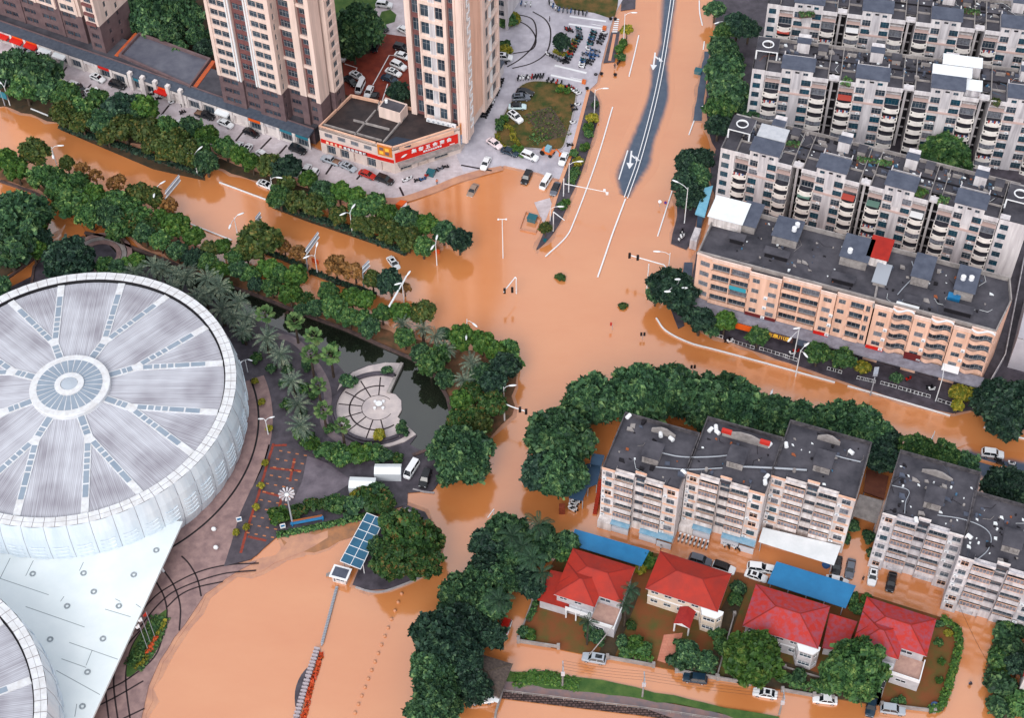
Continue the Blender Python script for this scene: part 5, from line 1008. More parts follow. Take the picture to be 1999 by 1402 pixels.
for k, ch in enumerate('集容五金'): txt(0, 2.1 + k * 1.2, 4.05, ch, .85, mat('cream_letters', S(250, 220, 190), .6), .02)
for k, ch in enumerate('建筑装饰建材'): txt(0, 7.0 + k * 1.05, 4.05, ch, .85, M_white, .02)
for k, ch in enumerate('商会'): p, an = on(1, 1.2 + k * 1.1, .12); text(t, ch, .9, p[0], p[1], 4.0, M_white, an, bold=.02)
for k in range(2):
    for j in range(2): p, an = on(1, 1.2 + k * 1.5, .2); MB().box(-.5, .5, -.02, 0, 5.7 + j * 1.2, 6.6 + j * 1.2).build('poster_mark', M_brown if (k + j) % 2 else M_yel, t, loc=(*p, 0), rz=an)
# roof ribs, stair box and condensers on the corner shop
zr_ = zc_ - .65
mb = MB()
for L in ([(733, 213), (692, 262)], [(790, 226), (748, 275)], [(630, 240), (745, 272)], [(690, 232), (760, 250)], [(740, 197), (738, 212)]): mb.strip([p - o for p in wline(L, zc_)], .35, zr_ - .24, .5)
mb.build('roof_rib', M_conc, t)
fr_c = (P(740, 224, zc_), R(-26)); bx = thing('stair_box', 'cream stair box on the corner shop roof', 'roof house', (*fr_c[0], zr_), R(-26)); b = MB(); b.box(0, 6.0, 0, 3.8, 0, 3.0); b.build('wall', M_cream, bx); b = MB(); b.box(.2, 5.8, .2, 3.6, 3.001, 3.05); b.build('roof', M_roof, bx); b = MB(); parapet(b, [(0, 0), (6, 0), (6, 3.8), (0, 3.8)], 3.0, 3.3, .2); b.build('parapet', M_cream, bx)
p = P(754, 196, zr_ + 3.6); tank(p[0], p[1], zr_ + 3.06, .4, .9, M_white, 'small white tank on the corner shop stair box')
for i in range(6):
    p = P(834 + i * 9.6, 231 + i * 2.2, zc_ + .8); c_ = place(None, 'condenser', ACM, *p, zc_ + .3, R(-22)); c_.scale = (1.4, 1.4, 1.4); tag(c_, 'white condenser on the corner shop back parapet, %s from the left of six' % ORD[i], 'air conditioner', 'condensers on the corner shop roof')
b = MB(); b.prism([tuple(P(*x, zr_ + 1)) for x in ((772, 262), (808, 268), (800, 281), (760, 284), (744, 276))], zr_, zr_ + .25); tag(b.build('tarpaulin', mat('dark_blue_tarp', S(46, 56, 72), .5)), 'dark blue tarpaulin on the corner shop roof', 'tarpaulin')

# ------------------------------------------------------------------ towers
def band_ops(x0, x1, nwin, z0, nf, fh, kind, za=.7, zb=2.5, g=.12, dep=.25):
    w_ = (x1 - x0 - g * (nwin + 1)) / nwin; return [(x0 + g + i * (w_ + g), x0 + g + i * (w_ + g) + w_, z0 + fh * k + za, z0 + fh * k + zb, kind, dep) for k in range(nf) for i in range(nwin)]
def tower(fr, label, poly, segs, zb, nfl, fh=3.0, cap_dz=0, lattice=None):
    """poly = list of footprint points; segs = per edge dict(m=material, wins=[(x0,x1,n)], base=True)"""
    t = thing('apartment_tower', label, 'apartment tower', (*fr[0], 0), fr[1]); mb = MB(); n = len(poly); top = zb + nfl * fh; vis = 13
    for i in range(n):
        a, b = poly[i], poly[(i + 1) % n]; s = segs.get(i, {}); L = math.dist(a, b)
        ops = [];
        for (x0, x1, k) in s.get('w', ()): ops += band_ops(x0, x1, k, zb, vis if not s.get('nf') else s['nf'], fh, s.get('k', 'dark'), s.get('za', .7), s.get('zb', 2.5))
        wall(mb, a, b, zb, top, ops, s.get('m', 0), .25, t)
        if zb > 5:
            ob = []
            for (x0, x1, k) in s.get('w', ()): ob += band_ops(x0, x1, k, 5.0, 3, fh, 'plain', .9, 2.4)
            wall(mb, a, b, 0, zb, ob, 1, .25, t)
    mb.build('wall', [M_cream, M_brown, M_brickw], t)
    MB().prism(poly, top - .3, top).build('roof', M_roof, t)
    tr = MB()
    for i, s in segs.items():
        a = np.array(poly[i], float); b = np.array(poly[(i + 1) % n], float); L = np.linalg.norm(b - a); u = (b - a) / L; nn = np.array([u[1], -u[0]])
        for (x0, x1, pz0, pz1, d, m) in s.get('piers', ()):
            c = [a + u * x0 + nn * .004, a + u * x1 + nn * .004, a + u * x1 + nn * d, a + u * x0 + nn * d]; tr.prism([tuple(p) for p in (c[3], c[2], c[1], c[0])], pz0 if pz0 is not None else zb, pz1 if pz1 is not None else top, m)
        for (x0, x1, d, m, st, off) in s.get('sills', ()):
            for k in range(0, vis + 2, st):
                c = [a + u * x0 + nn * .006, a + u * x1 + nn * .006, a + u * x1 + nn * d, a + u * x0 + nn * d]; tr.prism([tuple(p) for p in (c[3], c[2], c[1], c[0])], zb + k * fh + off, zb + k * fh + off + .8, m)
    if tr.v: tr.build('piers', [M_cream, M_white, M_brown, M_brickw, M_greyw], t)
    return t
zb = 14.0; Fb = (P(426.4, 144, zb), R(-26))
poly = [(0, 0), (6.9, 0), (6.9, .7), (11, .7), (11, 0), (18.2, 0), (18.2, 3.2), (22.4, 3.2), (22.4, 1.6), (24.2, 1.6), (24.2, 2.6), (27.4, 2.6), (27.4, .7), (28.6, .7), (28.6, 4.9), (27.7, 4.9), (27.7, 5.7), (29.6, 5.7), (29.6, 10.2), (26, 14), (0, 14)]
segs = {0: dict(w=[(1.0, 5.6, 2)], piers=[(0, .9, None, None, .35, 0), (5.7, 6.1, None, None, .3, 1), (6.5, 6.88, None, None, .3, 1)], sills=[(.9, 5.7, .18, 0, 1, -.05)]), 2: dict(w=[(.2, 3.9, 2)], m=2), 4: dict(w=[(1.2, 5.9, 2)], piers=[(.02, .4, None, None, .3, 1), (.75, 1.1, None, None, .25, 1), (6.0, 7.2, None, None, .4, 0)], sills=[(1.1, 6.0, .18, 0, 1, -.05)]),
        5: dict(w=[(.6, 1.6, 1)]), 6: dict(w=[(.2, 3.9, 1)], m=2, za=.5, zb=2.6, sills=[(0, 4.2, .35, 0, 3, -.2)]), 10: dict(w=[(.2, 3.0, 1)], m=2, za=.5, zb=2.6, sills=[(-.1, 3.3, .5, 0, 3, -.3)], piers=()), 15: dict(w=[(.15, .6, 1)], m=2), 17: dict(w=[(1.0, 3.0, 1)], sills=[(.4, 4.2, .12, 0, 1, -.1)]), 20: dict(w=[(1, 4, 2), (8, 12, 2)])}
tower(Fb, 'cream residential tower with brown stone base, middle of the three towers', poly, segs, zb, 20)
Fa = (P(213, 98, 5), R(-27)); sh = lambda pl, dx: [(x + dx, y) for x, y in pl]
poly1 = [(-46, 0), (-6.5, 0), (-6.5, 2.2), (-4.2, 2.2), (-4.2, -1.2), (0, -1.2), (0, 11), (-46, 11)]
segs1 = {0: dict(w=[(1, 5.5, 2), (8, 11, 2), (13, 17.5, 2), (20, 24, 2), (26, 30.5, 2), (33, 37.5, 2)], piers=[(x, x + .6, None, None, .3, 0) for x in (.1, 6.2, 12, 18, 24.6, 31, 38)] + [(x, x + .7, 5, None, .3, 2) for x in (6.9, 19, 32)], nf=4), 2: dict(w=[(.2, 2.1, 1)], m=2), 4: dict(w=[(.8, 3.3, 1)], piers=[(3.5, 4.2, None, None, .2, 0)], sills=[(.4, 3.4, .5, 3, 1, -.2)]), 5: dict(w=[(3, 4.2, 1), (7, 8.2, 1)], nf=5)}
tower(Fa, 'cream and brown residential tower at the top left corner', poly1, segs1, 13.5, 16)
Fc = (P(804, 221, 8), R(-22.6))
poly3 = [(0, 0), (1.4, 0), (1.4, .7), (3.6, .7), (3.6, 0), (10.6, 0), (10.6, .8), (12.4, .8), (12.4, 0), (14.6, 0), (14.6, 4.5), (13.6, 4.5), (13.6, 12), (14.4, 12), (14.4, 13), (13.6, 13), (13.6, 23), (0, 23)]
segs3 = {2: dict(w=[(.1, 2.1, 1)], m=2, za=.7, zb=4.4), 4: dict(w=[(.35, 2.65, 1), (4.05, 6.15, 1)], za=.9, zb=4.3, piers=[(0, .38, None, None, .25, 0), (2.75, 3.95, None, None, .06, 4), (2.6, 2.75, None, None, .15, 1), (3.95, 4.1, None, None, .15, 1), (6.15, 7.0, None, None, .25, 0)], sills=[(.4, 6.1, .3, 0, 1, -.45)], k='dark'), 6: dict(w=[(.1, 1.7, 1)], m=2, za=.7, zb=4.4), 8: dict(piers=[(0, .5, None, None, .2, 0), (.9, 2.2, None, None, .25, 0)]), 9: dict(w=[], sills=[], piers=[(.1, .5, None, None, .2, 0), (1.3, 1.7, None, None, .2, 0)]), 11: dict(w=[(1.2, 2.4, 1)]), 15: dict(w=[(1.0, 4.2, 1), (5, 8.6, 1)], za=.4, zb=4.2, sills=[(.8, 8.8, .6, 0, 1, -.4)], piers=[(.4, .9, None, None, .7, 0), (4.4, 4.8, None, None, .6, 1), (9.1, 9.9, None, None, .5, 0)])}
t3 = tower(Fc, 'slim cream residential tower with tall window columns, right of the three', poly3, segs3, 3.0, 15, fh=5.0)
lt = MB()   # white lattice strip on its near flank
for k in range(30):
    z = 6 + k * 1.9; lt.box(14.63, 14.85, 2.3, 4.0, z, z + .35, 0); lt.box(14.63, 14.85, 2.3 if k % 2 else 3.6, 2.7 if k % 2 else 4.0, z, z + 1.9, 0)
lt.build('lattice_strip', M_white, t3)
fl = MB(); fl.box(14.63, 14.7, 4.6, 12, 3, 80)
pn = MB().box(13.62, 13.9, 4.55, 11.9, 6, 80, 0); pn.build('flank_panel', M_peach, t3)
b = MB(); b.box(0, 5.5, 0, 4, 0, 40); Ff = P(992, 62, 0); tt = thing('apartment_tower', 'grey tower corner behind the slim tower at the top edge', 'apartment tower', (*Ff, 0), R(-22)); mbb = MB(); wall(mbb, (-14, 0), (0, 0), 4, 60, band_ops(.5, 13, 4, 4, 8, 3.2, 'dark'), 0, .2, tt); wall(mbb, (0, 0), (0, 9), 4, 60, [], 0); wall(mbb, (0, 9), (-14, 9), 4, 60, [], 0); wall(mbb, (-14, 9), (-14, 0), 4, 60, [], 0)
for x in (-13.5, -9, -4.5, -.8): mbb.box(x, x + .7, .1, 1, 0, 4)
mbb.build('wall', M_greyw, tt); MB().box(-14, 0, 0, 9, 59.7, 60).build('roof', M_roof, tt)
# narrow arcade roof along the flank of the slim tower
ar = MB(); L_ = [P(907, 255, 4.4), P(985, 118, 4.4)]; d = (L_[1] - L_[0]); ln = np.linalg.norm(d); t = thing('side_arcade', 'narrow grey arcade roof along the slim tower flank', 'arcade', (*L_[0], .25), math.atan2(d[1], d[0])); ar.prism([(0, 0), (ln, 0), (ln, 3), (0, 3)], 3.6, lambda x, y: 4.0 + y * .15); ar.build('roof', MATS['grey_sheet_roof'], t)
wb = MB(); wall(wb, (0, .3), (ln, .3), 0, 3.6, [(1 + i * 3.6, 3.8 + i * 3.6, .1, 2.8, 'dark', .5) for i in range(int(ln / 3.6))], 0, .3, t); wb.build('wall', M_shopw, t)
for x0, x1, m in ((13, 17, M_yel), (20, 25, MATS['teal_sign']), (9, 12, M_white)): MB().box(x0, x1, -.1, .28, 2.9, 3.9).build('sign_board', m, t)
# ------------------------------------------------------------------ vegetation
def leaf_mat(name, a, b, c=None, sc=2.2):
    m = mat(name, a, .55, b, sc, coords='obj', spec=.25, objvar=.22, lo=.36, hi=.62, detail=5)
    n_ = m.node_tree.nodes; r0_ = [q for q in n_ if q.type == 'VALTORGB'][0]; ge = n_.new('ShaderNodeNewGeometry'); ma = n_.new('ShaderNodeMath'); ma.operation = 'MULTIPLY_ADD'; m.node_tree.links.new(ge.outputs['Random Per Island'], ma.inputs[0]); ma.inputs[1].default_value = .34; a2 = n_.new('ShaderNodeMath'); a2.operation = 'SUBTRACT'; a2.inputs[1].default_value = .17; m.node_tree.links.new([q for q in n_ if q.type == 'TEX_NOISE'][0].outputs['Fac'], a2.inputs[0]); m.node_tree.links.new(a2.outputs[0], ma.inputs[2]); m.node_tree.links.new(ma.outputs[0], r0_.inputs[0])
    if c:
        r = [n for n in m.node_tree.nodes if n.type == 'VALTORGB'][0]; e = r.color_ramp.elements.new(.72); e.color = (*c, 1)
    b_ = m.node_tree.nodes['Principled BSDF']; tl = m.node_tree.nodes.new('ShaderNodeBsdfTranslucent'); ms = m.node_tree.nodes.new('ShaderNodeMixShader'); ms.inputs[0].default_value = .06; k_ = m.node_tree.links; k_.new(b_.inputs['Base Color'].links[0].from_socket, tl.inputs[0]); k_.new(b_.outputs[0], ms.inputs[1]); k_.new(tl.outputs[0], ms.inputs[2]); k_.new(ms.outputs[0], m.node_tree.nodes['Material Output'].inputs[0])
    return m
L_dark = leaf_mat('leaf_dark', S(36, 64, 48), S(72, 108, 72), S(122, 152, 98)); L_deep = leaf_mat('leaf_deep', S(26, 48, 42), S(50, 78, 62), S(78, 106, 78))
L_mid = leaf_mat('leaf_mid', S(44, 78, 48), S(82, 120, 66), S(128, 150, 84)); L_bright = leaf_mat('leaf_bright', S(48, 82, 38), S(76, 112, 46), S(108, 126, 58))
L_yel = leaf_mat('leaf_yellow', S(96, 110, 36), S(150, 140, 48), S(176, 156, 56)); L_olive = leaf_mat('leaf_olive', S(50, 70, 38), S(82, 98, 48), S(122, 110, 58))
L_brown = leaf_mat('leaf_brown', S(104, 78, 46), S(146, 104, 58), S(168, 122, 70)); L_red = leaf_mat('leaf_red', S(36, 64, 36), S(64, 96, 46), S(116, 88, 50))
L_palm = leaf_mat('frond_grey', S(64, 82, 72), S(108, 124, 106), S(148, 154, 130), 1.5); L_fan = leaf_mat('fan_green', S(60, 92, 50), S(100, 128, 74), S(136, 150, 96), 1.5); L_royal = leaf_mat('frond_dark', S(30, 54, 42), S(52, 82, 58))
M_bark = mat('bark', S(74, 64, 56), .9, S(98, 86, 74), 3, coords='obj'); M_pbark = mat('palm_bark', S(58, 48, 44), .9, S(82, 70, 60), 5, coords='obj')
def quads_mesh(name, C, U, V, m):   # centres, half axes -> mesh of quads
    n = len(C); v = np.empty((n, 4, 3)); v[:, 0] = C - U - V * .6; v[:, 1] = C + U - V * .6; v[:, 2] = C + U * .55 + V; v[:, 3] = C - U * .55 + V
    me = bpy.data.meshes.new(name); me.vertices.add(n * 4); me.vertices.foreach_set('co', v.ravel()); me.loops.add(n * 4); me.loops.foreach_set('vertex_index', np.arange(n * 4)); me.polygons.add(n); me.polygons.foreach_set('loop_start', np.arange(n) * 4); me.polygons.foreach_set('loop_total', np.full(n, 4)); me.update(calc_edges=True); me.materials.append(m); return me
def unit(a): return a / (np.linalg.norm(a, axis=-1, keepdims=True) + 1e-9)
def crown_pts(rg, nl, n, flat=.78, lob=(.3, .5), spread=.72, low=-.35):
    i = np.arange(nl) + .5; ph = np.arccos(1 - (1 - low) * i / nl); th = math.pi * (1 + 5 ** .5) * i + rg.uniform(0, 6)
    lc = np.stack([np.cos(th) * np.sin(ph), np.sin(th) * np.sin(ph), np.cos(ph) * flat], 1) * (spread * rg.uniform(.78, 1.12, (nl, 1))); lr = rg.uniform(*lob, nl); lc = lc + rg.normal(0, .06, (nl, 3))
    w_ = lr ** 2; k = rg.choice(nl, n, p=w_ / w_.sum()); d = unit(rg.normal(size=(n, 3))); out = unit(lc); d = unit(d + .75 * out[k] + np.array([0, 0, .25]))
    c = lc[k] + d * (lr[k] * rg.uniform(.72, 1.06, n))[:, None]; return c, d
def leaves(name, rg, c, d, s, m, elong=1.5, tilt=.8, droop=0.):
    n = len(c); nr = unit(d + tilt * rg.normal(size=(n, 3)) * .6); a = unit(np.cross(nr, rg.normal(size=(n, 3)))); b = np.cross(nr, a)
    if droop: b = unit(b + np.array([0, 0, -droop])); a = unit(np.cross(b, nr))
    sz = s * np.clip(np.exp(rg.normal(-.08, .42, (n, 1))), .35, 2.2); return quads_mesh(name, c, a * sz, b * sz * elong, m)
def core(mb_c, rg):  # inner leaves so the heart of a crown is not hollow
    pass
def broad(seed, nl, n, s, m, **k):
    rg = np.random.default_rng(seed); e = k.pop('elong', 1.5); t = k.pop('tilt', .8); dr = k.pop('droop', 0.)
    c, d = crown_pts(rg, nl, n, **k); c2, d2 = crown_pts(rg, nl, n // 4, **k); c2 = c2 * .72
    return leaves('crown', rg, np.concatenate([c, c2]), np.concatenate([d, d2]), s, m, e, t, dr)
def frond_palm(seed, nf, m, L=1.0, seg=9, lw=.3, rise=(-.5, 1.2), curl=1.3):
    rg = np.random.default_rng(seed); C = []; U = []; V = []
    for i in range(nf):
        th = i * 2.39996 + rg.uniform(-.2, .2); el = rise[0] + (rise[1] - rise[0]) * (i / nf) ** .8 + rg.uniform(-.12, .12); ln = L * rg.uniform(.85, 1.1); p = np.zeros(3); side = np.array([-math.sin(th), math.cos(th), 0])
        for q in range(seg):
            e2 = el - curl * (q / seg) ** 1.3; dr = np.array([math.cos(th) * math.cos(e2), math.sin(th) * math.cos(e2), math.sin(e2)]); p2 = p + dr * ln / seg; up = np.cross(dr, side)
            wv = lw * math.sin(math.pi * (.12 + .8 * q / seg)) * L
            for sg in (-1, 1):
                for h in (.25, .75):
                    b = p + (p2 - p) * h; dd = unit(side * sg + dr * .9 - up * .35 * (1 if up[2] > 0 else -1)); C.append(b + dd * wv * .5); V.append(dd * wv * .6); U.append(dr * ln / seg * .2)
            p = p2
    return quads_mesh('crown', np.array(C), np.array(U), np.array(V), m)
def fan_palm_mesh(seed, nf, m):
    rg = np.random.default_rng(seed); v = []; f = []
    for i in range(nf):
        th = i * 2.39996 + rg.uniform(-.2, .2); el = -.55 + 1.75 * (i / nf) + rg.uniform(-.15, .15); d = np.array([math.cos(th) * math.cos(el), math.sin(th) * math.cos(el), math.sin(el)]); side = np.array([-math.sin(th), math.cos(th), 0]); up = np.cross(d, side)
        c = d * .55; k = len(v); v.append(c); n = 13
        for j in range(n):
            a = -2.2 + 4.4 * j / (n - 1); r = .4 * (1 if j % 2 == 0 else .82) * (1 - .15 * abs(a) / 2.2); v.append(c + d * math.cos(a) * r + side * math.sin(a) * r * .9 - np.array([0, 0, .22]) * (r / .44) * (.4 + abs(math.sin(a)) * .6) + up * 0)
        for j in range(n - 1): f.append((k, k + 1 + j, k + 2 + j))
    me = bpy.data.meshes.new('crown'); me.from_pydata([tuple(x) for x in v], [], f); me.materials.append(m); return me
KIND = {}
def kind(nm, meshes, adj, cat='tree', name='tree', hf=(1.15, 1.2), bark=None, tr=.09, palm=False, rz=.78): KIND[nm] = dict(m=meshes, adj=adj, cat=cat, name=name, hf=hf, bark=bark or M_bark, tr=tr, palm=palm, rz=rz)
kind('D', [broad(i, 28, 3000, .075, L_dark, lob=(.18, .34), spread=.82, elong=1.9, tilt=1.1, droop=.3) for i in (1, 2, 3)], 'dark green'); kind('K', [broad(i, 26, 2800, .075, L_deep, lob=(.18, .34), spread=.82, elong=1.9, tilt=1.1, droop=.3) for i in (4, 5)], 'blackish green')
kind('M', [broad(i, 26, 2600, .078, L_mid, lob=(.18, .36), spread=.82, elong=1.8, tilt=1.1, droop=.3) for i in (6, 7, 8)], 'mid green'); kind('B', [broad(i, 20, 2400, .085, L_bright, lob=(.22, .4), spread=.78, tilt=1.0) for i in (9, 10)], 'bright green')
kind('Y', [broad(i, 12, 1500, .1, L_yel) for i in (11,)], 'yellow green'); kind('O', [broad(i, 18, 2000, .07, L_olive, elong=2.6, tilt=1.0, droop=.6, lob=(.25, .42), spread=.8) for i in (12, 13, 14)], 'olive brown')
kind('S', [broad(i, 12, 620, .075, L_brown, elong=2.2, tilt=1.1, lob=(.25, .4), spread=.8) for i in (15, 16)], 'thin orange brown'); kind('R', [broad(i, 24, 2200, .08, L_red, lob=(.18, .36), spread=.82, tilt=1.1) for i in (17, 18)], 'reddish green')
kind('G', [broad(i, 60, 8000, .05, L_dark, lob=(.13, .27), spread=.88, elong=2.6, tilt=1.15, droop=.7) for i in (19, 20, 21)], 'broad dark green', name='banyan_tree', hf=(.95, 1.0)); kind('L', [broad(i, 55, 6500, .055, L_bright, lob=(.14, .27), spread=.88, elong=1.7, tilt=1.0) for i in (22,)], 'large yellow green', name='large_tree'); kind('N', [broad(i, 55, 7500, .05, L_mid, lob=(.13, .27), spread=.88, elong=2.4, tilt=1.15, droop=.6) for i in (23,)], 'large mid green', name='large_tree')
kind('Q', [broad(i, 60, 8000, .05, L_deep, lob=(.13, .27), spread=.88, elong=2.4, tilt=1.15, droop=.6) for i in (24, 25)], 'broad blackish green', name='banyan_tree', hf=(.95, 1.0)); kind('X', [broad(i, 50, 6500, .055, L_red, lob=(.14, .28), spread=.86, elong=1.8, tilt=1.1) for i in (26,)], 'broad dark tree with reddish leaves', name='large_tree')
kind('P', [frond_palm(i, 36, L_palm, 1.08, 8, .13, (-.9, 1.05), 1.25) for i in (27, 28)], 'grey green date palm', 'palm', 'date_palm', (.9, 2.6), M_pbark, .11, True); kind('F', [fan_palm_mesh(i, 20, L_fan) for i in (29, 30)], 'round-leaved fan palm', 'palm', 'fan_palm', (1.0, 5.2), M_pbark, .1, True); kind('T', [frond_palm(i, 15, L_royal, 1.15, 10, .19, (-.5, 1.15), 1.7) for i in (31, 32)], 'tall dark feather palm', 'palm', 'feather_palm', (1.0, 6.0), M_pbark, .07, True)
shr = dict(low=-.1, flat=.8)
kind('s', [broad(i, 9, 900, .12, L_mid, **shr) for i in (33, 34)], 'green', 'shrub', 'shrub', (.5, .1)); kind('d', [broad(i, 9, 900, .12, L_dark, **shr) for i in (35, 36)], 'dark green', 'shrub', 'shrub', (.5, .1)); kind('y', [broad(i, 9, 900, .12, L_yel, **shr) for i in (37,)], 'yellow green', 'shrub', 'shrub', (.5, .1)); kind('b', [broad(i, 9, 900, .12, L_bright, **shr) for i in (38,)], 'bright green', 'shrub', 'shrub', (.5, .1)); kind('r', [broad(i, 9, 800, .12, L_red, **shr) for i in (39,)], 'reddish', 'shrub', 'shrub', (.5, .1))
TRUNKS = {}
def trunk_mesh(kd, seed):
    key = (kd['palm'], kd['bark'].name, seed % 2, kd['tr'])
    if key not in TRUNKS:
        mb = MB()
        if kd['palm']: mb.cyl((0, 0, -1), (0, 0, 0), kd['tr'] * 1.3, kd['tr'], 8, 0, False)
        else:
            rg = random.Random(seed); mb.cyl((0, 0, -1), (0, 0, -.2), kd['tr'] * 1.25, kd['tr'], 8, 0, False)
            for i in range(5): a = i * 1.257 + rg.random(); mb.cyl((0, 0, -.28), (.5 * math.cos(a), .5 * math.sin(a), .18 + rg.random() * .2), kd['tr'] * .7, kd['tr'] * .2, 5, 0, False)
        TRUNKS[key] = mb.mesh('trunk', kd['bark'])
    return TRUNKS[key]
rt_ = random.Random(99)
def plant(zone, items, group, h0=0.0):
    """items: kind, photo x, y of the crown centre, crown radius in photo px"""
    cnt = {}
    for k, *_ in items: cnt[k] = cnt.get(k, 0) + 1
    seen = {}
    for k, x, y, rp in sorted(items, key=lambda q: (q[0], q[1])):
        kd = KIND[k]; r = rp * MPP(x, y, 3); h = kd['hf'][0] * r + kd['hf'][1]
        if kd['cat'] == 'shrub': h = .45 * r + .1
        elif k == 'T': r *= .82
        elif zone in ('bank below the crossroads', 'bank beside the entrance road'): r *= .88
        elif k in 'DKMBOR' and rp < 32: r *= .87
        p = P(x, y, h + h0); i = seen.get(k, 0); seen[k] = i + 1
        adj = kd['adj']; nn = kd['cat']
        lab = '%s %s, %s%s' % (adj, '' if nn == 'palm' or 'tree' in adj else nn, ('%s such from left, ' % nth(i, cnt[k]) if cnt[k] > 1 else ''), zone); lab = lab.replace(' ,', ',')
        t = thing(kd['name'], lab, nn, (*p, h0), rt_.uniform(0, 6.28), group); me = kd['m'][rt_.randrange(len(kd['m']))]
        c = link('crown', me, t, (0, 0, h)); q = rt_.uniform(.92, 1.08); c.scale = (r * q, r / q, r * rt_.uniform(.92, 1.08))
        tk = link('trunk', trunk_mesh(kd, rt_.randrange(9)), t, (0, 0, h)); sc_ = r if not kd['palm'] else max(r, 3.0) * .8; tk.scale = (sc_, sc_, h + .3)
        if nn == 'shrub': tk.scale = (r * .5, r * .5, h + .1)
I = lambda s: [(a[0], *[float(v) for v in a[1:].split(',')]) for a in s.split()]
plant('belt beside the shop pavement', I('D30,130,36 D75,142,38 K10,155,26 M48,172,30 D96,176,30 M130,186,30 O128,222,28 M160,212,28 M190,196,24 K237,214,32 B280,214,30 D200,240,30 O242,250,30 O287,255,30 M325,253,28 D370,252,26 O330,288,30 O300,280,24 O366,298,28 B405,268,26 D402,316,26 M440,288,24 B470,303,22 B492,318,20 O160,240,24 D262,232,26 O208,262,22 M388,290,24 O350,270,24'), 'trees in the belt beside the shops')
plant('median belt by the corner shop', I('O526,322,24 K560,330,30 B600,348,20 M546,384,26 O580,394,24 O612,402,24 D628,374,25 B662,374,22 B692,386,24 O660,420,20 M702,408,24 M732,400,26 B758,420,23 O702,438,18 O722,442,20 D792,430,28 O766,455,25 O797,466,25 M826,480,23 B830,440,26 D866,452,24 K897,470,25 O560,360,20 M640,392,20 O745,440,20 D810,450,20'), 'trees in the median belt by the corner shop')
plant('row along the canal bank', I('B10,312,26 O66,296,28 B32,332,26 M82,346,28 M112,352,26 M148,358,26 B180,388,30 M142,396,32 M116,372,28 M226,396,28 M176,420,28 D216,424,30 M250,402,25 R256,436,25 M232,450,25 M272,424,25 D282,456,24 R300,440,24 B316,430,22 B342,440,28 M312,470,22 D346,490,22 B377,462,22 K378,502,22 B436,482,18 M460,502,20 M406,512,22 B432,530,20 D466,526,20 M490,536,20 B525,526,24 B577,540,24 M545,536,22 M530,560,20 B566,576,24 M642,570,22 M652,600,26 B686,580,24 B712,586,22 M682,620,22 D616,602,20 M706,622,20 D722,640,22 M746,612,20 B782,612,24 M790,660,22 D822,690,22 K500,556,16 R595,586,18 D590,604,16 O410,486,18 D200,404,26 M440,560,16'), 'trees along the canal bank')
plant('strip between lanes of the flooded river road', I('O130,318,15 S160,328,14 S186,345,14 S226,358,18 O270,380,26 O300,386,22 S330,402,18 O506,470,36 S555,482,14 S585,496,18 S655,520,22 S693,530,20 O727,546,20 K762,550,27 S790,562,12 O825,610,25 O480,488,22'), 'roadside trees in the flooded road')
plant('south corner of the crossroads', I('B900,660,28 B942,670,26 B970,690,24 M996,682,22 D866,652,15 M840,708,30 D870,740,20 K985,718,30 K960,750,28 R920,768,26 B900,785,25 R962,790,30 R892,825,25 R930,812,25 O936,832,25 D872,852,24 D850,882,20 M1000,712,22 D940,730,24 M860,690,22'), 'trees at the south corner'); plant('south corner, above the muddy entrance', [('G', 905, 890, 54)], 'trees at the south corner')
plant('beside the canal at the left edge', I('G28,430,58 B62,440,28 D15,485,45 B62,485,28 D0,560,24 K78,470,26'), 'trees at the left edge'); plant('beside the arena rim', [('Q', 135, 505, 42)] + I('D232,526,24 B262,516,24 M205,520,20'), 'trees by the arena')
plant('palm grove around the arena', I('P262,532,26 P302,520,26 P318,526,24 P336,562,22 P365,540,28 P405,545,28 P427,562,30 P386,580,26 P432,604,30 P466,590,26 P482,618,26 P346,536,24 P400,575,24 P455,620,24 P475,645,24 P520,660,28 P548,692,28 P570,745,27 P582,790,27 P587,832,28 F517,612,22 F575,626,22 F612,655,22 F606,692,24 F645,692,24 F621,752,20 F631,800,22 F667,830,20'), 'palms of the arena grove'); plant('planted among canal bank trees', I('P786,632,20 P850,656,22 P870,682,22 P920,710,25 P906,742,22 P825,642,18'), 'palms on the canal bank')
plant('row south of the round terrace', I('b612,868,16 s640,884,20 s670,890,22 b702,890,24 s726,884,18 d752,892,16 r776,896,12 s600,858,14 b586,846,14'), 'shrubs south of the terrace', .2)
plant('bed behind the blue bench', I('b546,1008,20 r580,1000,16 r610,986,14 r630,986,13 s656,986,20 d690,990,22 r716,974,24 r746,984,26 d735,960,20 y700,972,14'), 'shrubs in the entrance bed', .2); plant('low planting of the palm grove', I('d600,716,12 s590,760,12 d562,722,11 s650,680,10 d604,868,12 s560,790,11 d590,806,10 s610,772,10 d530,720,10 s640,838,10 d556,750,10 s500,700,10 d480,660,10'), 'shrubs in the palm grove', .2); plant('round terrace planters', I('d680,748,15 d755,724,10 y742,850,12 d784,838,13'), 'shrubs in the terrace tubs', 1.0)
plant('island by the glass canopy', I('X800,1052,48 X770,1092,42 X815,1092,42 M762,1022,24 D740,1070,24 X835,1058,32'), 'trees on the island')
plant('bank below the crossroads', I('G1162,785,58 G1092,852,64 Q1062,920,46 G1095,925,52 G1258,768,62 G1320,768,55 G1382,788,58 G1440,800,58 G1502,812,50 G1560,828,50 G1622,838,50 G1680,840,52 Q1710,882,44 G1645,815,36 Q1732,862,30 N1790,880,34 N1842,894,34 D1882,906,28 G1420,760,34 '), 'big trees behind the white blocks')
plant('right edge beside the orange road markings', I('Q1960,955,42 Q1992,962,38 Q1985,790,48 Q1942,780,38 K1962,820,36 K1930,985,20'), 'big trees at the right edge')
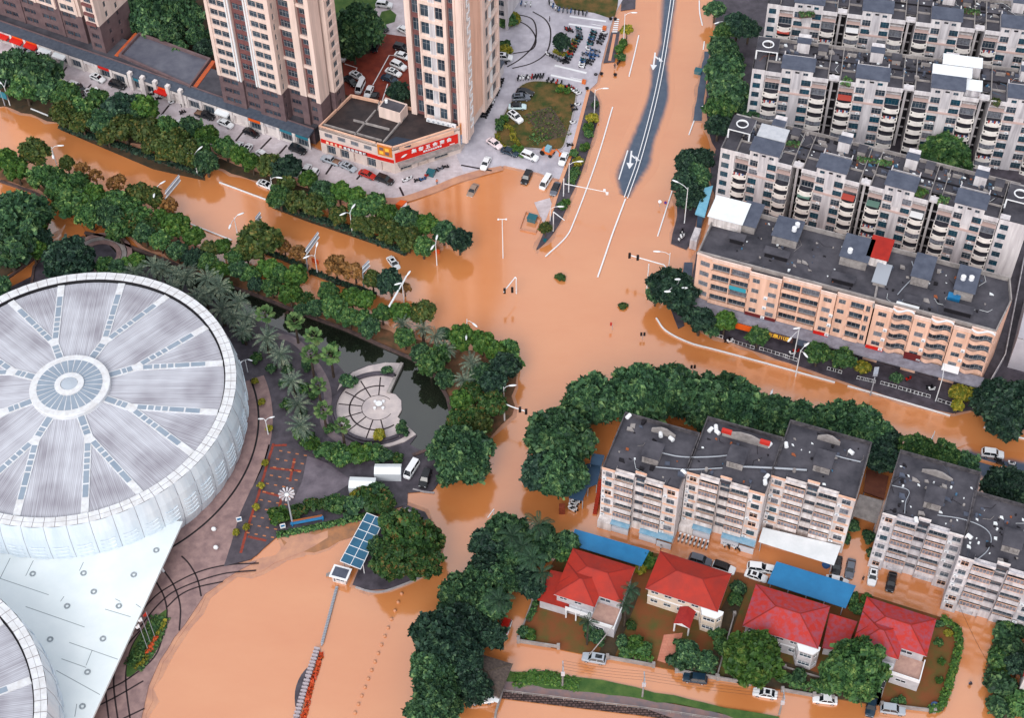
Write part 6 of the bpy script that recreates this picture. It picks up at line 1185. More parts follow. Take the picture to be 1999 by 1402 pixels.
plant('pavement of the peach block', I('K1302,556,34 K1324,572,34 D1280,575,20 K1366,625,30 B1415,630,24 M1480,656,22 M1597,690,25 M1646,700,24 Y1682,718,14 D1750,738,13 Y1870,768,17 Y1893,772,14 Y1870,792,12 K1335,600,22 D1390,640,18'), 'street trees by the peach block')
plant('line between main road and apartment rows', I('D1396,18,20 M1412,62,20 K1440,48,26 K1462,58,22 D1410,96,30 D1416,140,34 D1424,180,36 M1405,212,30 K1402,246,26 D1440,200,26 D1432,120,24 K1460,215,20 K1345,318,28 K1366,310,26 K1340,358,28 D1362,345,28 K1340,390,24 K1360,385,22 D1480,225,18 M1540,262,16'), 'trees along the apartment rows'); plant('courtyard between apartment rows', [('N', 1842, 306, 44), ('D', 1470, 235, 26)], 'trees along the apartment rows')
plant('courtyard behind the shops', I('G270,22,40 G330,14,44 D372,32,28 D292,52,28 D332,66,28 G698,56,46 D690,92,30 K776,180,24 D385,70,22 K402,95,22 M250,50,20 D350,95,18 K420,60,18 s990,42,18 y1004,38,14 y985,100,14 s982,92,14'), 'courtyard trees')
plant('bank beside the entrance road', I('G990,1042,44 Q960,1064,40 G1000,1085,38 Q950,1112,36 G902,1160,44 G932,1142,38 D882,1192,30 Q862,1250,62 Q905,1220,44 G846,1310,48 Q902,1292,44 G852,1372,50 Q922,1342,38 D1062,1058,36 D1105,1062,26 M1095,1078,22 Q1020,1130,32 D1050,1080,30 K1040,1150,24 D960,1180,36 Q890,1260,46 D830,1395,40 K960,1240,30 D980,1130,34'), 'big trees by the entrance road'); plant('bank beside the entrance road', I('T1000,1046,34 T1052,1026,38 T1040,1090,36 T975,1172,38 T1058,1118,30 T1020,1066,30'), 'palms by the entrance road')
plant('villa gardens', I('L1470,1288,52 N1665,1312,56 D1345,1275,26 D1380,1292,22 M1410,1262,18 b1240,1262,18 s1258,1272,16 s1222,1275,14 d1215,1258,14 d1165,1246,18 s1150,1230,14 b1035,1242,12 d1022,1236,12 s1330,1262,14 b1262,1098,18 y1252,1112,12 d1440,1150,16 s1436,1172,14 s1660,1168,14 b1690,1172,12 s1672,1190,12 d1832,1220,9 y1852,1238,8 b1838,1292,8 b1834,1330,8 s1832,1255,8 d1745,1372,8 s1760,1368,8 d1560,1325,16 s1530,1325,14 s1600,1340,14 d1325,1292,20 s1400,1240,14 r1232,1222,10'), 'garden plants'); plant('villa gardens', I('T1148,1215,26 T1232,1152,26 T1222,1182,22'), 'garden palms')
plant('corner plot at lower right edge', I('d1962,1240,22 s1950,1292,22 d1975,1270,26 d1955,1340,28 s1985,1378,24 d1945,1382,22 b1952,1320,16 K1990,1300,26 d1990,1235,18'), 'shrubs at the corner plot')
plant('corner plot by the grey white block', I('M1966,1216,12 d1665,1030,14 d1696,1050,14 d1650,1052,12 d1700,1080,10'), 'shrubs by the white blocks')
plant('verge beside the main road', I('Y1224,58,11 b1208,96,10 b1216,85,9 s1212,112,9 y1155,232,12 b1147,250,11 s1150,262,9 b1140,288,10 y1128,318,11 s1122,338,10 s1116,352,8 O1065,445,13 s1098,402,9 b1106,395,8 s1120,300,8 d1162,205,8'), 'shrubs on the main road verge')
plant('lawn on the plaza', I('b1091,176,7 b1108,178,8 y1095,170,6 b983,232,9 s976,240,9 b1002,292,9 b1014,292,8 b1018,304,6 d975,252,7'), 'clipped bushes on the plaza lawn', .36); plant('plaza island', I('K1098,82,19'), 'trees on the plaza', .3)
for i, (x, y) in enumerate(((497, 745), (512, 785), (526, 838), (518, 905), (510, 948), (501, 990), (482, 1030), (462, 1040))): plant('planter box %s from the top beside the arena ring' % ORD[i], [('y', x, y, 7)], 'planter shrubs by the arena', .4)
plant('flood near the crossroads centre', I('r1095,542,9 r1216,598,8'), 'half drowned shrubs', -.25)
def hedge(pts, wd, h, m, label, z=.2, dens=26, name='hedge', s=.16, cat='hedge'):
    rg = np.random.default_rng(int(pts[0][0])); w_ = wline(pts, z); C = []; Dn = []
    for a, b in zip(w_[:-1], w_[1:]):
        L = np.linalg.norm(b - a); n = int(L * dens * wd); d = (b - a) / L; q = np.array([-d[1], d[0]]); s_ = rg.uniform(0, L, n); u = rg.uniform(-1, 1, n); zz = h * np.sqrt(1 - np.clip(np.abs(u) ** 3, 0, .98)) * rg.uniform(.55, 1.05, n)
        xy = a + d * s_[:, None] + q * (u * wd / 2)[:, None]; C.append(np.c_[xy, z + zz]); Dn.append(np.c_[q * u[:, None], np.ones(n)])
    o = w_[0]; t = thing(name, label, cat, (*o, 0)); C = np.concatenate(C); C[:, :2] -= o; me = leaves('foliage', rg, C, unit(np.concatenate(Dn)), s, m, 1.4, .9); link('foliage', me, t)
    mb = MB().strip([p - o for p in w_], wd * .8, z - .3, h * .7); mb.build('stems', M_bark, t); return t
hedge([(118, 246), (160, 262), (230, 284), (330, 318), (400, 342)], 2.2, .8, L_deep, 'low dark hedge under the trees beside the shops'); hedge([(538, 398), (590, 418), (680, 448), (795, 494)], 2.4, .9, L_deep, 'low dark hedge under the median trees by the corner shop')
hedge([(520, 492), (560, 507), (600, 524)], 1.6, .8, L_deep, 'short dark hedge left of the big lane sign'); hedge([(606, 530), (660, 552), (700, 564), (733, 578)], 1.5, .8, L_deep, 'dark hedge right of the big lane sign'); hedge([(330, 418), (352, 424)], 1.4, .8, L_deep, 'tiny dark hedge near the upper lane sign')
hedge([(1812, 1388), (1836, 1384), (1852, 1338), (1872, 1262), (1868, 1232), (1838, 1210)], 1.6, 1.4, L_bright, 'clipped bright hedge around the rightmost villa garden', dens=40); hedge([(1030, 1215), (1050, 1172)], 1.2, 1.2, L_mid, 'green hedge at the left side of the villa gardens'); hedge([(1215, 1278), (1274, 1292)], 1.6, 1.3, L_bright, 'green hedge behind the second villa wall')
hedge([(1330, 1300), (1396, 1314)], 1.8, 1.3, L_dark, 'dark hedge behind the wall right of the villa path'); hedge([(1540, 1338), (1620, 1352)], 1.8, 1.2, L_mid, 'green hedge behind the third villa wall'); hedge([(1935, 1382), (1960, 1395), (1999, 1380)], 3, 1.2, L_mid, 'green hedge around the lower right corner plot'); hedge([(1930, 1330), (1942, 1290), (1950, 1250), (1958, 1218)], 2.4, 1.0, L_dark, 'dark hedge along the edge of the lower right corner plot')
hedge([(1050, 215), (1068, 240), (1085, 270)], 9, .45, L_olive, 'patch of wild weeds in the middle of the plaza lawn', z=.36, dens=5, name='weeds', cat='weeds'); hedge([(1045, 262), (1062, 280)], 6, .4, L_mid, 'lower patch of weeds on the plaza lawn', z=.36, dens=5, name='weeds', cat='weeds')
hedge([(1000, 1332), (1060, 1322), (1130, 1340)], 3.5, .35, L_bright, 'patch of taller weeds on the grass bank'); hedge([(540, 1046), (620, 1030), (715, 1008)], 1.6, .5, L_mid, 'low green edging below the blue bench')
# serpentine and leaf shaped beds
hedge(smooth_line([(985, 246), (1000, 252), (1002, 268), (1010, 282), (1020, 296)], 4), 1.5, .6, L_yel, 'wavy yellow hedge on the plaza lawn, inner one', z=.36); hedge(smooth_line([(970, 262), (974, 278), (988, 290), (1006, 298)], 4), 1.3, .6, L_yel, 'curved yellow hedge on the plaza lawn, outer one', z=.36); hedge([(1082, 98), (1094, 106), (1108, 106), (1120, 92), (1122, 76)], 1.6, .5, L_yel, 'yellow hedge ringing the dark bush on the plaza', z=.3)
slab('flower_bed', smooth_line([(325, 1190), (322, 1225), (305, 1270), (272, 1306), (248, 1322), (250, 1290), (262, 1255), (290, 1215)], 3), .4, M_grass2)
hedge([(312, 1205), (300, 1240), (280, 1275), (258, 1305)], 4.2, .5, L_mid, 'leaf shaped green bed beside the flagpoles', z=.3, dens=20); hedge([(322, 1212), (318, 1228), (306, 1242)], .9, .6, L_yel, 'upper yellow flower strip in the leaf shaped bed', z=.4); hedge([(288, 1282), (276, 1298), (262, 1306)], .9, .6, L_yel, 'lower yellow flower strip in the leaf shaped bed', z=.4); L_flower = leaf_mat('flower_red', S(200, 70, 40), S(220, 96, 50)); hedge([(306, 1245), (296, 1260), (287, 1278)], 1.0, .5, L_flower, 'orange red flower strip in the leaf shaped bed', z=.4, name='flower_strip', cat='flowers')
hedge([(628, 1276), (618, 1310), (605, 1350), (596, 1390), (588, 1420)], 1.0, .5, L_flower, 'red flower strip beside the folding gate', z=0, name='flower_strip', cat='flowers')
for q, lb in (([(1560, 30), (1590, 28)], 'upper right'), ([(1880, 22), (1912, 26)], 'topmost'), ([(1532, 281), (1562, 284)], 'left'), ([(1672, 312), (1740, 322)], 'middle'), ([(1600, 322), (1640, 334)], 'small left')): hedge(q, 1.8, .9, L_mid, 'planting on the apartment roofs, %s patch' % lb, z=TOPZ + .2, dens=18, name='roof_planting', cat='roof planting')
hedge([(1645, 158), (1662, 164)], 2.6, .9, L_mid, 'round planting on the middle apartment roof', z=TOPZ + .2, name='roof_planting', cat='roof planting'); hedge([(1790, 376), (1806, 384)], 2.6, 1.4, L_bright, 'bright bush on the roof behind the peach block', z=TOPZ + .2, name='roof_planting', cat='roof planting'); hedge([(1832, 392), (1850, 398)], 2.6, 1.4, L_mid, 'bush on the rightmost roof behind the peach block', z=TOPZ + .2, name='roof_planting', cat='roof planting'); hedge([(1935, 196), (1952, 204)], 2.2, .8, L_olive, 'brownish planting on the right of the middle apartment roof', z=TOPZ + .2, name='roof_planting', cat='roof planting')
# ------------------------------------------------------------------ vehicles
def paint(nm, c, c2=None): return mat('paint_' + nm, c, .25, c2, 3, spec=.6, coords='obj')
PAINT = {'w': paint('white', S(232, 234, 238)), 'k': paint('black', S(24, 26, 32)), 's': paint('silver', S(168, 176, 186)), 'g': paint('grey', S(96, 102, 114)), 'r': paint('red', S(178, 36, 26)), 'b': paint('dark_blue', S(30, 52, 70)), 't': paint('tan', S(150, 130, 118)), 'l': paint('pale_blue', S(196, 220, 226)), 'o': paint('orange', S(214, 108, 44)), 'p': paint('pinkish_white', S(234, 216, 220)), 'a': paint('teal', S(24, 92, 104)), 'q': paint('blue', S(50, 90, 140))}
PN = {'w': 'white', 'k': 'black', 's': 'silver', 'g': 'dark grey', 'r': 'red', 'b': 'dark blue', 't': 'tan grey', 'l': 'pale blue', 'p': 'pinkish white', 'a': 'teal'}
M_cglass = mat('car_glass', S(18, 24, 32), .08, spec=.7)
def car_parts(kind):
    if kind == 'sedan': L, W, zt, cab, rf = 4.65, .91, [(-2.32, .62, .62), (-2.2, .8, .9), (-1.5, .9, .98), (0, .91, 1.0), (1.0, .91, .98), (1.9, .86, .86), (2.2, .76, .74), (2.33, .6, .56)], (-1.75, 1.15, -1.05, .35, 1.42), None
    elif kind == 'suv': L, W, zt, cab, rf = 4.7, .95, [(-2.35, .7, .75), (-2.25, .88, 1.05), (-1.5, .94, 1.1), (0, .95, 1.12), (1.1, .95, 1.1), (1.95, .9, 1.0), (2.22, .82, .9), (2.35, .66, .66)], (-2.15, 1.15, -1.75, .45, 1.72), None
    elif kind == 'van': L, W, zt, cab, rf = 4.6, .88, [(-2.3, .76, 1.0), (-2.25, .86, 1.15), (-1, .88, 1.2), (1, .88, 1.2), (1.9, .86, 1.1), (2.2, .8, .95), (2.32, .66, .7)], (-2.2, 2.0, -2.1, 1.35, 1.95), None
    else: L, W, zt, cab, rf = 5.3, .93, [(-2.65, .9, .98), (-2.6, .93, 1.0), (-.6, .93, 1.0), (0, .93, 1.04), (1.3, .93, 1.04), (2.2, .88, .98), (2.5, .8, .86), (2.64, .66, .66)], (-.7, 1.35, -.5, .75, 1.7), None
    b = MB(); k0 = 0; rows = []
    for x, w_, z in zt:
        cs = [(-w_ * .9, .28), (-w_, .5), (-w_, z - .16), (-w_ * .88, z - .02), (0, z + .02), (w_ * .88, z - .02), (w_, z - .16), (w_, .5), (w_ * .9, .28)]; rows.append([(x, y, zz) for y, zz in cs])
    for r0, r1 in zip(rows[:-1], rows[1:]):
        for i in range(len(r0) - 1): b.face([r0[i], r0[i + 1], r1[i + 1], r1[i]])
    b.face(rows[0][::-1]); b.face(rows[-1]); b.box(-L / 2 + .1, L / 2 - .1, -W * .85, W * .85, .26, .3)
    if kind == 'pickup': b.box(-2.5, -.8, -.8, .8, 1.005, 1.03, 1)
    for sg in (-1, 1): b.box(.7, .85, sg * (W + .02) - .09, sg * (W + .02) + .09, 1.0, 1.14)
    body = b.mesh('body', [PAINT['w'], mat('truck_bed', S(130, 100, 84), .8)], True)
    for p in body.polygons: p.use_smooth = len(p.vertices) == 4
    x0, x1, r0, r1, h = cab; c = MB(); wb, wt = W * .9, W * .72; zb = 1.0 if kind in ('sedan', 'pickup') else 1.1
    lo = [(x0, -wb, zb - .06), (x1, -wb, zb - .06), (x1, wb, zb - .06), (x0, wb, zb - .06)]; hi = [(r0, -wt, h - .02), (r1, -wt, h - .02), (r1, wt, h - .02), (r0, wt, h - .02)]
    for i in range(4): j = (i + 1) % 4; c.face([lo[i], lo[j], hi[j], hi[i]])
    c.face(hi); cab_m = c.mesh('cabin_glass', M_cglass)
    r = MB(); e = .1; r.prism([(r0 - e, -wt - .03), (r1 + e * .6, -wt - .03), (r1 + e * .6, wt + .03), (r0 - e, wt + .03)], h - .015, h + .035)
    for i in range(4): r.cyl(lo[i], hi[i], .06, .05, 4)
    for sg in (-1, 1): m_ = (x0 + x1) / 2; r.cyl((m_, sg * wb, zb - .05), ((r0 + r1) / 2, sg * wt, h - .02), .05, .05, 4)
    roof = r.mesh('roof', PAINT['w'])
    w = MB(); w.cyl((0, -.1, 0), (0, .1, 0), .33, .33, 12); w.cyl((0, -.115, 0), (0, .115, 0), .19, .19, 8, 1); wheel = w.mesh('wheel', [M_black, M_steel])
    s_ = MB().box(r0 + .25, r0 + .25 + (r1 - r0) * .6, -.42, .42, h + .037, h + .045).mesh('sunroof', M_cglass)
    l1 = MB().box(-.05, .05, -.2, .2, -.07, .07).mesh('headlight', mat('lamp_lens', S(210, 216, 222), .15, spec=.7)); l2 = MB().box(-.05, .05, -.16, .16, -.08, .08).mesh('tail_light', mat('tail_lens', S(160, 26, 20), .2, spec=.6))
    fx_, rx = zt[-2][0] + .03, zt[0][0] + .05
    return dict(body=body, cab=cab_m, roof=roof, wheel=wheel, sun=s_, ax=L * .29, W=W, hl=l1, tl=l2, f=(fx_, zt[-2][1] * .7, zt[-2][2] - .14), r=(rx, zt[0][1] * .75, zt[0][2] - .02))
CARS = {k: car_parts(k) for k in ('sedan', 'suv', 'van', 'pickup')}
def set_paint(o, m): o.material_slots[0].link = 'OBJECT'; o.material_slots[0].material = m
def car(x, y, dx, dy, col, kind, label, z=.28, group='parked cars', roof=None, sun=False):
    p = P(x, y, z + .7); b = P(x + dx, y + dy, z + .7); an = math.atan2(b[1] - p[1], b[0] - p[0]); c = CARS[kind]; t = thing('parked_car' if kind != 'pickup' else 'pickup_truck', label, {'sedan': 'car', 'suv': 'car', 'van': 'van', 'pickup': 'pickup truck'}[kind], (*p, z), an, group)
    o = link('body', c['body'], t); set_paint(o, PAINT[col]); link('cabin_glass', c['cab'], t); r_ = link('roof', c['roof'], t); set_paint(r_, PAINT[roof or col])
    if sun: link('sunroof', c['sun'], r_)
    for sx in (-1, 1):
        for sy in (-1, 1): link('wheel', c['wheel'], t, (sx * c['ax'], sy * (c['W'] - .1), .33))
    for sy in (-1, 1): link('headlight', c['hl'], t, (c['f'][0], sy * c['f'][1], c['f'][2])); link('tail_light', c['tl'], t, (c['r'][0], sy * c['r'][1], c['r'][2]))
    return t
def cars(zone, lst, z=.28, group=None):
    """photo x, y, direction dx, dy, colour, body, [roof], [s = sunroof]"""
    cnt = {}; kn = lambda q: (q[4], q[5]); nm = {'sedan': 'sedan', 'suv': 'tall wagon', 'van': 'van', 'pickup': 'pickup truck'}
    for q in lst: cnt[kn(q)] = cnt.get(kn(q), 0) + 1
    seen = {}
    for q in sorted(lst, key=lambda a: a[0]):
        i = seen.get(kn(q), 0); seen[kn(q)] = i + 1; n = cnt[kn(q)]
        car(*q[:6], '%s %s %s%s' % (PN[q[4]], nm[q[5]], ('%s such from left, ' % nth(i, n)) if n > 1 else '', zone), z, group or 'cars parked ' + zone, q[6] if len(q) > 6 and q[6] != 's' else None, 's' in q[6:])
cars('on the pavement before the shop arcade', [(46, 97, 30, 12, 's', 'sedan'), (76, 108, 30, 14, 'w', 'sedan', 's'), (190, 151, 30, 14, 'w', 'sedan', 's'), (229, 165, 30, 10, 'k', 'suv'), (14, 117, 30, 12, 'w', 'sedan'), (128, 163, 30, 12, 'w', 'sedan'), (148, 168, 30, 12, 'w', 'suv'), (158, 173, 14, 20, 'k', 'sedan'), (173, 183, 14, 22, 'w', 'sedan', 's'), (190, 184, 14, 22, 'w', 'suv'), (232, 199, 16, 20, 'w', 'sedan'), (324, 234, 20, 14, 'w', 'sedan'), (356, 244, 20, 16, 'w', 'sedan'), (400, 224, 33, 10, 'k', 'pickup'), (440, 240, 30, 14, 'w', 'sedan'), (490, 258, 30, 14, 'k', 'sedan'), (447, 283, 20, 18, 's', 'suv'), (463, 288, -14, 20, 'w', 'sedan'), (481, 292, -14, 20, 'w', 'sedan', 's')], .28)
cars('on the pavement by the corner shop', [(581, 291, 33, 12, 'k', 'suv'), (514, 302, 20, 14, 'w', 'sedan'), (566, 318, 22, 12, 'w', 'suv'), (597, 332, -12, 20, 'w', 'sedan'), (611, 343, -12, 20, 'w', 'suv'), (645, 312, -35, -13, 's', 'pickup'), (680, 325, 30, 15, 's', 'sedan', 's'), (717, 340, 30, 12, 'r', 'sedan'), (751, 350, 30, 11, 'k', 'suv')], .28)
car(518, 360, 30, 12, 'w', 'sedan', 'white sedan standing in the flood at the edge of the shop trees', -.35, 'cars in the flood', sun=True); car(768, 513, 18, 24, 'w', 'sedan', 'white sedan stranded in the flooded river road', -.55, 'cars in the flood', sun=True); car(923, 371, -14, 24, 't', 'sedan', 'tan grey car sunk to its windows near the corner plaza', -.6, 'cars in the flood')
car(1028, 346, -12, 24, 'k', 'suv', 'black tall wagon standing in the flood left of the white van', -.3, 'cars in the flood'); car(1065, 356, -14, 22, 'w', 'van', 'white van in the flood beside the main road verge', -.3, 'cars in the flood'); car(1084, 368, -10, 24, 'g', 'sedan', 'dark grey sedan right of the white van by the verge', -.1, 'cars in the flood', 'k')
cars('in the courtyard behind the shops', [(370, 54, 30, 14, 'w', 'sedan', 's'), (380, 79, 28, 14, 'w', 'sedan', 's'), (263, 14, 26, 12, 'w', 'sedan', 's'), (293, 12, 26, 14, 'w', 'suv'), (297, 24, 26, 8, 'w', 'sedan'), (312, 52, 24, 14, 'w', 'sedan'), (750, 8, 30, 4, 'w', 'suv'), (745, 51, 20, 14, 'k', 'sedan'), (733, 90, 10, -22, 'k', 'sedan'), (790, 58, 22, 10, 'w', 'sedan'), (784, 92, 24, 6, 'k', 'suv'), (786, 108, 24, 8, 'w', 'sedan'), (778, 127, 26, 12, 'w', 'suv'), (768, 140, 27, 11, 'w', 'sedan', 's'), (760, 153, 30, 10, 'b', 'sedan'), (697, 147, 26, 15, 'w', 'sedan', 's'), (684, 157, 20, 16, 'k', 'sedan'), (703, 170, -10, 22, 'w', 'van'), (720, 178, -9, 21, 'w', 'sedan'), (730, 191, -9, 21, 'k', 'sedan'), (672, 107, 10, -20, 'w', 'sedan')], .36)
cars('on the plaza around the lawn', [(984, 111, 27, 2, 'w', 'suv', 's'), (1025, 179, 28, 6, 'k', 'sedan'), (1017, 190, 28, -2, 'g', 'suv', 's'), (1010, 207, 28, 0, 'l', 'sedan', 'k'), (1006, 228, 24, 18, 'w', 'suv', 's'), (965, 279, 24, 16, 'p', 'sedan'), (995, 296, 28, 10, 'b', 'sedan'), (1034, 304, 28, 11, 'w', 'suv'), (1100, 309, -10, 25, 'w', 'sedan'), (948, 318, -12, 25, 'w', 'sedan')], .4)
cars('near the white tents of the arena', [(830, 934, -10, 30, 'k', 'suv'), (803, 917, -14, 22, 'w', 'van')], .28)
cars('in the flooded lane by the white blocks', [(1634, 1104, -5, 30, 'k', 'sedan'), (1660, 1110, -5, 30, 'g', 'sedan'), (1704, 1124, -5, 30, 'w', 'sedan', 's'), (1740, 1136, -6, 30, 'k', 'sedan'), (1481, 1109, 42, 5, 'w', 'suv'), (1476, 1125, 40, 13, 'w', 'sedan', 's'), (1634, 1134, 42, 10, 'w', 'sedan'), (1367, 1094, 34, 10, 'g', 'suv'), (1413, 1109, 36, 12, 'w', 'suv', 'k'), (1506, 1113, 40, 8, 'w', 'sedan')], -.2)
cars('in the flooded lane before the villas', [(1160, 1286, -45, -8, 's', 'suv', 's'), (1357, 1325, -45, -6, 'b', 'suv'), (1494, 1354, -45, -8, 'w', 'sedan', 's'), (1611, 1366, -44, -5, 'w', 'sedan'), (1701, 1378, -5, 30, 'b', 'sedan'), (1743, 1386, 42, 6, 's', 'suv')], -.25)
car(1721, 1322, -10, 40, 'k', 'suv', 'black tall wagon on the drive beside the rightmost villa', .36); car(1938, 886, 44, 6, 'w', 'suv', 'white tall wagon on the emerged road at the right edge', .06); car(940, 1366, 40, -4, 'w', 'sedan', 'white sedan under the dark trees beside the thatched hut', .1); car(985, 1229, -8, 22, 'w', 'suv', 'small white and red vehicle in the flood beside the entrance bank', -.2, 'cars in the flood', 'r')
# backhoe on the plaza
p = P(1070, 298, .8); t = thing('backhoe', 'small orange backhoe with blue cab at the corner of the lawn', 'digger', (*p, .3), R(-30)); MB().box(-1.6, 1.3, -.8, .8, .6, 1.3).build('chassis', PAINT['o'], t); MB().prism([(-.6, -.7), (.7, -.7), (.7, .7), (-.6, .7)], 1.3, 2.5).build('cab', mat('cab_blue', S(120, 170, 190), .3, spec=.6), t)
for x, y, r in ((-1.2, -.85, .65), (-1.2, .85, .65), (1.0, -.8, .45), (1.0, .8, .45)): MB().cyl((x, y - .2, r), (x, y + .2, r), r, r, 12).build('wheel', M_black, t)
b = MB().tube([(1.2, 0, 1.2), (2.2, .3, 2.4), (3.2, .6, 1.0)], .16, 6); b.box(2.9, 3.6, .1, 1.1, .5, 1.1); b.build('loader_arm', PAINT['o'], t)
# motorbikes
def bike_mesh(col):
    b = MB()
    for x in (-.62, .62): b.cyl((x, -.07, .3), (x, .07, .3), .29, .29, 10, 1)
    b.prism([(-.75, -.18), (.25, -.18), (.25, .18), (-.75, .18)], .4, lambda x, y: .82 if x < 0 else .62, 0); b.prism([(-.7, -.15), (.05, -.15), (.05, .15), (-.7, .15)], .8, .9, 1); b.prism([(.35, -.2), (.6, -.16), (.6, .16), (.35, .2)], .3, 1.0, 0); b.cyl((.42, -.34, 1.03), (.42, .34, 1.03), .03, .03, 5, 1); b.box(-.95, -.6, -.2, .2, .88, 1.15, 0); b.box(-.1, .45, -.15, .15, .3, .42, 0)
    return b.mesh('scooter', [PAINT[col], M_black])
BK = {c: bike_mesh(c) for c in 'wkrgqas'}
def bikes(zone, lst, ang, cols, group, z=.28, jit=.25):
    rg = random.Random(len(zone)); lst = sorted(lst); seen = {}; cn = {}; pick = [(cols[rg.randrange(len(cols))]) for _ in lst]; PNN = dict(PN, q='blue', g='grey')
    for c in pick: cn[c] = cn.get(c, 0) + 1
    for (x, y), c in zip(lst, pick):
        o = link('scooter', BK[c], None, (*P(x, y, z + .4), z), ang + rg.uniform(-jit, jit)); i = seen.get(c, 0); seen[c] = i + 1
        tag(o, '%s scooter, %s%s' % (PNN[c], ('%s such from left ' % nth(i, cn[c])) if cn[c] > 1 else '', zone), 'scooter', group)
def run(a, b, n): return [(a[0] + (b[0] - a[0]) * i / (n - 1), a[1] + (b[1] - a[1]) * i / (n - 1)) for i in range(n)]
bikes('parked around the plaza bush', run((1132, 70), (1106, 120), 11) + run((1072, 106), (1104, 122), 7) + run((1108, 55), (1114, 60), 3), R(-10), 'wkqrgka', 'scooters around the plaza bush', .3)
bikes('in the right parking rows of the plaza', run((1130, 56), (1132, 74), 4) + run((1160, 62), (1152, 86), 6) + run((1180, 64), (1170, 84), 5) + run((1150, 96), (1166, 100), 3) + run((1142, 106), (1164, 108), 4) + run((1140, 116), (1136, 130), 4) + run((1156, 114), (1150, 124), 3), R(-15), 'wkqgka', 'scooters in the plaza rows', .3)
bikes('along the upper edge of the lawn', run((1012, 152), (1060, 148), 10) + run((1070, 156), (1096, 162), 4), R(70), 'kwkr', 'scooters above the lawn', .3); bikes('at the right corner of the lawn', run((1108, 168), (1130, 182), 6) + [(1120, 206), (1122, 214), (1128, 204), (1119, 239), (1113, 283)], R(20), 'kwrr', 'scooters at the lawn corner', .3)
bikes('lined up beside the slim tower', run((978, 155), (966, 184), 7) + run((960, 196), (944, 228), 7) + run((990, 96), (984, 122), 4), R(160), 'kkkw', 'scooters beside the slim tower'); bikes('before the upper lawn', run((1072, 4), (1088, 18), 5) + run((1092, 18), (1145, 26), 8) + run((1018, 6), (1036, 8), 3), R(80), 'kqkwg', 'scooters below the upper lawn')
bikes('in front of the shop portal', [(296, 184), (302, 180), (310, 192), (318, 188), (336, 200), (360, 205), (364, 203), (357, 219)], R(40), 'kwk', 'scooters at the shop portal'); bikes('before the corner shop', [(853, 332), (860, 330), (835, 342), (826, 350), (870, 326), (800, 348), (792, 352), (843, 338), (815, 352)], R(30), 'kwgrq', 'scooters at the corner shop')
bikes('in the white row standing in the flood', run((1326, 1051), (1380, 1067), 8), R(-112), 'w', 'white scooters in a row in the flood', -.15, .05); bikes('by the blue awning in the flood', run((1412, 1062), (1440, 1070), 4), R(-60), 'wk', 'scooters by the blue awning', -.1)
bikes('under the dark blue shelter', [(1122, 983), (1119, 988), (1126, 980), (1117, 996), (1121, 994)], R(-20), 'w', 'scooters at the dark blue shelter', 0); bikes('on the verge and corner pavements', [(1208, 122), (1163, 207), (1330, 458), (1328, 466), (1333, 462), (1331, 452)], R(60), 'kw', 'scooters on the pavements', .2)
bikes('behind the bike fence of the peach block', [(1420, 664), (1426, 666), (1555, 686), (1774, 740), (1815, 756), (1820, 760), (1548, 690)], R(20), 'rkw', 'scooters by the peach block'); bikes('on the emerged lane at the right edge', [(1949, 899), (1953, 905), (1976, 906)], R(-30), 'kw', 'scooters on the emerged lane', .08)
# ------------------------------------------------------------------ street furniture
M_lamp = mat('lamp_white', S(232, 236, 240), .35, spec=.5)
def lamp(base, top, arms, label, ph=None, group='street lamps', zb=0.0, head=(.95, .26), m=None):
    """base photo point of the foot, top photo y of the tip; arms = photo points of each lamp head"""
    h = ph or HGT(base, top, zb); p = P(*base, zb); t = thing('street_lamp', label, 'street lamp', (*p, zb), 0, group); MB().cyl((0, 0, -.3), (0, 0, h), .14, .08, 8).build('pole', m or M_lamp, t)
    for a in arms:
        q = P(*a, h + .35) - p; L = np.linalg.norm(q)
        if L > 6: q = q / L * 6; L = 6
        d = q / L; MB().tube([(0, 0, h - .6), (d[0] * L * .4, d[1] * L * .4, h + .1), (d[0] * L * .75, d[1] * L * .75, h + .3), (q[0], q[1], h + .35)], .06, 6).build('arm', m or M_lamp, t)
        b = MB().ball((0, 0, 0), head[0], head[1], .13, 10); b.build('lamp_head', M_lamp, t, True, (q[0] + d[0] * .5, q[1] + d[1] * .5, h + .36), math.atan2(d[1], d[0]))
    return t
for b_, ty, ar, lb in (((20, 206), 168, [(2, 162), (13, 154)], 'twin arm lamp at the far left beside the river road'), ((187, 258), 231, [(174, 228), (192, 220)], 'twin arm lamp second from left along the shop trees'), ((386, 342), 302, [(372, 299), (388, 291)], 'twin arm lamp third from left along the shop trees'), ((534, 382), 352, [(541, 346)], 'lamp beside the white sedan in the flood'), ((688, 456), 414, [(673, 416), (688, 405)], 'twin arm lamp above the median by the corner shop'), ((853, 518), 476, [(846, 480), (852, 466)], 'twin arm lamp at the crossroads end of the median'), ((111, 322), 298, [(103, 303), (114, 284)], 'twin arm lamp at the left of the canal trees'), ((312, 402), 374, [(301, 378), (314, 358)], 'twin arm lamp beside the upper lane sign'), ((464, 460), 434, [(450, 439), (466, 419)], 'twin arm lamp in open flood at the middle lane sign'), ((620, 536), 497, [(602, 500), (618, 480)], 'twin arm lamp beside the largest lane sign'), ((913, 658), 640, [(910, 655), (924, 632)], 'twin arm lamp in the trees at the south corner')):
    lamp(b_, ty, ar, lb, max(6.0, HGT(b_, ty)))
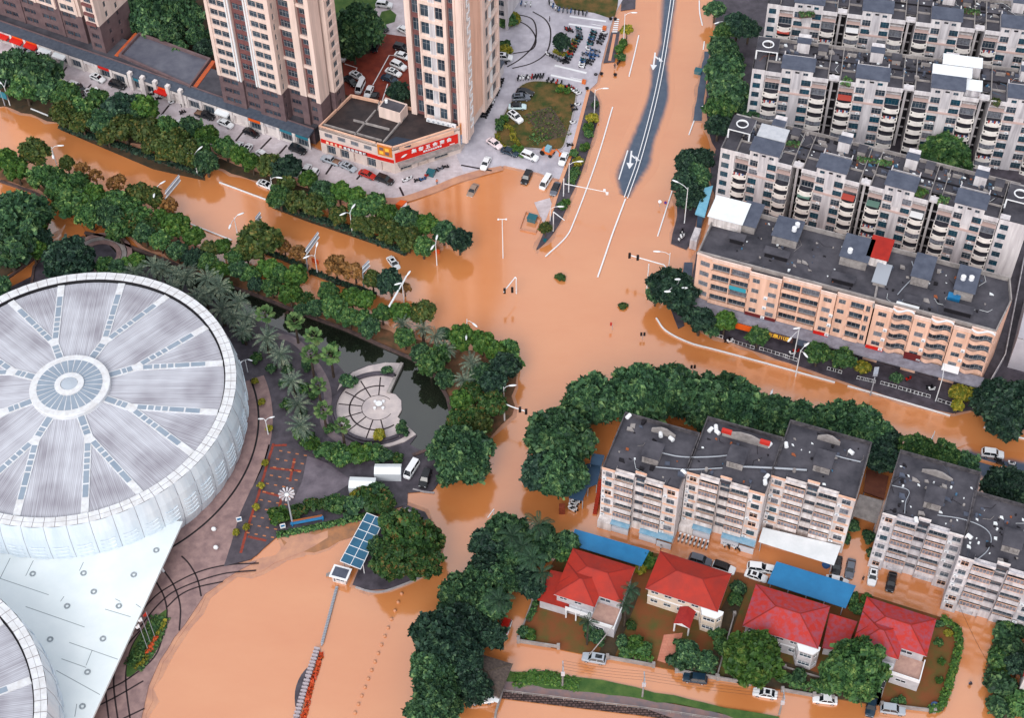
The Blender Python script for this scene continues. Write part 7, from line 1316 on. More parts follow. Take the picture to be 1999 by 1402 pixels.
for b_, ty, ar, lb in (((1217, 86), 26, [(1234, 24)], 'single arm lamp by the zebra crossing'), ((1160, 224), 174, [(1178, 172)], 'single arm lamp on the verge beside the lawn'), ((1110, 376), 318, [(1128, 315)], 'single arm lamp on the verge by the white van'), ((1074, 432), 405, [(1090, 403)], 'single arm lamp near the verge tip'), ((1416, 66), 46, [(1403, 43)], 'topmost single arm lamp in the right hand trees'), ((1392, 230), 212, [(1378, 206)], 'single arm lamp in the trees beside the middle apartment row'), ((1336, 436), 366, [(1322, 355)], 'single arm lamp beside the dark corner trees'), ((1302, 560), 494, [(1287, 491)], 'single arm lamp behind the corner traffic signal'), ((1553, 735), 684, [(1572, 675), (1570, 690)], 'lamp in the flood edge with drooping heads'), ((1549, 700), 642, [(1560, 640), (1544, 660)], 'tall slim lamp before the peach block shops'), ((1826, 784), 735, [(1842, 718)], 'lamp before the right end of the peach block'), ((1504, 786), 772, [(1507, 764)], 'lamp head showing above the banyan row'), ((1817, 868), 862, [(1818, 858)], 'lamp head above the trees by the emerged lane'), ((984, 790), 756, [(996, 753)], 'single arm lamp in dark trees at the south corner'), ((852, 1330), 1306, [(836, 1301)], 'single arm lamp in the dark entrance bank trees'), ((806, 1085), 1060, [(819, 1055), (797, 1066)], 'twin arm lamp over the island trees'), ((484, 728), 705, [(472, 706), (484, 702)], 'upper white twin lamp beside the arena ring'), ((524, 850), 820, [(514, 818), (526, 816)], 'lower white twin lamp beside the arena ring')):
    lamp(b_, ty, ar, lb, max(4.5, HGT(b_, ty)), head=(.7, .2) if 'twin' in lb and 'arena' in lb else (.95, .26))
p = P(982, 504); t = thing('camera_mast', 'slim white T-shaped mast standing in the crossroads flood', 'mast', (*p, 0)); h = HGT((982, 504), 428); MB().cyl((0, 0, -.3), (0, 0, h), .13, .09, 8).build('pole', M_lamp, t); b = MB().cyl((-1.0, 0, h), (1.0, 0, h), .08, .08, 6); b.box(-1.1, -.7, -.15, .15, h - .15, h + .12); b.box(.7, 1.1, -.15, .15, h - .15, h + .12); b.build('crossbar', M_lamp, t)
p = P(1320, 600); t = thing('street_lamp', 'four headed white lamp over the corner trees of the peach block', 'street lamp', (*p, 0), 0, 'street lamps'); h = 9.0; MB().cyl((0, 0, -.3), (0, 0, h), .15, .1, 8).build('pole', M_lamp, t)
for a in ((1303, 569), (1336, 562), (1323, 545)): q = P(*a, h) - p; MB().tube([(0, 0, h - .8), (*q, h)], .07, 6).build('arm', M_lamp, t); MB().ball((*q, h), .8, .3, .14, 10).build('lamp_head', M_lamp, t)
# high mast with a ring of floodlights
p = P(571, 1022, .3); h = HGT((571, 1022), 968, .3); t = thing('flower_lamp', 'tall white park lamp with petal shaped head by the blue bench', 'park lamp', (*p, .3)); MB().cyl((0, 0, 0), (0, 0, h), .2, .14, 8).build('pole', M_steel, t); MB().ball((0, 0, h), .5, .5, .25, 10).build('hub', M_lamp, t)
for k in range(12): a = k * math.pi / 6; b = MB(); b.prism([(.5, -.05), (1.5, -.2), (1.65, 0), (1.5, .2), (.5, .05)], h, lambda x, y: h + .1 + x * .18); b.build('petal', M_greyw, t, rz=a)
# traffic signals
def signal(foot, tip, arm_from, heads, label, h=6.2, z=0):
    p = P(*foot, z); a = P(*arm_from, h) - p; q = P(*tip, h) - p; t = thing('traffic_signal', label, 'traffic signal', (*p, z)); MB().cyl((0, 0, -.3), (0, 0, h + .2), .17, .13, 8).build('pole', M_lamp, t); MB().tube([(0, 0, h), (*a, h), (*q, h)], .13, 8).build('arm', M_lamp, t)
    for hx in heads: c = P(*hx, h) - p; b = MB(); b.box(c[0] - .28, c[0] + .28, c[1] - .22, c[1] + .22, h - .75, h + .75); b.build('signal_head', M_black, t)
    return t
signal((1303, 566), (1229, 498), (1296, 517), [(1229, 499), (1245, 503)], 'traffic signal arm with two black heads by the peach block', 6.0); signal((1008, 573), (983, 570), (1006, 541), [(985, 568), (1000, 566)], 'white signal standing in the flood below the T-shaped mast', 5.0); signal((985, 822), (1028, 804), (998, 794), [(1027, 804), (1015, 800)], 'traffic signal arm reaching out of the south corner trees', 6.0)
def gantry(foot, a, b, label, h=7.5):
    p = P(*foot); q0 = P(*a, h) - p; q1 = P(*b, h) - p; t = thing('cantilever_mast', label, 'mast', (*p, 0)); MB().cyl((0, 0, -.3), (*q0, h), .2, .22, 10).build('pole', M_lamp, t); MB().cyl((*q0, h), (*q1, h), .26, .2, 10).build('arm', M_lamp, t); return t
gantry((757, 606), (760, 598), (794, 538), 'long white cantilever mast at the end of the river road', 5.0); lamp((789, 595), 555, [(781, 553), (796, 536)], 'lamp pole beside the long cantilever mast', 7.0)
b = thing('cantilever_mast', 'white bent camera mast near the verge tip', 'mast', (*P(1080, 452), 0)); h = 6.5; MB().cyl((0, 0, 0), (0, 0, h), .14, .12, 8).build('pole', M_lamp, b); q = P(1102, 430, h) - P(1080, 452); MB().cyl((0, 0, h), (*q, h), .12, .09, 8).build('arm', M_lamp, b)
b = thing('cantilever_mast', 'thin white signal arm reaching over the left carriageway', 'mast', (*P(1100, 384), .2)); h = 6.0; q0 = P(1102, 361, h) - P(1100, 384, .2); q1 = P(1188, 378, h) - P(1100, 384, .2); MB().cyl((0, 0, 0), (0, 0, h - .2), .14, .12, 8).build('pole', M_lamp, b); MB().cyl((*q0, h), (*q1, h), .11, .07, 8).build('arm', M_lamp, b)
for c in ((1180, 374), (1185, 380)): cc = P(*c, h) - P(1100, 384, .2); MB().box(cc[0] - .3, cc[0] + .3, cc[1] - .2, cc[1] + .2, h - .3, h + .3).build('camera_box', M_lamp, b)
b = thing('cantilever_mast', 'white mast at the left of the corner traffic signal', 'mast', (*P(1263, 563), 0)); h = 8.0; MB().cyl((0, 0, -.3), (0, 0, h), .16, .12, 8).build('pole', M_lamp, b)
# lane direction signs on cantilever arms over the river road
M_sign = mat('sign_back', S(148, 156, 170), .5, S(170, 178, 190), 1.5)
for foot, a, c, lb in (((312, 412), (323, 384), (352, 349), 'upper left'), ((492, 452), (500, 434), (510, 421), 'second'), ((601, 530), (597, 496), (623, 460), 'largest, third'), ((710, 560), (708, 530), (722, 516), 'small, last')):
    h = 6.4; p = P(*foot); q0 = P(*a, h) - p; q1 = P(*c, h) - p; d = (q1 - q0); L = np.linalg.norm(d); d /= L; t = thing('lane_sign', 'grey backed lane sign on cantilever arm, %s of four along the river road' % lb, 'road sign', (*p, 0), 0, 'lane signs over the river road'); MB().cyl((0, 0, -.3), (*q0, h - .3), .18, .14, 8).build('pole', M_steel, t)
    MB().cyl((*q0, h - .4), (*q1, h - .4), .1, .1, 6).cyl((*q0, h + .9), (*q1, h + .9), .1, .1, 6).build('arm', M_lamp, t); n_ = np.array([-d[1], d[0]]) * .12; b = MB(); b.prism([tuple(q0 + d * L * .1 + n_), tuple(q1 + n_), tuple(q1 + n_ * 2), tuple(q0 + d * L * .1 + n_ * 2)], h - .9, h + 1.3); b.build('panel', M_sign, t)
p = P(1699, 772); q = P(1712, 716, 6.5) - p; t = thing('lane_sign', 'grey sign gantry seen edge on before the peach block', 'road sign', (*p, 0)); MB().cyl((0, 0, -.3), (0, 0, 6), .16, .14, 8).build('pole', M_steel, t); b = MB(); n_ = np.array([.5, 0]); b.prism([tuple(q * .25 - n_), tuple(q * .25 + n_), tuple(q * 1.0 + n_), tuple(q * 1.0 - n_)], 5.6, 6.4); b.build('panel', M_sign, t)
p = P(10, 206); t = thing('lane_sign', 'teal and grey road sign at the left edge by the river road', 'road sign', (*p, 0)); MB().cyl((0, 0, -.3), (0, 0, 5), .15, .12, 8).build('pole', M_steel, t); b = MB(); b.box(-2.6, 1.6, -.1, .1, 2.6, 4.6); b.build('panel', MATS['teal_sign'], t, rz=R(-28))
p = P(945, 1072); t = thing('lane_sign', 'blue road sign at the entrance road beside the dark trees', 'road sign', (*p, 0)); MB().cyl((0, .2, -.3), (0, .2, 4), .12, .1, 8).build('pole', M_steel, t); b = MB(); b.box(-1.6, 1.6, -.08, .08, 2.6, 4.2, 0); b.box(-1.3, 1.2, -.1, -.081, 3.2, 3.35, 1); b.box(-.2, .0, -.1, -.082, 2.8, 4.0, 1); b.build('panel', [mat('sign_blue', S(40, 110, 180), .5), M_white], t, rz=R(-20))
p = P(965, 1025); t = thing('camera_mast', 'white camera arm over the entrance road', 'mast', (*p, 0)); MB().cyl((0, 0, -.3), (0, 0, 5.5), .12, .1, 8).build('pole', M_lamp, t); q = P(952, 1011, 5.5) - p; MB().cyl((0, 0, 5.5), (*q, 5.5), .09, .09, 6).build('arm', M_lamp, t)
# round no-parking style discs on thin posts in the right carriageway
for (x, y, c, lb) in ((1288, 394, 'w', 'white round sign in the right carriageway'), (1299, 396, 'r', 'red and blue round sign beside the white one')):
    p = P(x, y, 1.6); t = thing('round_sign', lb, 'road sign', (*p, 0)); MB().cyl((0, 0, -.3), (0, 0, 1.6), .05, .05, 6).build('post', M_steel, t); b = MB().cyl((0, -.05, 1.7), (0, -.09, 1.8), .42, .42, 14, 0); b.cyl((0, -.07, 1.73), (0, -.12, 1.83), .3, .3, 14, 1); b.build('disc', [PAINT[c], PAINT['w'] if c == 'w' else mat('disc_blue', S(50, 60, 140), .5)], t)
for (x, y, h, lb, k) in ((1254, 662, 1.3, 'small twin headed signal drowning near the crossroads centre', 2), (1195, 644, 1.6, 'red capped post drowning in the crossroads', 1), (1352, 724, 1.0, 'black and white sign heads poking out beyond the banyans', 2)):
    p = P(x, y); t = thing('drowned_post', lb, 'post', (*p, 0)); MB().cyl((0, 0, -.3), (0, 0, h), .06, .06, 6).build('post', M_steel, t)
    for i in range(k): MB().box(-.55 + i * .7, -.1 + i * .7, -.15, .15, h - .1, h + .8).build('head', M_black if k == 2 else PAINT['r'], t)
# white road barriers
def barrier(pts, label, h=.35, wd=.28, group='white road barriers in the flood', sm=True, dbl=0):
    q = smooth_line(pts, 5) if sm and len(pts) > 2 else pts; w_ = wline(q, h); o = w_[0]; t = thing('road_barrier', label, 'barrier', (*o, 0), 0, group); mb = MB(); ww = [p - o for p in w_]
    if dbl:
        for sg in (-1, 1):
            L = []
            for i in range(len(ww)): d = ww[min(i + 1, len(ww) - 1)] - ww[max(i - 1, 0)]; d /= np.linalg.norm(d); L.append(ww[i] + np.array([-d[1], d[0]]) * sg * dbl)
            mb.strip(L, wd, h - .25, .25)
    else: mb.strip(ww, wd, h - .28, .28)
    mb.build('rail', M_white, t); pb = MB(); acc = 0; last = ww[0]
    tot = [ww[0]]
    for a, b in zip(ww[:-1], ww[1:]):
        L = np.linalg.norm(b - a); n = int(L / 2.6) + 1
        for i in range(n): c = a + (b - a) * i / n; [pb.box(c[0] - .1 + e, c[0] + .1 + e, c[1] - .1, c[1] + .1, -.3, h - .27) for e in ((-dbl, dbl) if dbl else (0,))]
    pb.build('posts', M_steel, t); return t
for pts, lb in (([(60, 211), (112, 232)], 'short barrier at the left end of the river road'), ([(428, 355), (525, 391)], 'barrier along the north side of the river road'), ([(360, 432), (452, 468)], 'barrier along the south side of the river road'), ([(1247, 68), (1238, 108), (1228, 148)], 'upper barrier left of the emerged road'), ([(1196, 208), (1172, 290), (1150, 355), (1122, 428), (1105, 462), (1065, 500)], 'long curved barrier left of the emerged road'), ([(1365, 0), (1366, 24), (1371, 48)], 'topmost barrier right of the emerged road'), ([(1375, 80), (1373, 95)], 'shortest barrier right of the emerged road'), ([(1355, 235), (1345, 262)], 'short barrier below the grey strip'), ([(1312, 372), (1298, 416), (1284, 460)], 'barrier left of the dark corner trees'), ([(1281, 620), (1300, 645), (1345, 668), (1400, 683), (1500, 710), (1630, 746)], 'long curved barrier before the peach block'), ([(1655, 753), (1750, 780), (1855, 811)], 'straight barrier right of the edge on sign'), ([(1921, 833), (1960, 846), (2005, 857)], 'barrier at the right edge below the trees')): barrier(pts, 'white ' + lb)
barrier([(1315, -20), (1308, 30), (1292, 130), (1275, 210), (1248, 310), (1222, 385)], 'double white median barrier along the emerged road', .5, .2, dbl=.42)
barrier([(1221, 388), (1196, 455), (1180, 502), (1167, 540)], 'single white median barrier running down into the crossroads flood', .4, .34)
# guard rail panels along the peach block pavement
k = 0; PAN = MB(); PAN.box(0, 1.9, -.03, .03, 1.0, 1.08); PAN.box(0, 1.9, -.03, .03, .12, .2)
for x in (0, 1.82): PAN.box(x, x + .08, -.04, .04, 0, 1.08)
for i in range(9): PAN.box(.18 + i * .18, .21 + i * .18, -.015, .015, .2, 1.0, 1)
PM = PAN.mesh('guard_rail', [M_white, M_void])
for a, b, n in (((1388, 655), (1402, 659), 2), ((1425, 668), (1464, 680), 5), ((1482, 683), (1528, 697), 6), ((1532, 699), (1548, 704), 2), ((1614, 722), (1632, 727), 3), ((1672, 740), (1698, 746), 4), ((1718, 750), (1740, 756), 3), ((1753, 760), (1806, 775), 7), ((1830, 784), (1852, 791), 3)):
    A, B = P(*a, .15), P(*b, .15); an = math.atan2(B[1] - A[1], B[0] - A[0])
    for i in range(n):
        p = A + (B - A) * i / n; o = link('guard_rail', PM, None, (*p, .15), an); k += 1; tag(o, 'white framed guard rail panel, %s from left along the peach block pavement' % nth(k - 1, 99), 'guard rail', 'guard rail panels')
# dumpsters, bins
def bin_box(x, y, s, label, col, z=.05, an=-22):
    t = thing('dumpster', label, 'dumpster', (*P(x, y, z + .6), z), R(an)); b = MB(); b.prism([(-.9 * s, -.7 * s), (.9 * s, -.7 * s), (.9 * s, .7 * s), (-.9 * s, .7 * s)], -.2, 1.15 * s); b.build('bin', col, t); b = MB(); b.prism([(-.98 * s, -.78 * s), (.98 * s, -.78 * s), (.98 * s, .78 * s), (-.98 * s, .78 * s)], 1.16 * s, lambda x_, y_: 1.25 * s + .15 * s * (y_ > 0)); b.build('lid', col, t); return t
bin_box(1039, 428, 1.15, 'teal dumpster inside the drowned fence near the verge tip', PAINT['a'], -.2); bin_box(1363, 140, 1.0, 'teal dumpster at the right side of the main road', PAINT['a'], -.2); bin_box(1064, 467, .4, 'tiny teal planter at the verge tip', PAINT['a'], .2); bin_box(841, 338, 1.0, 'teal wheeled bin before the big red sign', PAINT['a'], .25)
w_ = wline([(1015, 446), (1027, 412), (1057, 425), (1046, 453)], .5); b = MB(); b.strip(list(w_) + [w_[0]], .06, 0, .5); tag(b.build('low_fence', M_silt), 'drowned low fence around the teal dumpster', 'fence')
for x, y in ((1163, 146), (1174, 144), (1201, 146), (1146, 174), (1192, 38), (1201, 38)): b = MB().lathe([(.3, -.3), (.42, .3), (.5, .5), (.2, .55)], 10); o = b.build('planter', M_void, None, loc=(*P(x, y, .2), 0 if x > 1160 and y > 100 else .2)); tag(o, 'dark round planter at the plaza entrance near %s' % {1163: 'the pavement edge', 1174: 'the flood, left', 1201: 'the flood, right', 1146: 'the lower gate'}.get(x, 'the zebra crossing'), 'planter', 'dark planters')
for (x, y) in ((1180, 57), (1140, 162)): b = MB().box(-.5, .5, -.4, .4, 0, 1.0); b.box(-.2, 3.6, -.05, .05, .9, 1.0, 1); tag(b.build('barrier_gate', [PAINT['o'], M_white], None, loc=(*P(x, y, .3), .28), rz=R(160)), 'orange gate post with white boom, %s plaza gate' % ('upper' if y < 100 else 'lower'), 'gate')
# entrance: guardhouse, glass canopy, folding gate, bollards
fr = (P(650, 1136, 0), R(-18)); t = thing('guard_house', 'small white guardhouse standing in the flood at the folding gate', 'guardhouse', (*fr[0], 0), fr[1]); b = MB(); wall(b, (0, 0), (3.4, 0), -.3, 2.6, [(.3, .7, .2, 2.2, 'dark'), (.9, 3.1, .9, 2.1, 'wh')], 0, .12, t); wall(b, (3.4, 0), (3.4, 2.6), -.3, 2.6, [(.4, 2.2, .9, 2.1, 'wh')], 0, .12, t); wall(b, (3.4, 2.6), (0, 2.6), -.3, 2.6); wall(b, (0, 2.6), (0, 0), -.3, 2.6, [(.4, 2.2, .9, 2.1, 'wh')], 0, .12, t); b.build('wall', M_whw, t); b = MB(); b.box(-.6, 4.0, -.5, 3.1, 2.6, 2.85, 0); b.box(-.1, 3.5, .0, 2.6, 2.851, 2.9, 1); b.build('roof', [M_white, M_roof2], t); t.scale = (.82, .82, .82)
b = MB(); b.box(-.3, 1.2, -.3, .3, -.3, .4); b.box(.2, .6, -.2, .2, .4, .9); tag(b.build('turnstile', M_conc, None, loc=(*P(640, 1124), 0)), 'small grey turnstile left of the guardhouse', 'turnstile')
w4 = [P(*q, 3.4) for q in ((716, 1002), (750, 1015), (704, 1112), (664, 1096))]; t = thing('glass_canopy', 'blue glass canopy on white frames beside the guardhouse', 'canopy', (*w4[0], 0)); o = w4[0]; MB().prism([tuple(p - o) for p in w4], 3.35, 3.4).build('glass', mat('blue_glass', S(28, 84, 114), .1, S(36, 98, 130), .3, spec=.6), t); b = MB(); lerp = lambda a, c, k: a + (c - a) * k
for i in range(7): b.strip([lerp(w4[0], w4[3], i / 6) - o, lerp(w4[1], w4[2], i / 6) - o], .12, 3.36, .1)
for i in range(3): b.strip([lerp(w4[0], w4[1], i / 2) - o, lerp(w4[3], w4[2], i / 2) - o], .12, 3.37, .1)
b.build('canopy_frame', M_white, t)
for q in (lerp(w4[0], w4[2], .1), lerp(w4[1], w4[2], .4), lerp(w4[1], w4[2], .9), lerp(w4[0], w4[3], .9)): MB().cyl((*(q - o), -.2), (*(q - o), 3.36), .09, .09, 6).build('post', M_white, t)
b = MB(); pts = [P(658, 1148), P(628, 1262), P(620, 1268), P(600, 1330), P(580, 1390), P(574, 1420)]; t = thing('folding_gate', 'long grey folding gate lying across the flooded forecourt', 'gate', (*pts[0], 0)); o = pts[0]
def bars(a, c, wd, st, h):
    L = np.linalg.norm(c - a); d = (c - a) / L; n_ = np.array([-d[1], d[0]]); m = MB()
    for i in range(int(L / st)): q = a + d * i * st - o; m.prism([tuple(q - n_ * wd / 2), tuple(q + d * st * .45 - n_ * wd / 2), tuple(q + d * st * .45 + n_ * wd / 2), tuple(q + n_ * wd / 2)], .0, h)
    m.strip([a - o, c - o], wd * .5, 0, h * .6); return m
bars(pts[0], pts[1], .55, .35, .55).build('gate_leaf', M_steel, t); m = bars(pts[2], pts[3], 1.15, .75, .75); m.build('folded_leaf', mat('gate_grey', S(176, 166, 172), .5), t); bars(pts[3], pts[5], 1.15, .75, .75).build('folded_leaf', MATS['gate_grey'], t)
slab('gate_bed', smooth_line([(612, 1292), (588, 1318), (576, 1350), (578, 1385), (590, 1360), (604, 1318)], 3), .12, M_dark)
for i in range(15):
    x = 784 - i * 6.5 + (0.12 * i * i * .02); y = 1160 + i * 16.6; mb = MB().ball((0, 0, .12), .34, n=10); o = mb.build('stone_ball', mat('stone_ball', S(196, 140, 108), .6), None, True, (*P(x, y), 0)); tag(o, 'round stone bollard ball in the forecourt flood, %s from the top' % nth(i, 15), 'bollard', 'stone ball bollards')
KB = wline(smooth_line([(694, 1146), (720, 1154), (745, 1155), (775, 1146), (805, 1134), (830, 1122)]), 0.3); b = MB(); b.strip(KB, .35, 0, .3); structure('island_kerb', b, M_kerb)
b = MB(); b.strip(wline(smooth_line([(790, 992), (810, 1005), (826, 1022), (846, 1040)]), .3), .4, 0, .3); b.strip(wline([(806, 955), (828, 960), (848, 962)], .3), .35, 0, .3); structure('kerb', b, M_kerb)
# tents, benches
def tent(pts, z, h, label, slope=True):
    w_ = [P(*p, z) for p in pts]; o = w_[0]; q = [p - o for p in w_]; t = thing('tent', label, 'tent', (*o, .26)); m = MB(); a, b_, c, d = q; r0, r1 = (a + d) / 2, (b_ + c) / 2
    m.face([(*a, z - .26), (*b_, z - .26), (*r1, z + h), (*r0, z + h)]); m.face([(*d, z - .26), (*r0, z + h), (*r1, z + h), (*c, z - .26)]); m.face([(*a, z - .26), (*r0, z + h), (*d, z - .26)]); m.face([(*b_, z - .26), (*c, z - .26), (*r1, z + h)]); m.build('roof', M_shedw, t); s_ = MB()
    for u, v in ((a, d), (d, c), (c, b_)): s_.face([(*u, 0), (*v, 0), (*v, z - .27), (*u, z - .27)])
    s_.build('side_sheet', mat('tent_side', S(200, 206, 214), .5), t)
    return t
tent([(732, 906), (784, 906), (782, 927), (730, 926)], 2.6, .5, 'larger white tent with grey side sheet'); tent([(683, 931), (734, 933), (732, 954), (680, 953)], 2.4, .3, 'lower white tent left of the larger one')
p = P(600, 1020, .3); t = thing('park_bench', 'long blue bench with wooden back by the entrance bed', 'bench', (*p, .3), R(12)); MB().box(-3.4, 3.4, -.3, .3, .45, .6).build('seat', M_blueroof, t); MB().box(-3.2, 3.2, .3, .42, .6, 1.1).build('backrest', mat('bench_wood', S(160, 96, 58), .7), t)
for x in (-3.2, 3.0): MB().box(x, x + .3, -.35, .4, 0, .75).build('end_panel', M_blueroof, t)
for x, y, lb in ((553, 1033, 'small white info board left of the blue bench'), (645, 893, 'blue white leaning board by the terrace shrubs'), (468, 1020, 'slim blue board by the arena paving')): b = MB().box(-.55, .55, -.08, .08, .3, 1.7, 0); b.box(-.4, .4, -.1, -.081, .9, 1.5, 1); tag(b.build('info_board', [M_white, M_blueroof], None, loc=(*P(x, y, .3), .3), rz=R(15)), lb, 'board')
# round terrace by the pond
cT = P(737, 796, .5); SCALE = MPP(737, 796)
TP = [(784, 709), (757, 766), (772, 770), (783, 782), (784, 800), (776, 814), (812, 848), (790, 862), (760, 872), (735, 873), (700, 862), (672, 842), (655, 812), (652, 780), (664, 748), (688, 727), (720, 714), (752, 708)]
slab('terrace', TP, .5, mat('terrace_paving', S(178, 168, 170), .6, S(204, 192, 190), .4, detail=9)); mb = MB()
for a in range(0, 360, 4): pass
circ = lambda rr, a0, a1: [np.array([cT[0] + rr * math.cos(R(a)), cT[1] + rr * math.sin(R(a))]) for a in np.arange(a0, a1 + .1, 5)]
rT = np.linalg.norm(P(654, 795, .5) - cT); mb.strip(circ(rT * .66, 78, 312), .35, .506); mb.strip(circ(rT * .37, 40, 330), .15, .506)
for a in (88, 118, 148, 172, 200, 226, 256, 284): mb.strip([cT + np.array([math.cos(R(a)), math.sin(R(a))]) * rT * k_ for k_ in (.38, .93)], .28, .508)
structure('terrace_joints', mb, M_line); tw = thing('terrace_wall', 'dark low wall curving around the round terrace', 'wall', (*cT, .2)); mb = MB(); mb.strip([p - cT for p in circ(rT * 1.0, 66, 305)], .6, 0, .9); mb.build('wall_run', M_dark, tw); mb = MB(); mb.strip([p - cT for p in circ(rT * 1.07, 66, 318)], .5, 0, .5); mb.build('outer_wall', M_dark, tw)
mb = MB(); mb.strip([p for p in wline([(785, 709), (758, 766)], .9)], .7, .2, .9); tag(mb.build('terrace_edge', M_conc), 'straight stone edge of the terrace beside the pond', 'wall')
o = thing('picnic_set', 'white round table with four white stools on the terrace', 'table', (*P(740, 792, .5), .5)); MB().lathe([(0, .75), (.75, .75), (.75, .68), (.15, .66), (.15, 0), (.3, 0)], 14).build('table', M_white, o)
for a in (45, 135, 225, 315): MB().cyl((1.25 * math.cos(R(a)), 1.25 * math.sin(R(a)), 0), (1.25 * math.cos(R(a)), 1.25 * math.sin(R(a)), .45), .3, .34, 10).build('stool', M_white, o)
for x, y in ((680, 752), (755, 727), (742, 855), (785, 845)): tag(MB().lathe([(.9, .5), (1.15, 1.0), (1.0, 1.0), (.9, .9), (0, .9)], 14, c=P(x, y, .7)).build('plant_tub', M_dark), 'dark stone plant tub on the terrace, %s' % {680: 'beside its left wall', 755: 'at its top', 742: 'near its bottom', 785: 'at its bottom right corner'}[x], 'planter', 'terrace tubs')
structure('grove_path', MB().strip(wline(smooth_line([(540, 655), (572, 664), (600, 690), (632, 740), (640, 780), (632, 820), (650, 850), (690, 872)]), .27), 1.7, .27), mat('grove_paving', S(100, 90, 98), .6, S(124, 112, 116), .6))
mb = MB()
for L, wd in (([(165, 453), (200, 460), (330, 509), (430, 551), (500, 575), (590, 611), (675, 642), (750, 676), (805, 699), (850, 734), (873, 774), (880, 806), (873, 834), (858, 854), (834, 878), (806, 888)], .7), ([(92, 430), (70, 500), (42, 522), (5, 548)], .6), ([(0, 352), (60, 372), (88, 385)], .6), ([(60, 565), (66, 520), (90, 490), (118, 470), (165, 462)], .6)): mb.strip(wline(L, .5), wd, -.2, .7)
tag(mb.build('canal_wall', mat('canal_stone', S(70, 60, 62), .8, S(104, 84, 80), 1.0)), 'dark stone wall along the canal and pond', 'wall')
structure('flood_in_canal', MB().prism(wline([(78, 470), (100, 440), (160, 440), (168, 455), (150, 468), (112, 480), (92, 500), (72, 530), (20, 575), (0, 572), (40, 535), (70, 510)], .22), .0, .22), M_water)
structure('foam', MB().prism(wline(smooth_line([(96, 462), (108, 452), (120, 446), (128, 437), (122, 452), (108, 466), (98, 474)], 3), .226), .2, .226), mat('foam', S(214, 196, 190), .7, S(226, 150, 100), 1.6))
mb = MB(); q = P(195, 500, .3); 
for rr, m_ in ((7.5, 0), (6.2, 1), (5.0, 0)): mb.lathe([(rr, .3), (rr, .5), (rr - 1.1, .5), (rr - 1.1, .3)], 40, m_, c=q)
tag(mb.build('stone_circle', [M_ring, M_conc]), 'ringed pink stone seating circle by the canal tree', 'seating')
# flagpoles
for i, (b0, tp, c) in enumerate((((289, 1269), 1238, 'w'), ((294, 1256), 1214, 'w'), ((303, 1246), 1192, 'r'))):
    p = P(*b0, .4); h = 9.5; t = thing('flagpole', 'thin flagpole with limp %s flag, %s from the bottom of three' % ('red' if c == 'r' else 'white', ORD[i]), 'flagpole', (*p, .4)); MB().cyl((0, 0, 0), (0, 0, h), .07, .05, 6).build('pole', M_steel, t); f = MB()
    for k in range(4): f.face([(-.05 - k * .22, .1 * math.sin(k * 2), h - .1 - k * .28), (-.27 - k * .22, .1 * math.sin(k * 2 + 2), h - .38 - k * .28), (-.25 - k * .2, .1 * math.sin(k * 2 + 2), h - 1.6 - k * .1), (-.03 - k * .2, .1 * math.sin(k * 2), h - 1.4 - k * .1)])
    f.build('flag', PAINT[c], t)
p = P(319, 1116, .3); tag(MB().cyl((0, 0, 0), (-.8, 0, 4.6), .28, .22, 10).build('leaning_post', M_white, None, loc=(*p, .3)), 'white leaning post under the canopy edge', 'post')
for x, y in ((418, 1036), (422, 1072)): tag(MB().ball((0, 0, .5), .55, .4, .6, 8).build('white_sack', M_white, None, loc=(*P(x, y, .3), .3)), 'white covered stone on the arena paving, %s' % ('upper' if y < 1050 else 'lower'), 'stone')
# river bank fence at the bottom, power poles and wires
RL = [(968, 1346), (1000, 1350), (1120, 1365), (1246, 1380), (1330, 1392), (1420, 1406)]; w_ = wline(RL, 1.3); o = w_[0]; t = thing('bank_railing', 'pale railing along the path at the bottom edge', 'railing', (*o, .3)); m = MB(); m.strip([p - o for p in w_], .12, .95, .1); m.strip([p - o for p in w_], .08, .5, .08); m.build('rail', M_conc, t); m = MB()
for a, c in zip(w_[:-1], w_[1:]):
    n = int(np.linalg.norm(c - a) / 1.8)
    for i in range(n): q = a + (c - a) * i / n - o; m.box(q[0] - .05, q[0] + .05, q[1] - .05, q[1] + .05, -.3, 1.0)
m.build('posts', M_conc, t); m = MB(); m.strip(wline([(x - 2, y + 9) for x, y in RL], .3), 1.4, -.2, .5); tag(m.build('bank_wall', mat('lattice_stone', S(120, 96, 92), .8, S(70, 56, 58), 1.2, brick=(.8, .5, .12, .25))), 'stone lattice bank wall below the pale railing', 'wall'); m = MB(); m.strip(wline([(982, 1345), (968, 1390), (964, 1420)], .6), .4, 0, .7); tag(m.build('bank_kerb', M_conc), 'pale kerb turning down at the left end of the bank railing', 'kerb')
WP = []
for b0, lb in (((1098, 1340), 'left'), ((1254, 1361), 'middle'), ((1521, 1396), 'right')):
    p = P(*b0, .3); h = 8.0; t = thing('power_pole', 'pale concrete power pole on the grass bank, %s of three' % lb, 'power pole', (*p, .3)); MB().cyl((0, 0, 0), (0, 0, h), .2, .13, 8).build('pole', M_conc, t); MB().box(-.1, .1, -1.0, 1.0, h - .5, h - .35).build('crossarm', M_steel, t); MB().box(-.35, .35, -.5, -.1, 4.6, 5.6).build('meter_box', M_greyw, t); WP.append((p, h))
m = MB()
for (p, h), (q, g) in zip(WP[:-1], WP[1:]):
    for dy in (-.9, -.3, .3, .9): pts = [(p[0] + (q[0] - p[0]) * k / 8, p[1] + (q[1] - p[1]) * k / 8 + dy, 8.2 - .5 * math.sin(math.pi * k / 8)) for k in range(9)]; m.tube(pts, .022, 4)
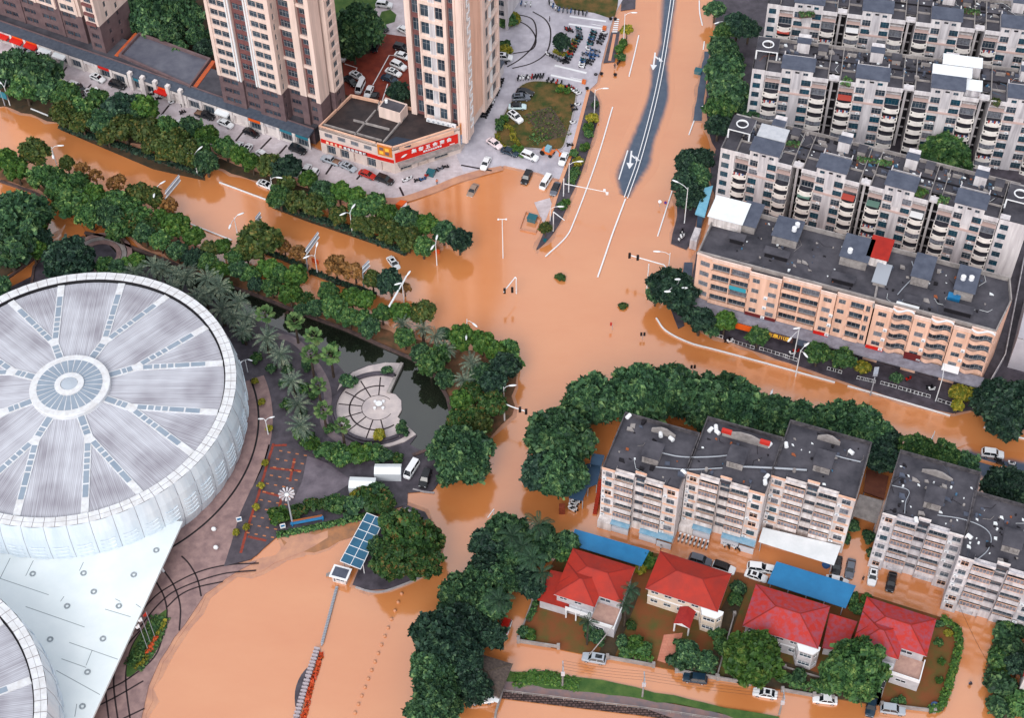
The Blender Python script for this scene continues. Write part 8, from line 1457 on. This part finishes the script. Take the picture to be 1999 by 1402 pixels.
tag(m.build('overhead_wire', M_black), 'thin overhead wires strung between the power poles', 'wire'); m = MB(); a, c = P(1198, 1222, 6), P(1150, 1280, 3); m.tube([(*a, 6), (*c, 3)], .1, 6); tag(m.build('service_pole', M_conc), 'leaning grey pole above the silver wagon', 'pole')
a, c = P(1862, 1168, 4), P(1945, 1330, 4); m = MB().tube([(*(a + (c - a) * k / 8), 5 - math.sin(math.pi * k / 8)) for k in range(9)], .03, 4); tag(m.build('overhead_wire', M_black), 'single overhead wire across the right flooded lane', 'wire')
# hut, corner house, edge building
o = P(950, 1318, 2.6); t = thing('thatched_hut', 'dark thatched hut in the trees at the bottom', 'hut', (*o, .1), R(-20)); m = MB(); hip(m, -3.6, 3.6, -3.4, 3.4, 2.6, 1.2, .3, .15); m.build('roof', [mat('thatch', S(66, 58, 56), .95, S(96, 84, 78), 2.5, detail=9), M_bark, M_bark], t); m = MB().box(-3.3, 3.3, -3.1, 3.1, 0, 2.4); m.build('wall', M_greyw, t); m = MB().box(-3.9, 3.9, -4.6, -3.8, 2.0, 2.15); m.build('awning', M_shedw, t)
o = P(1984, 1358, 0); t = thing('red_trim_house', 'house corner with dark red roof trim at the lower right edge', 'house', (*o, 0), R(-22)); m = MB(); wall(m, (0, 0), (14, 0), 0, 8, [(1, 2.4, 1.2, 2.6, 'wh'), (1, 2.4, 4.6, 6, 'wh')], 0, .12, t); wall(m, (14, 0), (14, 13), 0, 8); wall(m, (14, 13), (0, 13), 0, 8); wall(m, (0, 13), (0, 0), 0, 8, [(3, 4.4, 1.2, 2.6, 'wh'), (3, 4.4, 4.6, 6, 'wh')], 0, .12, t); m.build('wall', M_whw, t); m = MB().box(.4, 13.6, .4, 12.6, 7.7, 7.9); m.build('roof', M_roof2, t); m = MB(); parapet(m, [(-.5, -.5), (14, -.5), (14, 13), (-.5, 13)], 7.6, 8.3, .9); m.build('roof_trim', mat('dark_red_trim', S(130, 34, 40), .5), t)
o = P(1966, 718, 0); t = thing('edge_building', 'pale blank wall building at the right edge beside the peach block', 'building', (*o, 0), R(-22)); m = MB(); wall(m, (0, 0), (20, 0), 0, 10, [(4, 5.5, 3, 5, 'dark')], 0, .15, t); wall(m, (0, 22), (0, 0), 0, 10); wall(m, (20, 0), (20, 22), 0, 10); wall(m, (20, 22), (0, 22), 0, 10); m.build('wall', mat('pale_render', S(196, 192, 200), .7, S(180, 176, 186), .3), t); MB().box(0, 20, 0, 22, 9.8, 10.1).build('roof', mat('pale_roof', S(170, 168, 178), .6, S(190, 188, 196), .3), t)
w_ = wline([(1998, 505), (1960, 700), (1920, 770)], .3); m = MB(); m.strip(w_, .2, .15, 1.8); tag(m.build('lane_fence', M_greyw), 'grey fence along the lane right of the peach block', 'fence')
# small floating and stranded bits
b = MB().lathe([(.2, 0), (.7, .1), (.85, .5), (.78, .5), (.6, .15), (0, .12)], 14); tag(b.build('tub', PAINT['q'], None, loc=(*P(1612, 1106), -.05)), 'round blue tub floating by the pale carport', 'tub')
b = MB(); b.prism([tuple(P(*q, 1.6)) for q in ((772, 398), (782, 390), (794, 392), (784, 402))], 0, lambda x, y: 1.6); b.prism([tuple(P(*q, 1.2)) for q in ((782, 404), (794, 394), (794, 400), (784, 408))], 0, 1.2, 1); tag(b.build('kiosk', [M_orange, M_white]), 'orange roofed white kiosk half hidden by the median trees', 'kiosk')
for x, y, c, lb in ((852, 494, 'o', 'orange banner tied to the lamp at the crossroads end'), (616, 514, 'o', 'orange red board behind the largest lane sign')): tag(MB().box(-.9, .9, -.06, .06, .1, 1.5).build('banner', mat('orange_cloth', S(222, 90, 36), .7), None, loc=(*P(x, y), 0), rz=R(-28)), lb, 'banner')
for x, y, lb in ((1824, 1382, 'blue barrel at the corner of the clipped hedge'),): tag(MB().lathe([(0, 0), (.75, 0), (.8, .9), (.6, 1.05), (0, 1.05)], 14).build('barrel', PAINT['q'], None, loc=(*P(x, y), 0)), lb, 'barrel')
# ------------------------------------------------------------------ people
def person_mesh():
    J = {'pel': (0, 0, .95, .15), 'che': (0, .01, 1.3, .17), 'nek': (0, .01, 1.48, .06), 'hed': (0, -.01, 1.62, .105), 'top': (0, -.01, 1.7, .09), 'lsh': (.2, 0, 1.42, .065), 'lel': (.3, -.03, 1.16, .05), 'lha': (.26, -.2, .98, .04), 'rsh': (-.2, 0, 1.42, .065), 'rel': (-.3, 0, 1.16, .05), 'rha': (-.28, -.16, .96, .04), 'lhi': (.1, 0, .88, .1), 'lkn': (.11, -.08, .5, .07), 'lan': (.11, 0, .08, .05), 'lto': (.12, -.16, .04, .04), 'rhi': (-.1, 0, .88, .1), 'rkn': (-.11, .03, .5, .07), 'ran': (-.11, .14, .1, .05), 'rto': (-.12, 0, .04, .04)}
    E_ = [('pel', 'che'), ('che', 'nek'), ('nek', 'hed'), ('hed', 'top'), ('che', 'lsh'), ('lsh', 'lel'), ('lel', 'lha'), ('che', 'rsh'), ('rsh', 'rel'), ('rel', 'rha'), ('pel', 'lhi'), ('lhi', 'lkn'), ('lkn', 'lan'), ('lan', 'lto'), ('pel', 'rhi'), ('rhi', 'rkn'), ('rkn', 'ran'), ('ran', 'rto')]
    ks = list(J); me = bpy.data.meshes.new('body'); me.from_pydata([J[k][:3] for k in ks], [(ks.index(a), ks.index(b)) for a, b in E_], []); o = bpy.data.objects.new('body', me); COL.objects.link(o); o.modifiers.new('skin', 'SKIN'); o.modifiers.new('sub', 'SUBSURF').levels = 1
    for i, k in enumerate(ks): me.skin_vertices[0].data[i].radius = (J[k][3], J[k][3]); me.skin_vertices[0].data[i].use_root = k == 'pel'
    bpy.context.view_layer.update(); out = bpy.data.meshes.new_from_object(o.evaluated_get(bpy.context.evaluated_depsgraph_get())); bpy.data.objects.remove(o); out.name = 'body'; return out
try: PERS = person_mesh()
except Exception as ex: print('person fallback', ex); PERS = MB().lathe([(.1, 0), (.2, .9), (.24, 1.3), (.08, 1.48), (.11, 1.62), (0, 1.75)], 10).mesh('body', M_void)
M_skin = mat('skin', S(196, 140, 112), .6)
for x, y, z, an, top, leg, lb in ((1894, 1334, -.6, 200, S(52, 84, 120), S(40, 44, 60), 'person in blue wading through the flooded lane carrying a pack'), (853, 356, .26, 20, S(214, 110, 60), S(40, 44, 60), 'person in orange before the corner shop'), (1290, 1069, -.3, 100, S(200, 196, 196), S(40, 40, 46), 'person in white standing in the flood by the yellow green shrub'), (1685, 1130, -.3, 30, S(40, 40, 46), S(60, 50, 46), 'person in dark clothes beside the white sedan in the lane'), (356, 220, .26, 60, S(50, 52, 62), S(40, 44, 60), 'person in dark clothes on the shop pavement'), (1200, 130, .2, 10, S(60, 60, 70), S(30, 30, 40), 'person in grey on the roadside pavement'), (1073, 38, .28, 80, S(50, 50, 56), S(30, 30, 40), 'person in black crossing the plaza')):
    me = PERS.copy(); me.materials.clear(); me.materials.append(mat('cloth_%d' % x, top, .8)); me.materials.append(mat('trousers_%d' % x, leg, .8)); me.materials.append(M_skin)
    for p_ in me.polygons: zc_p = p_.center.z; p_.material_index = 2 if (zc_p > 1.5 or (zc_p < 1.08 and abs(p_.center.x) > .23)) else (0 if zc_p > .92 else 1); p_.use_smooth = True
    p = P(x, y, max(z, 0) + .6); t = thing('person', lb, 'person', (*p, z), R(an)); link('body', me, t); MB().ball((0, .01, 1.68), .115, .12, .08, 10).build('hair', M_black, t, True); f = MB().ball((0, -.115, 1.62), .018, .025, .02, 6); f.build('nose', M_skin, t)
    if 'pack' in lb: MB().box(-.22, .22, .14, .4, 1.0, 1.5).build('backpack', PAINT['k'], t)
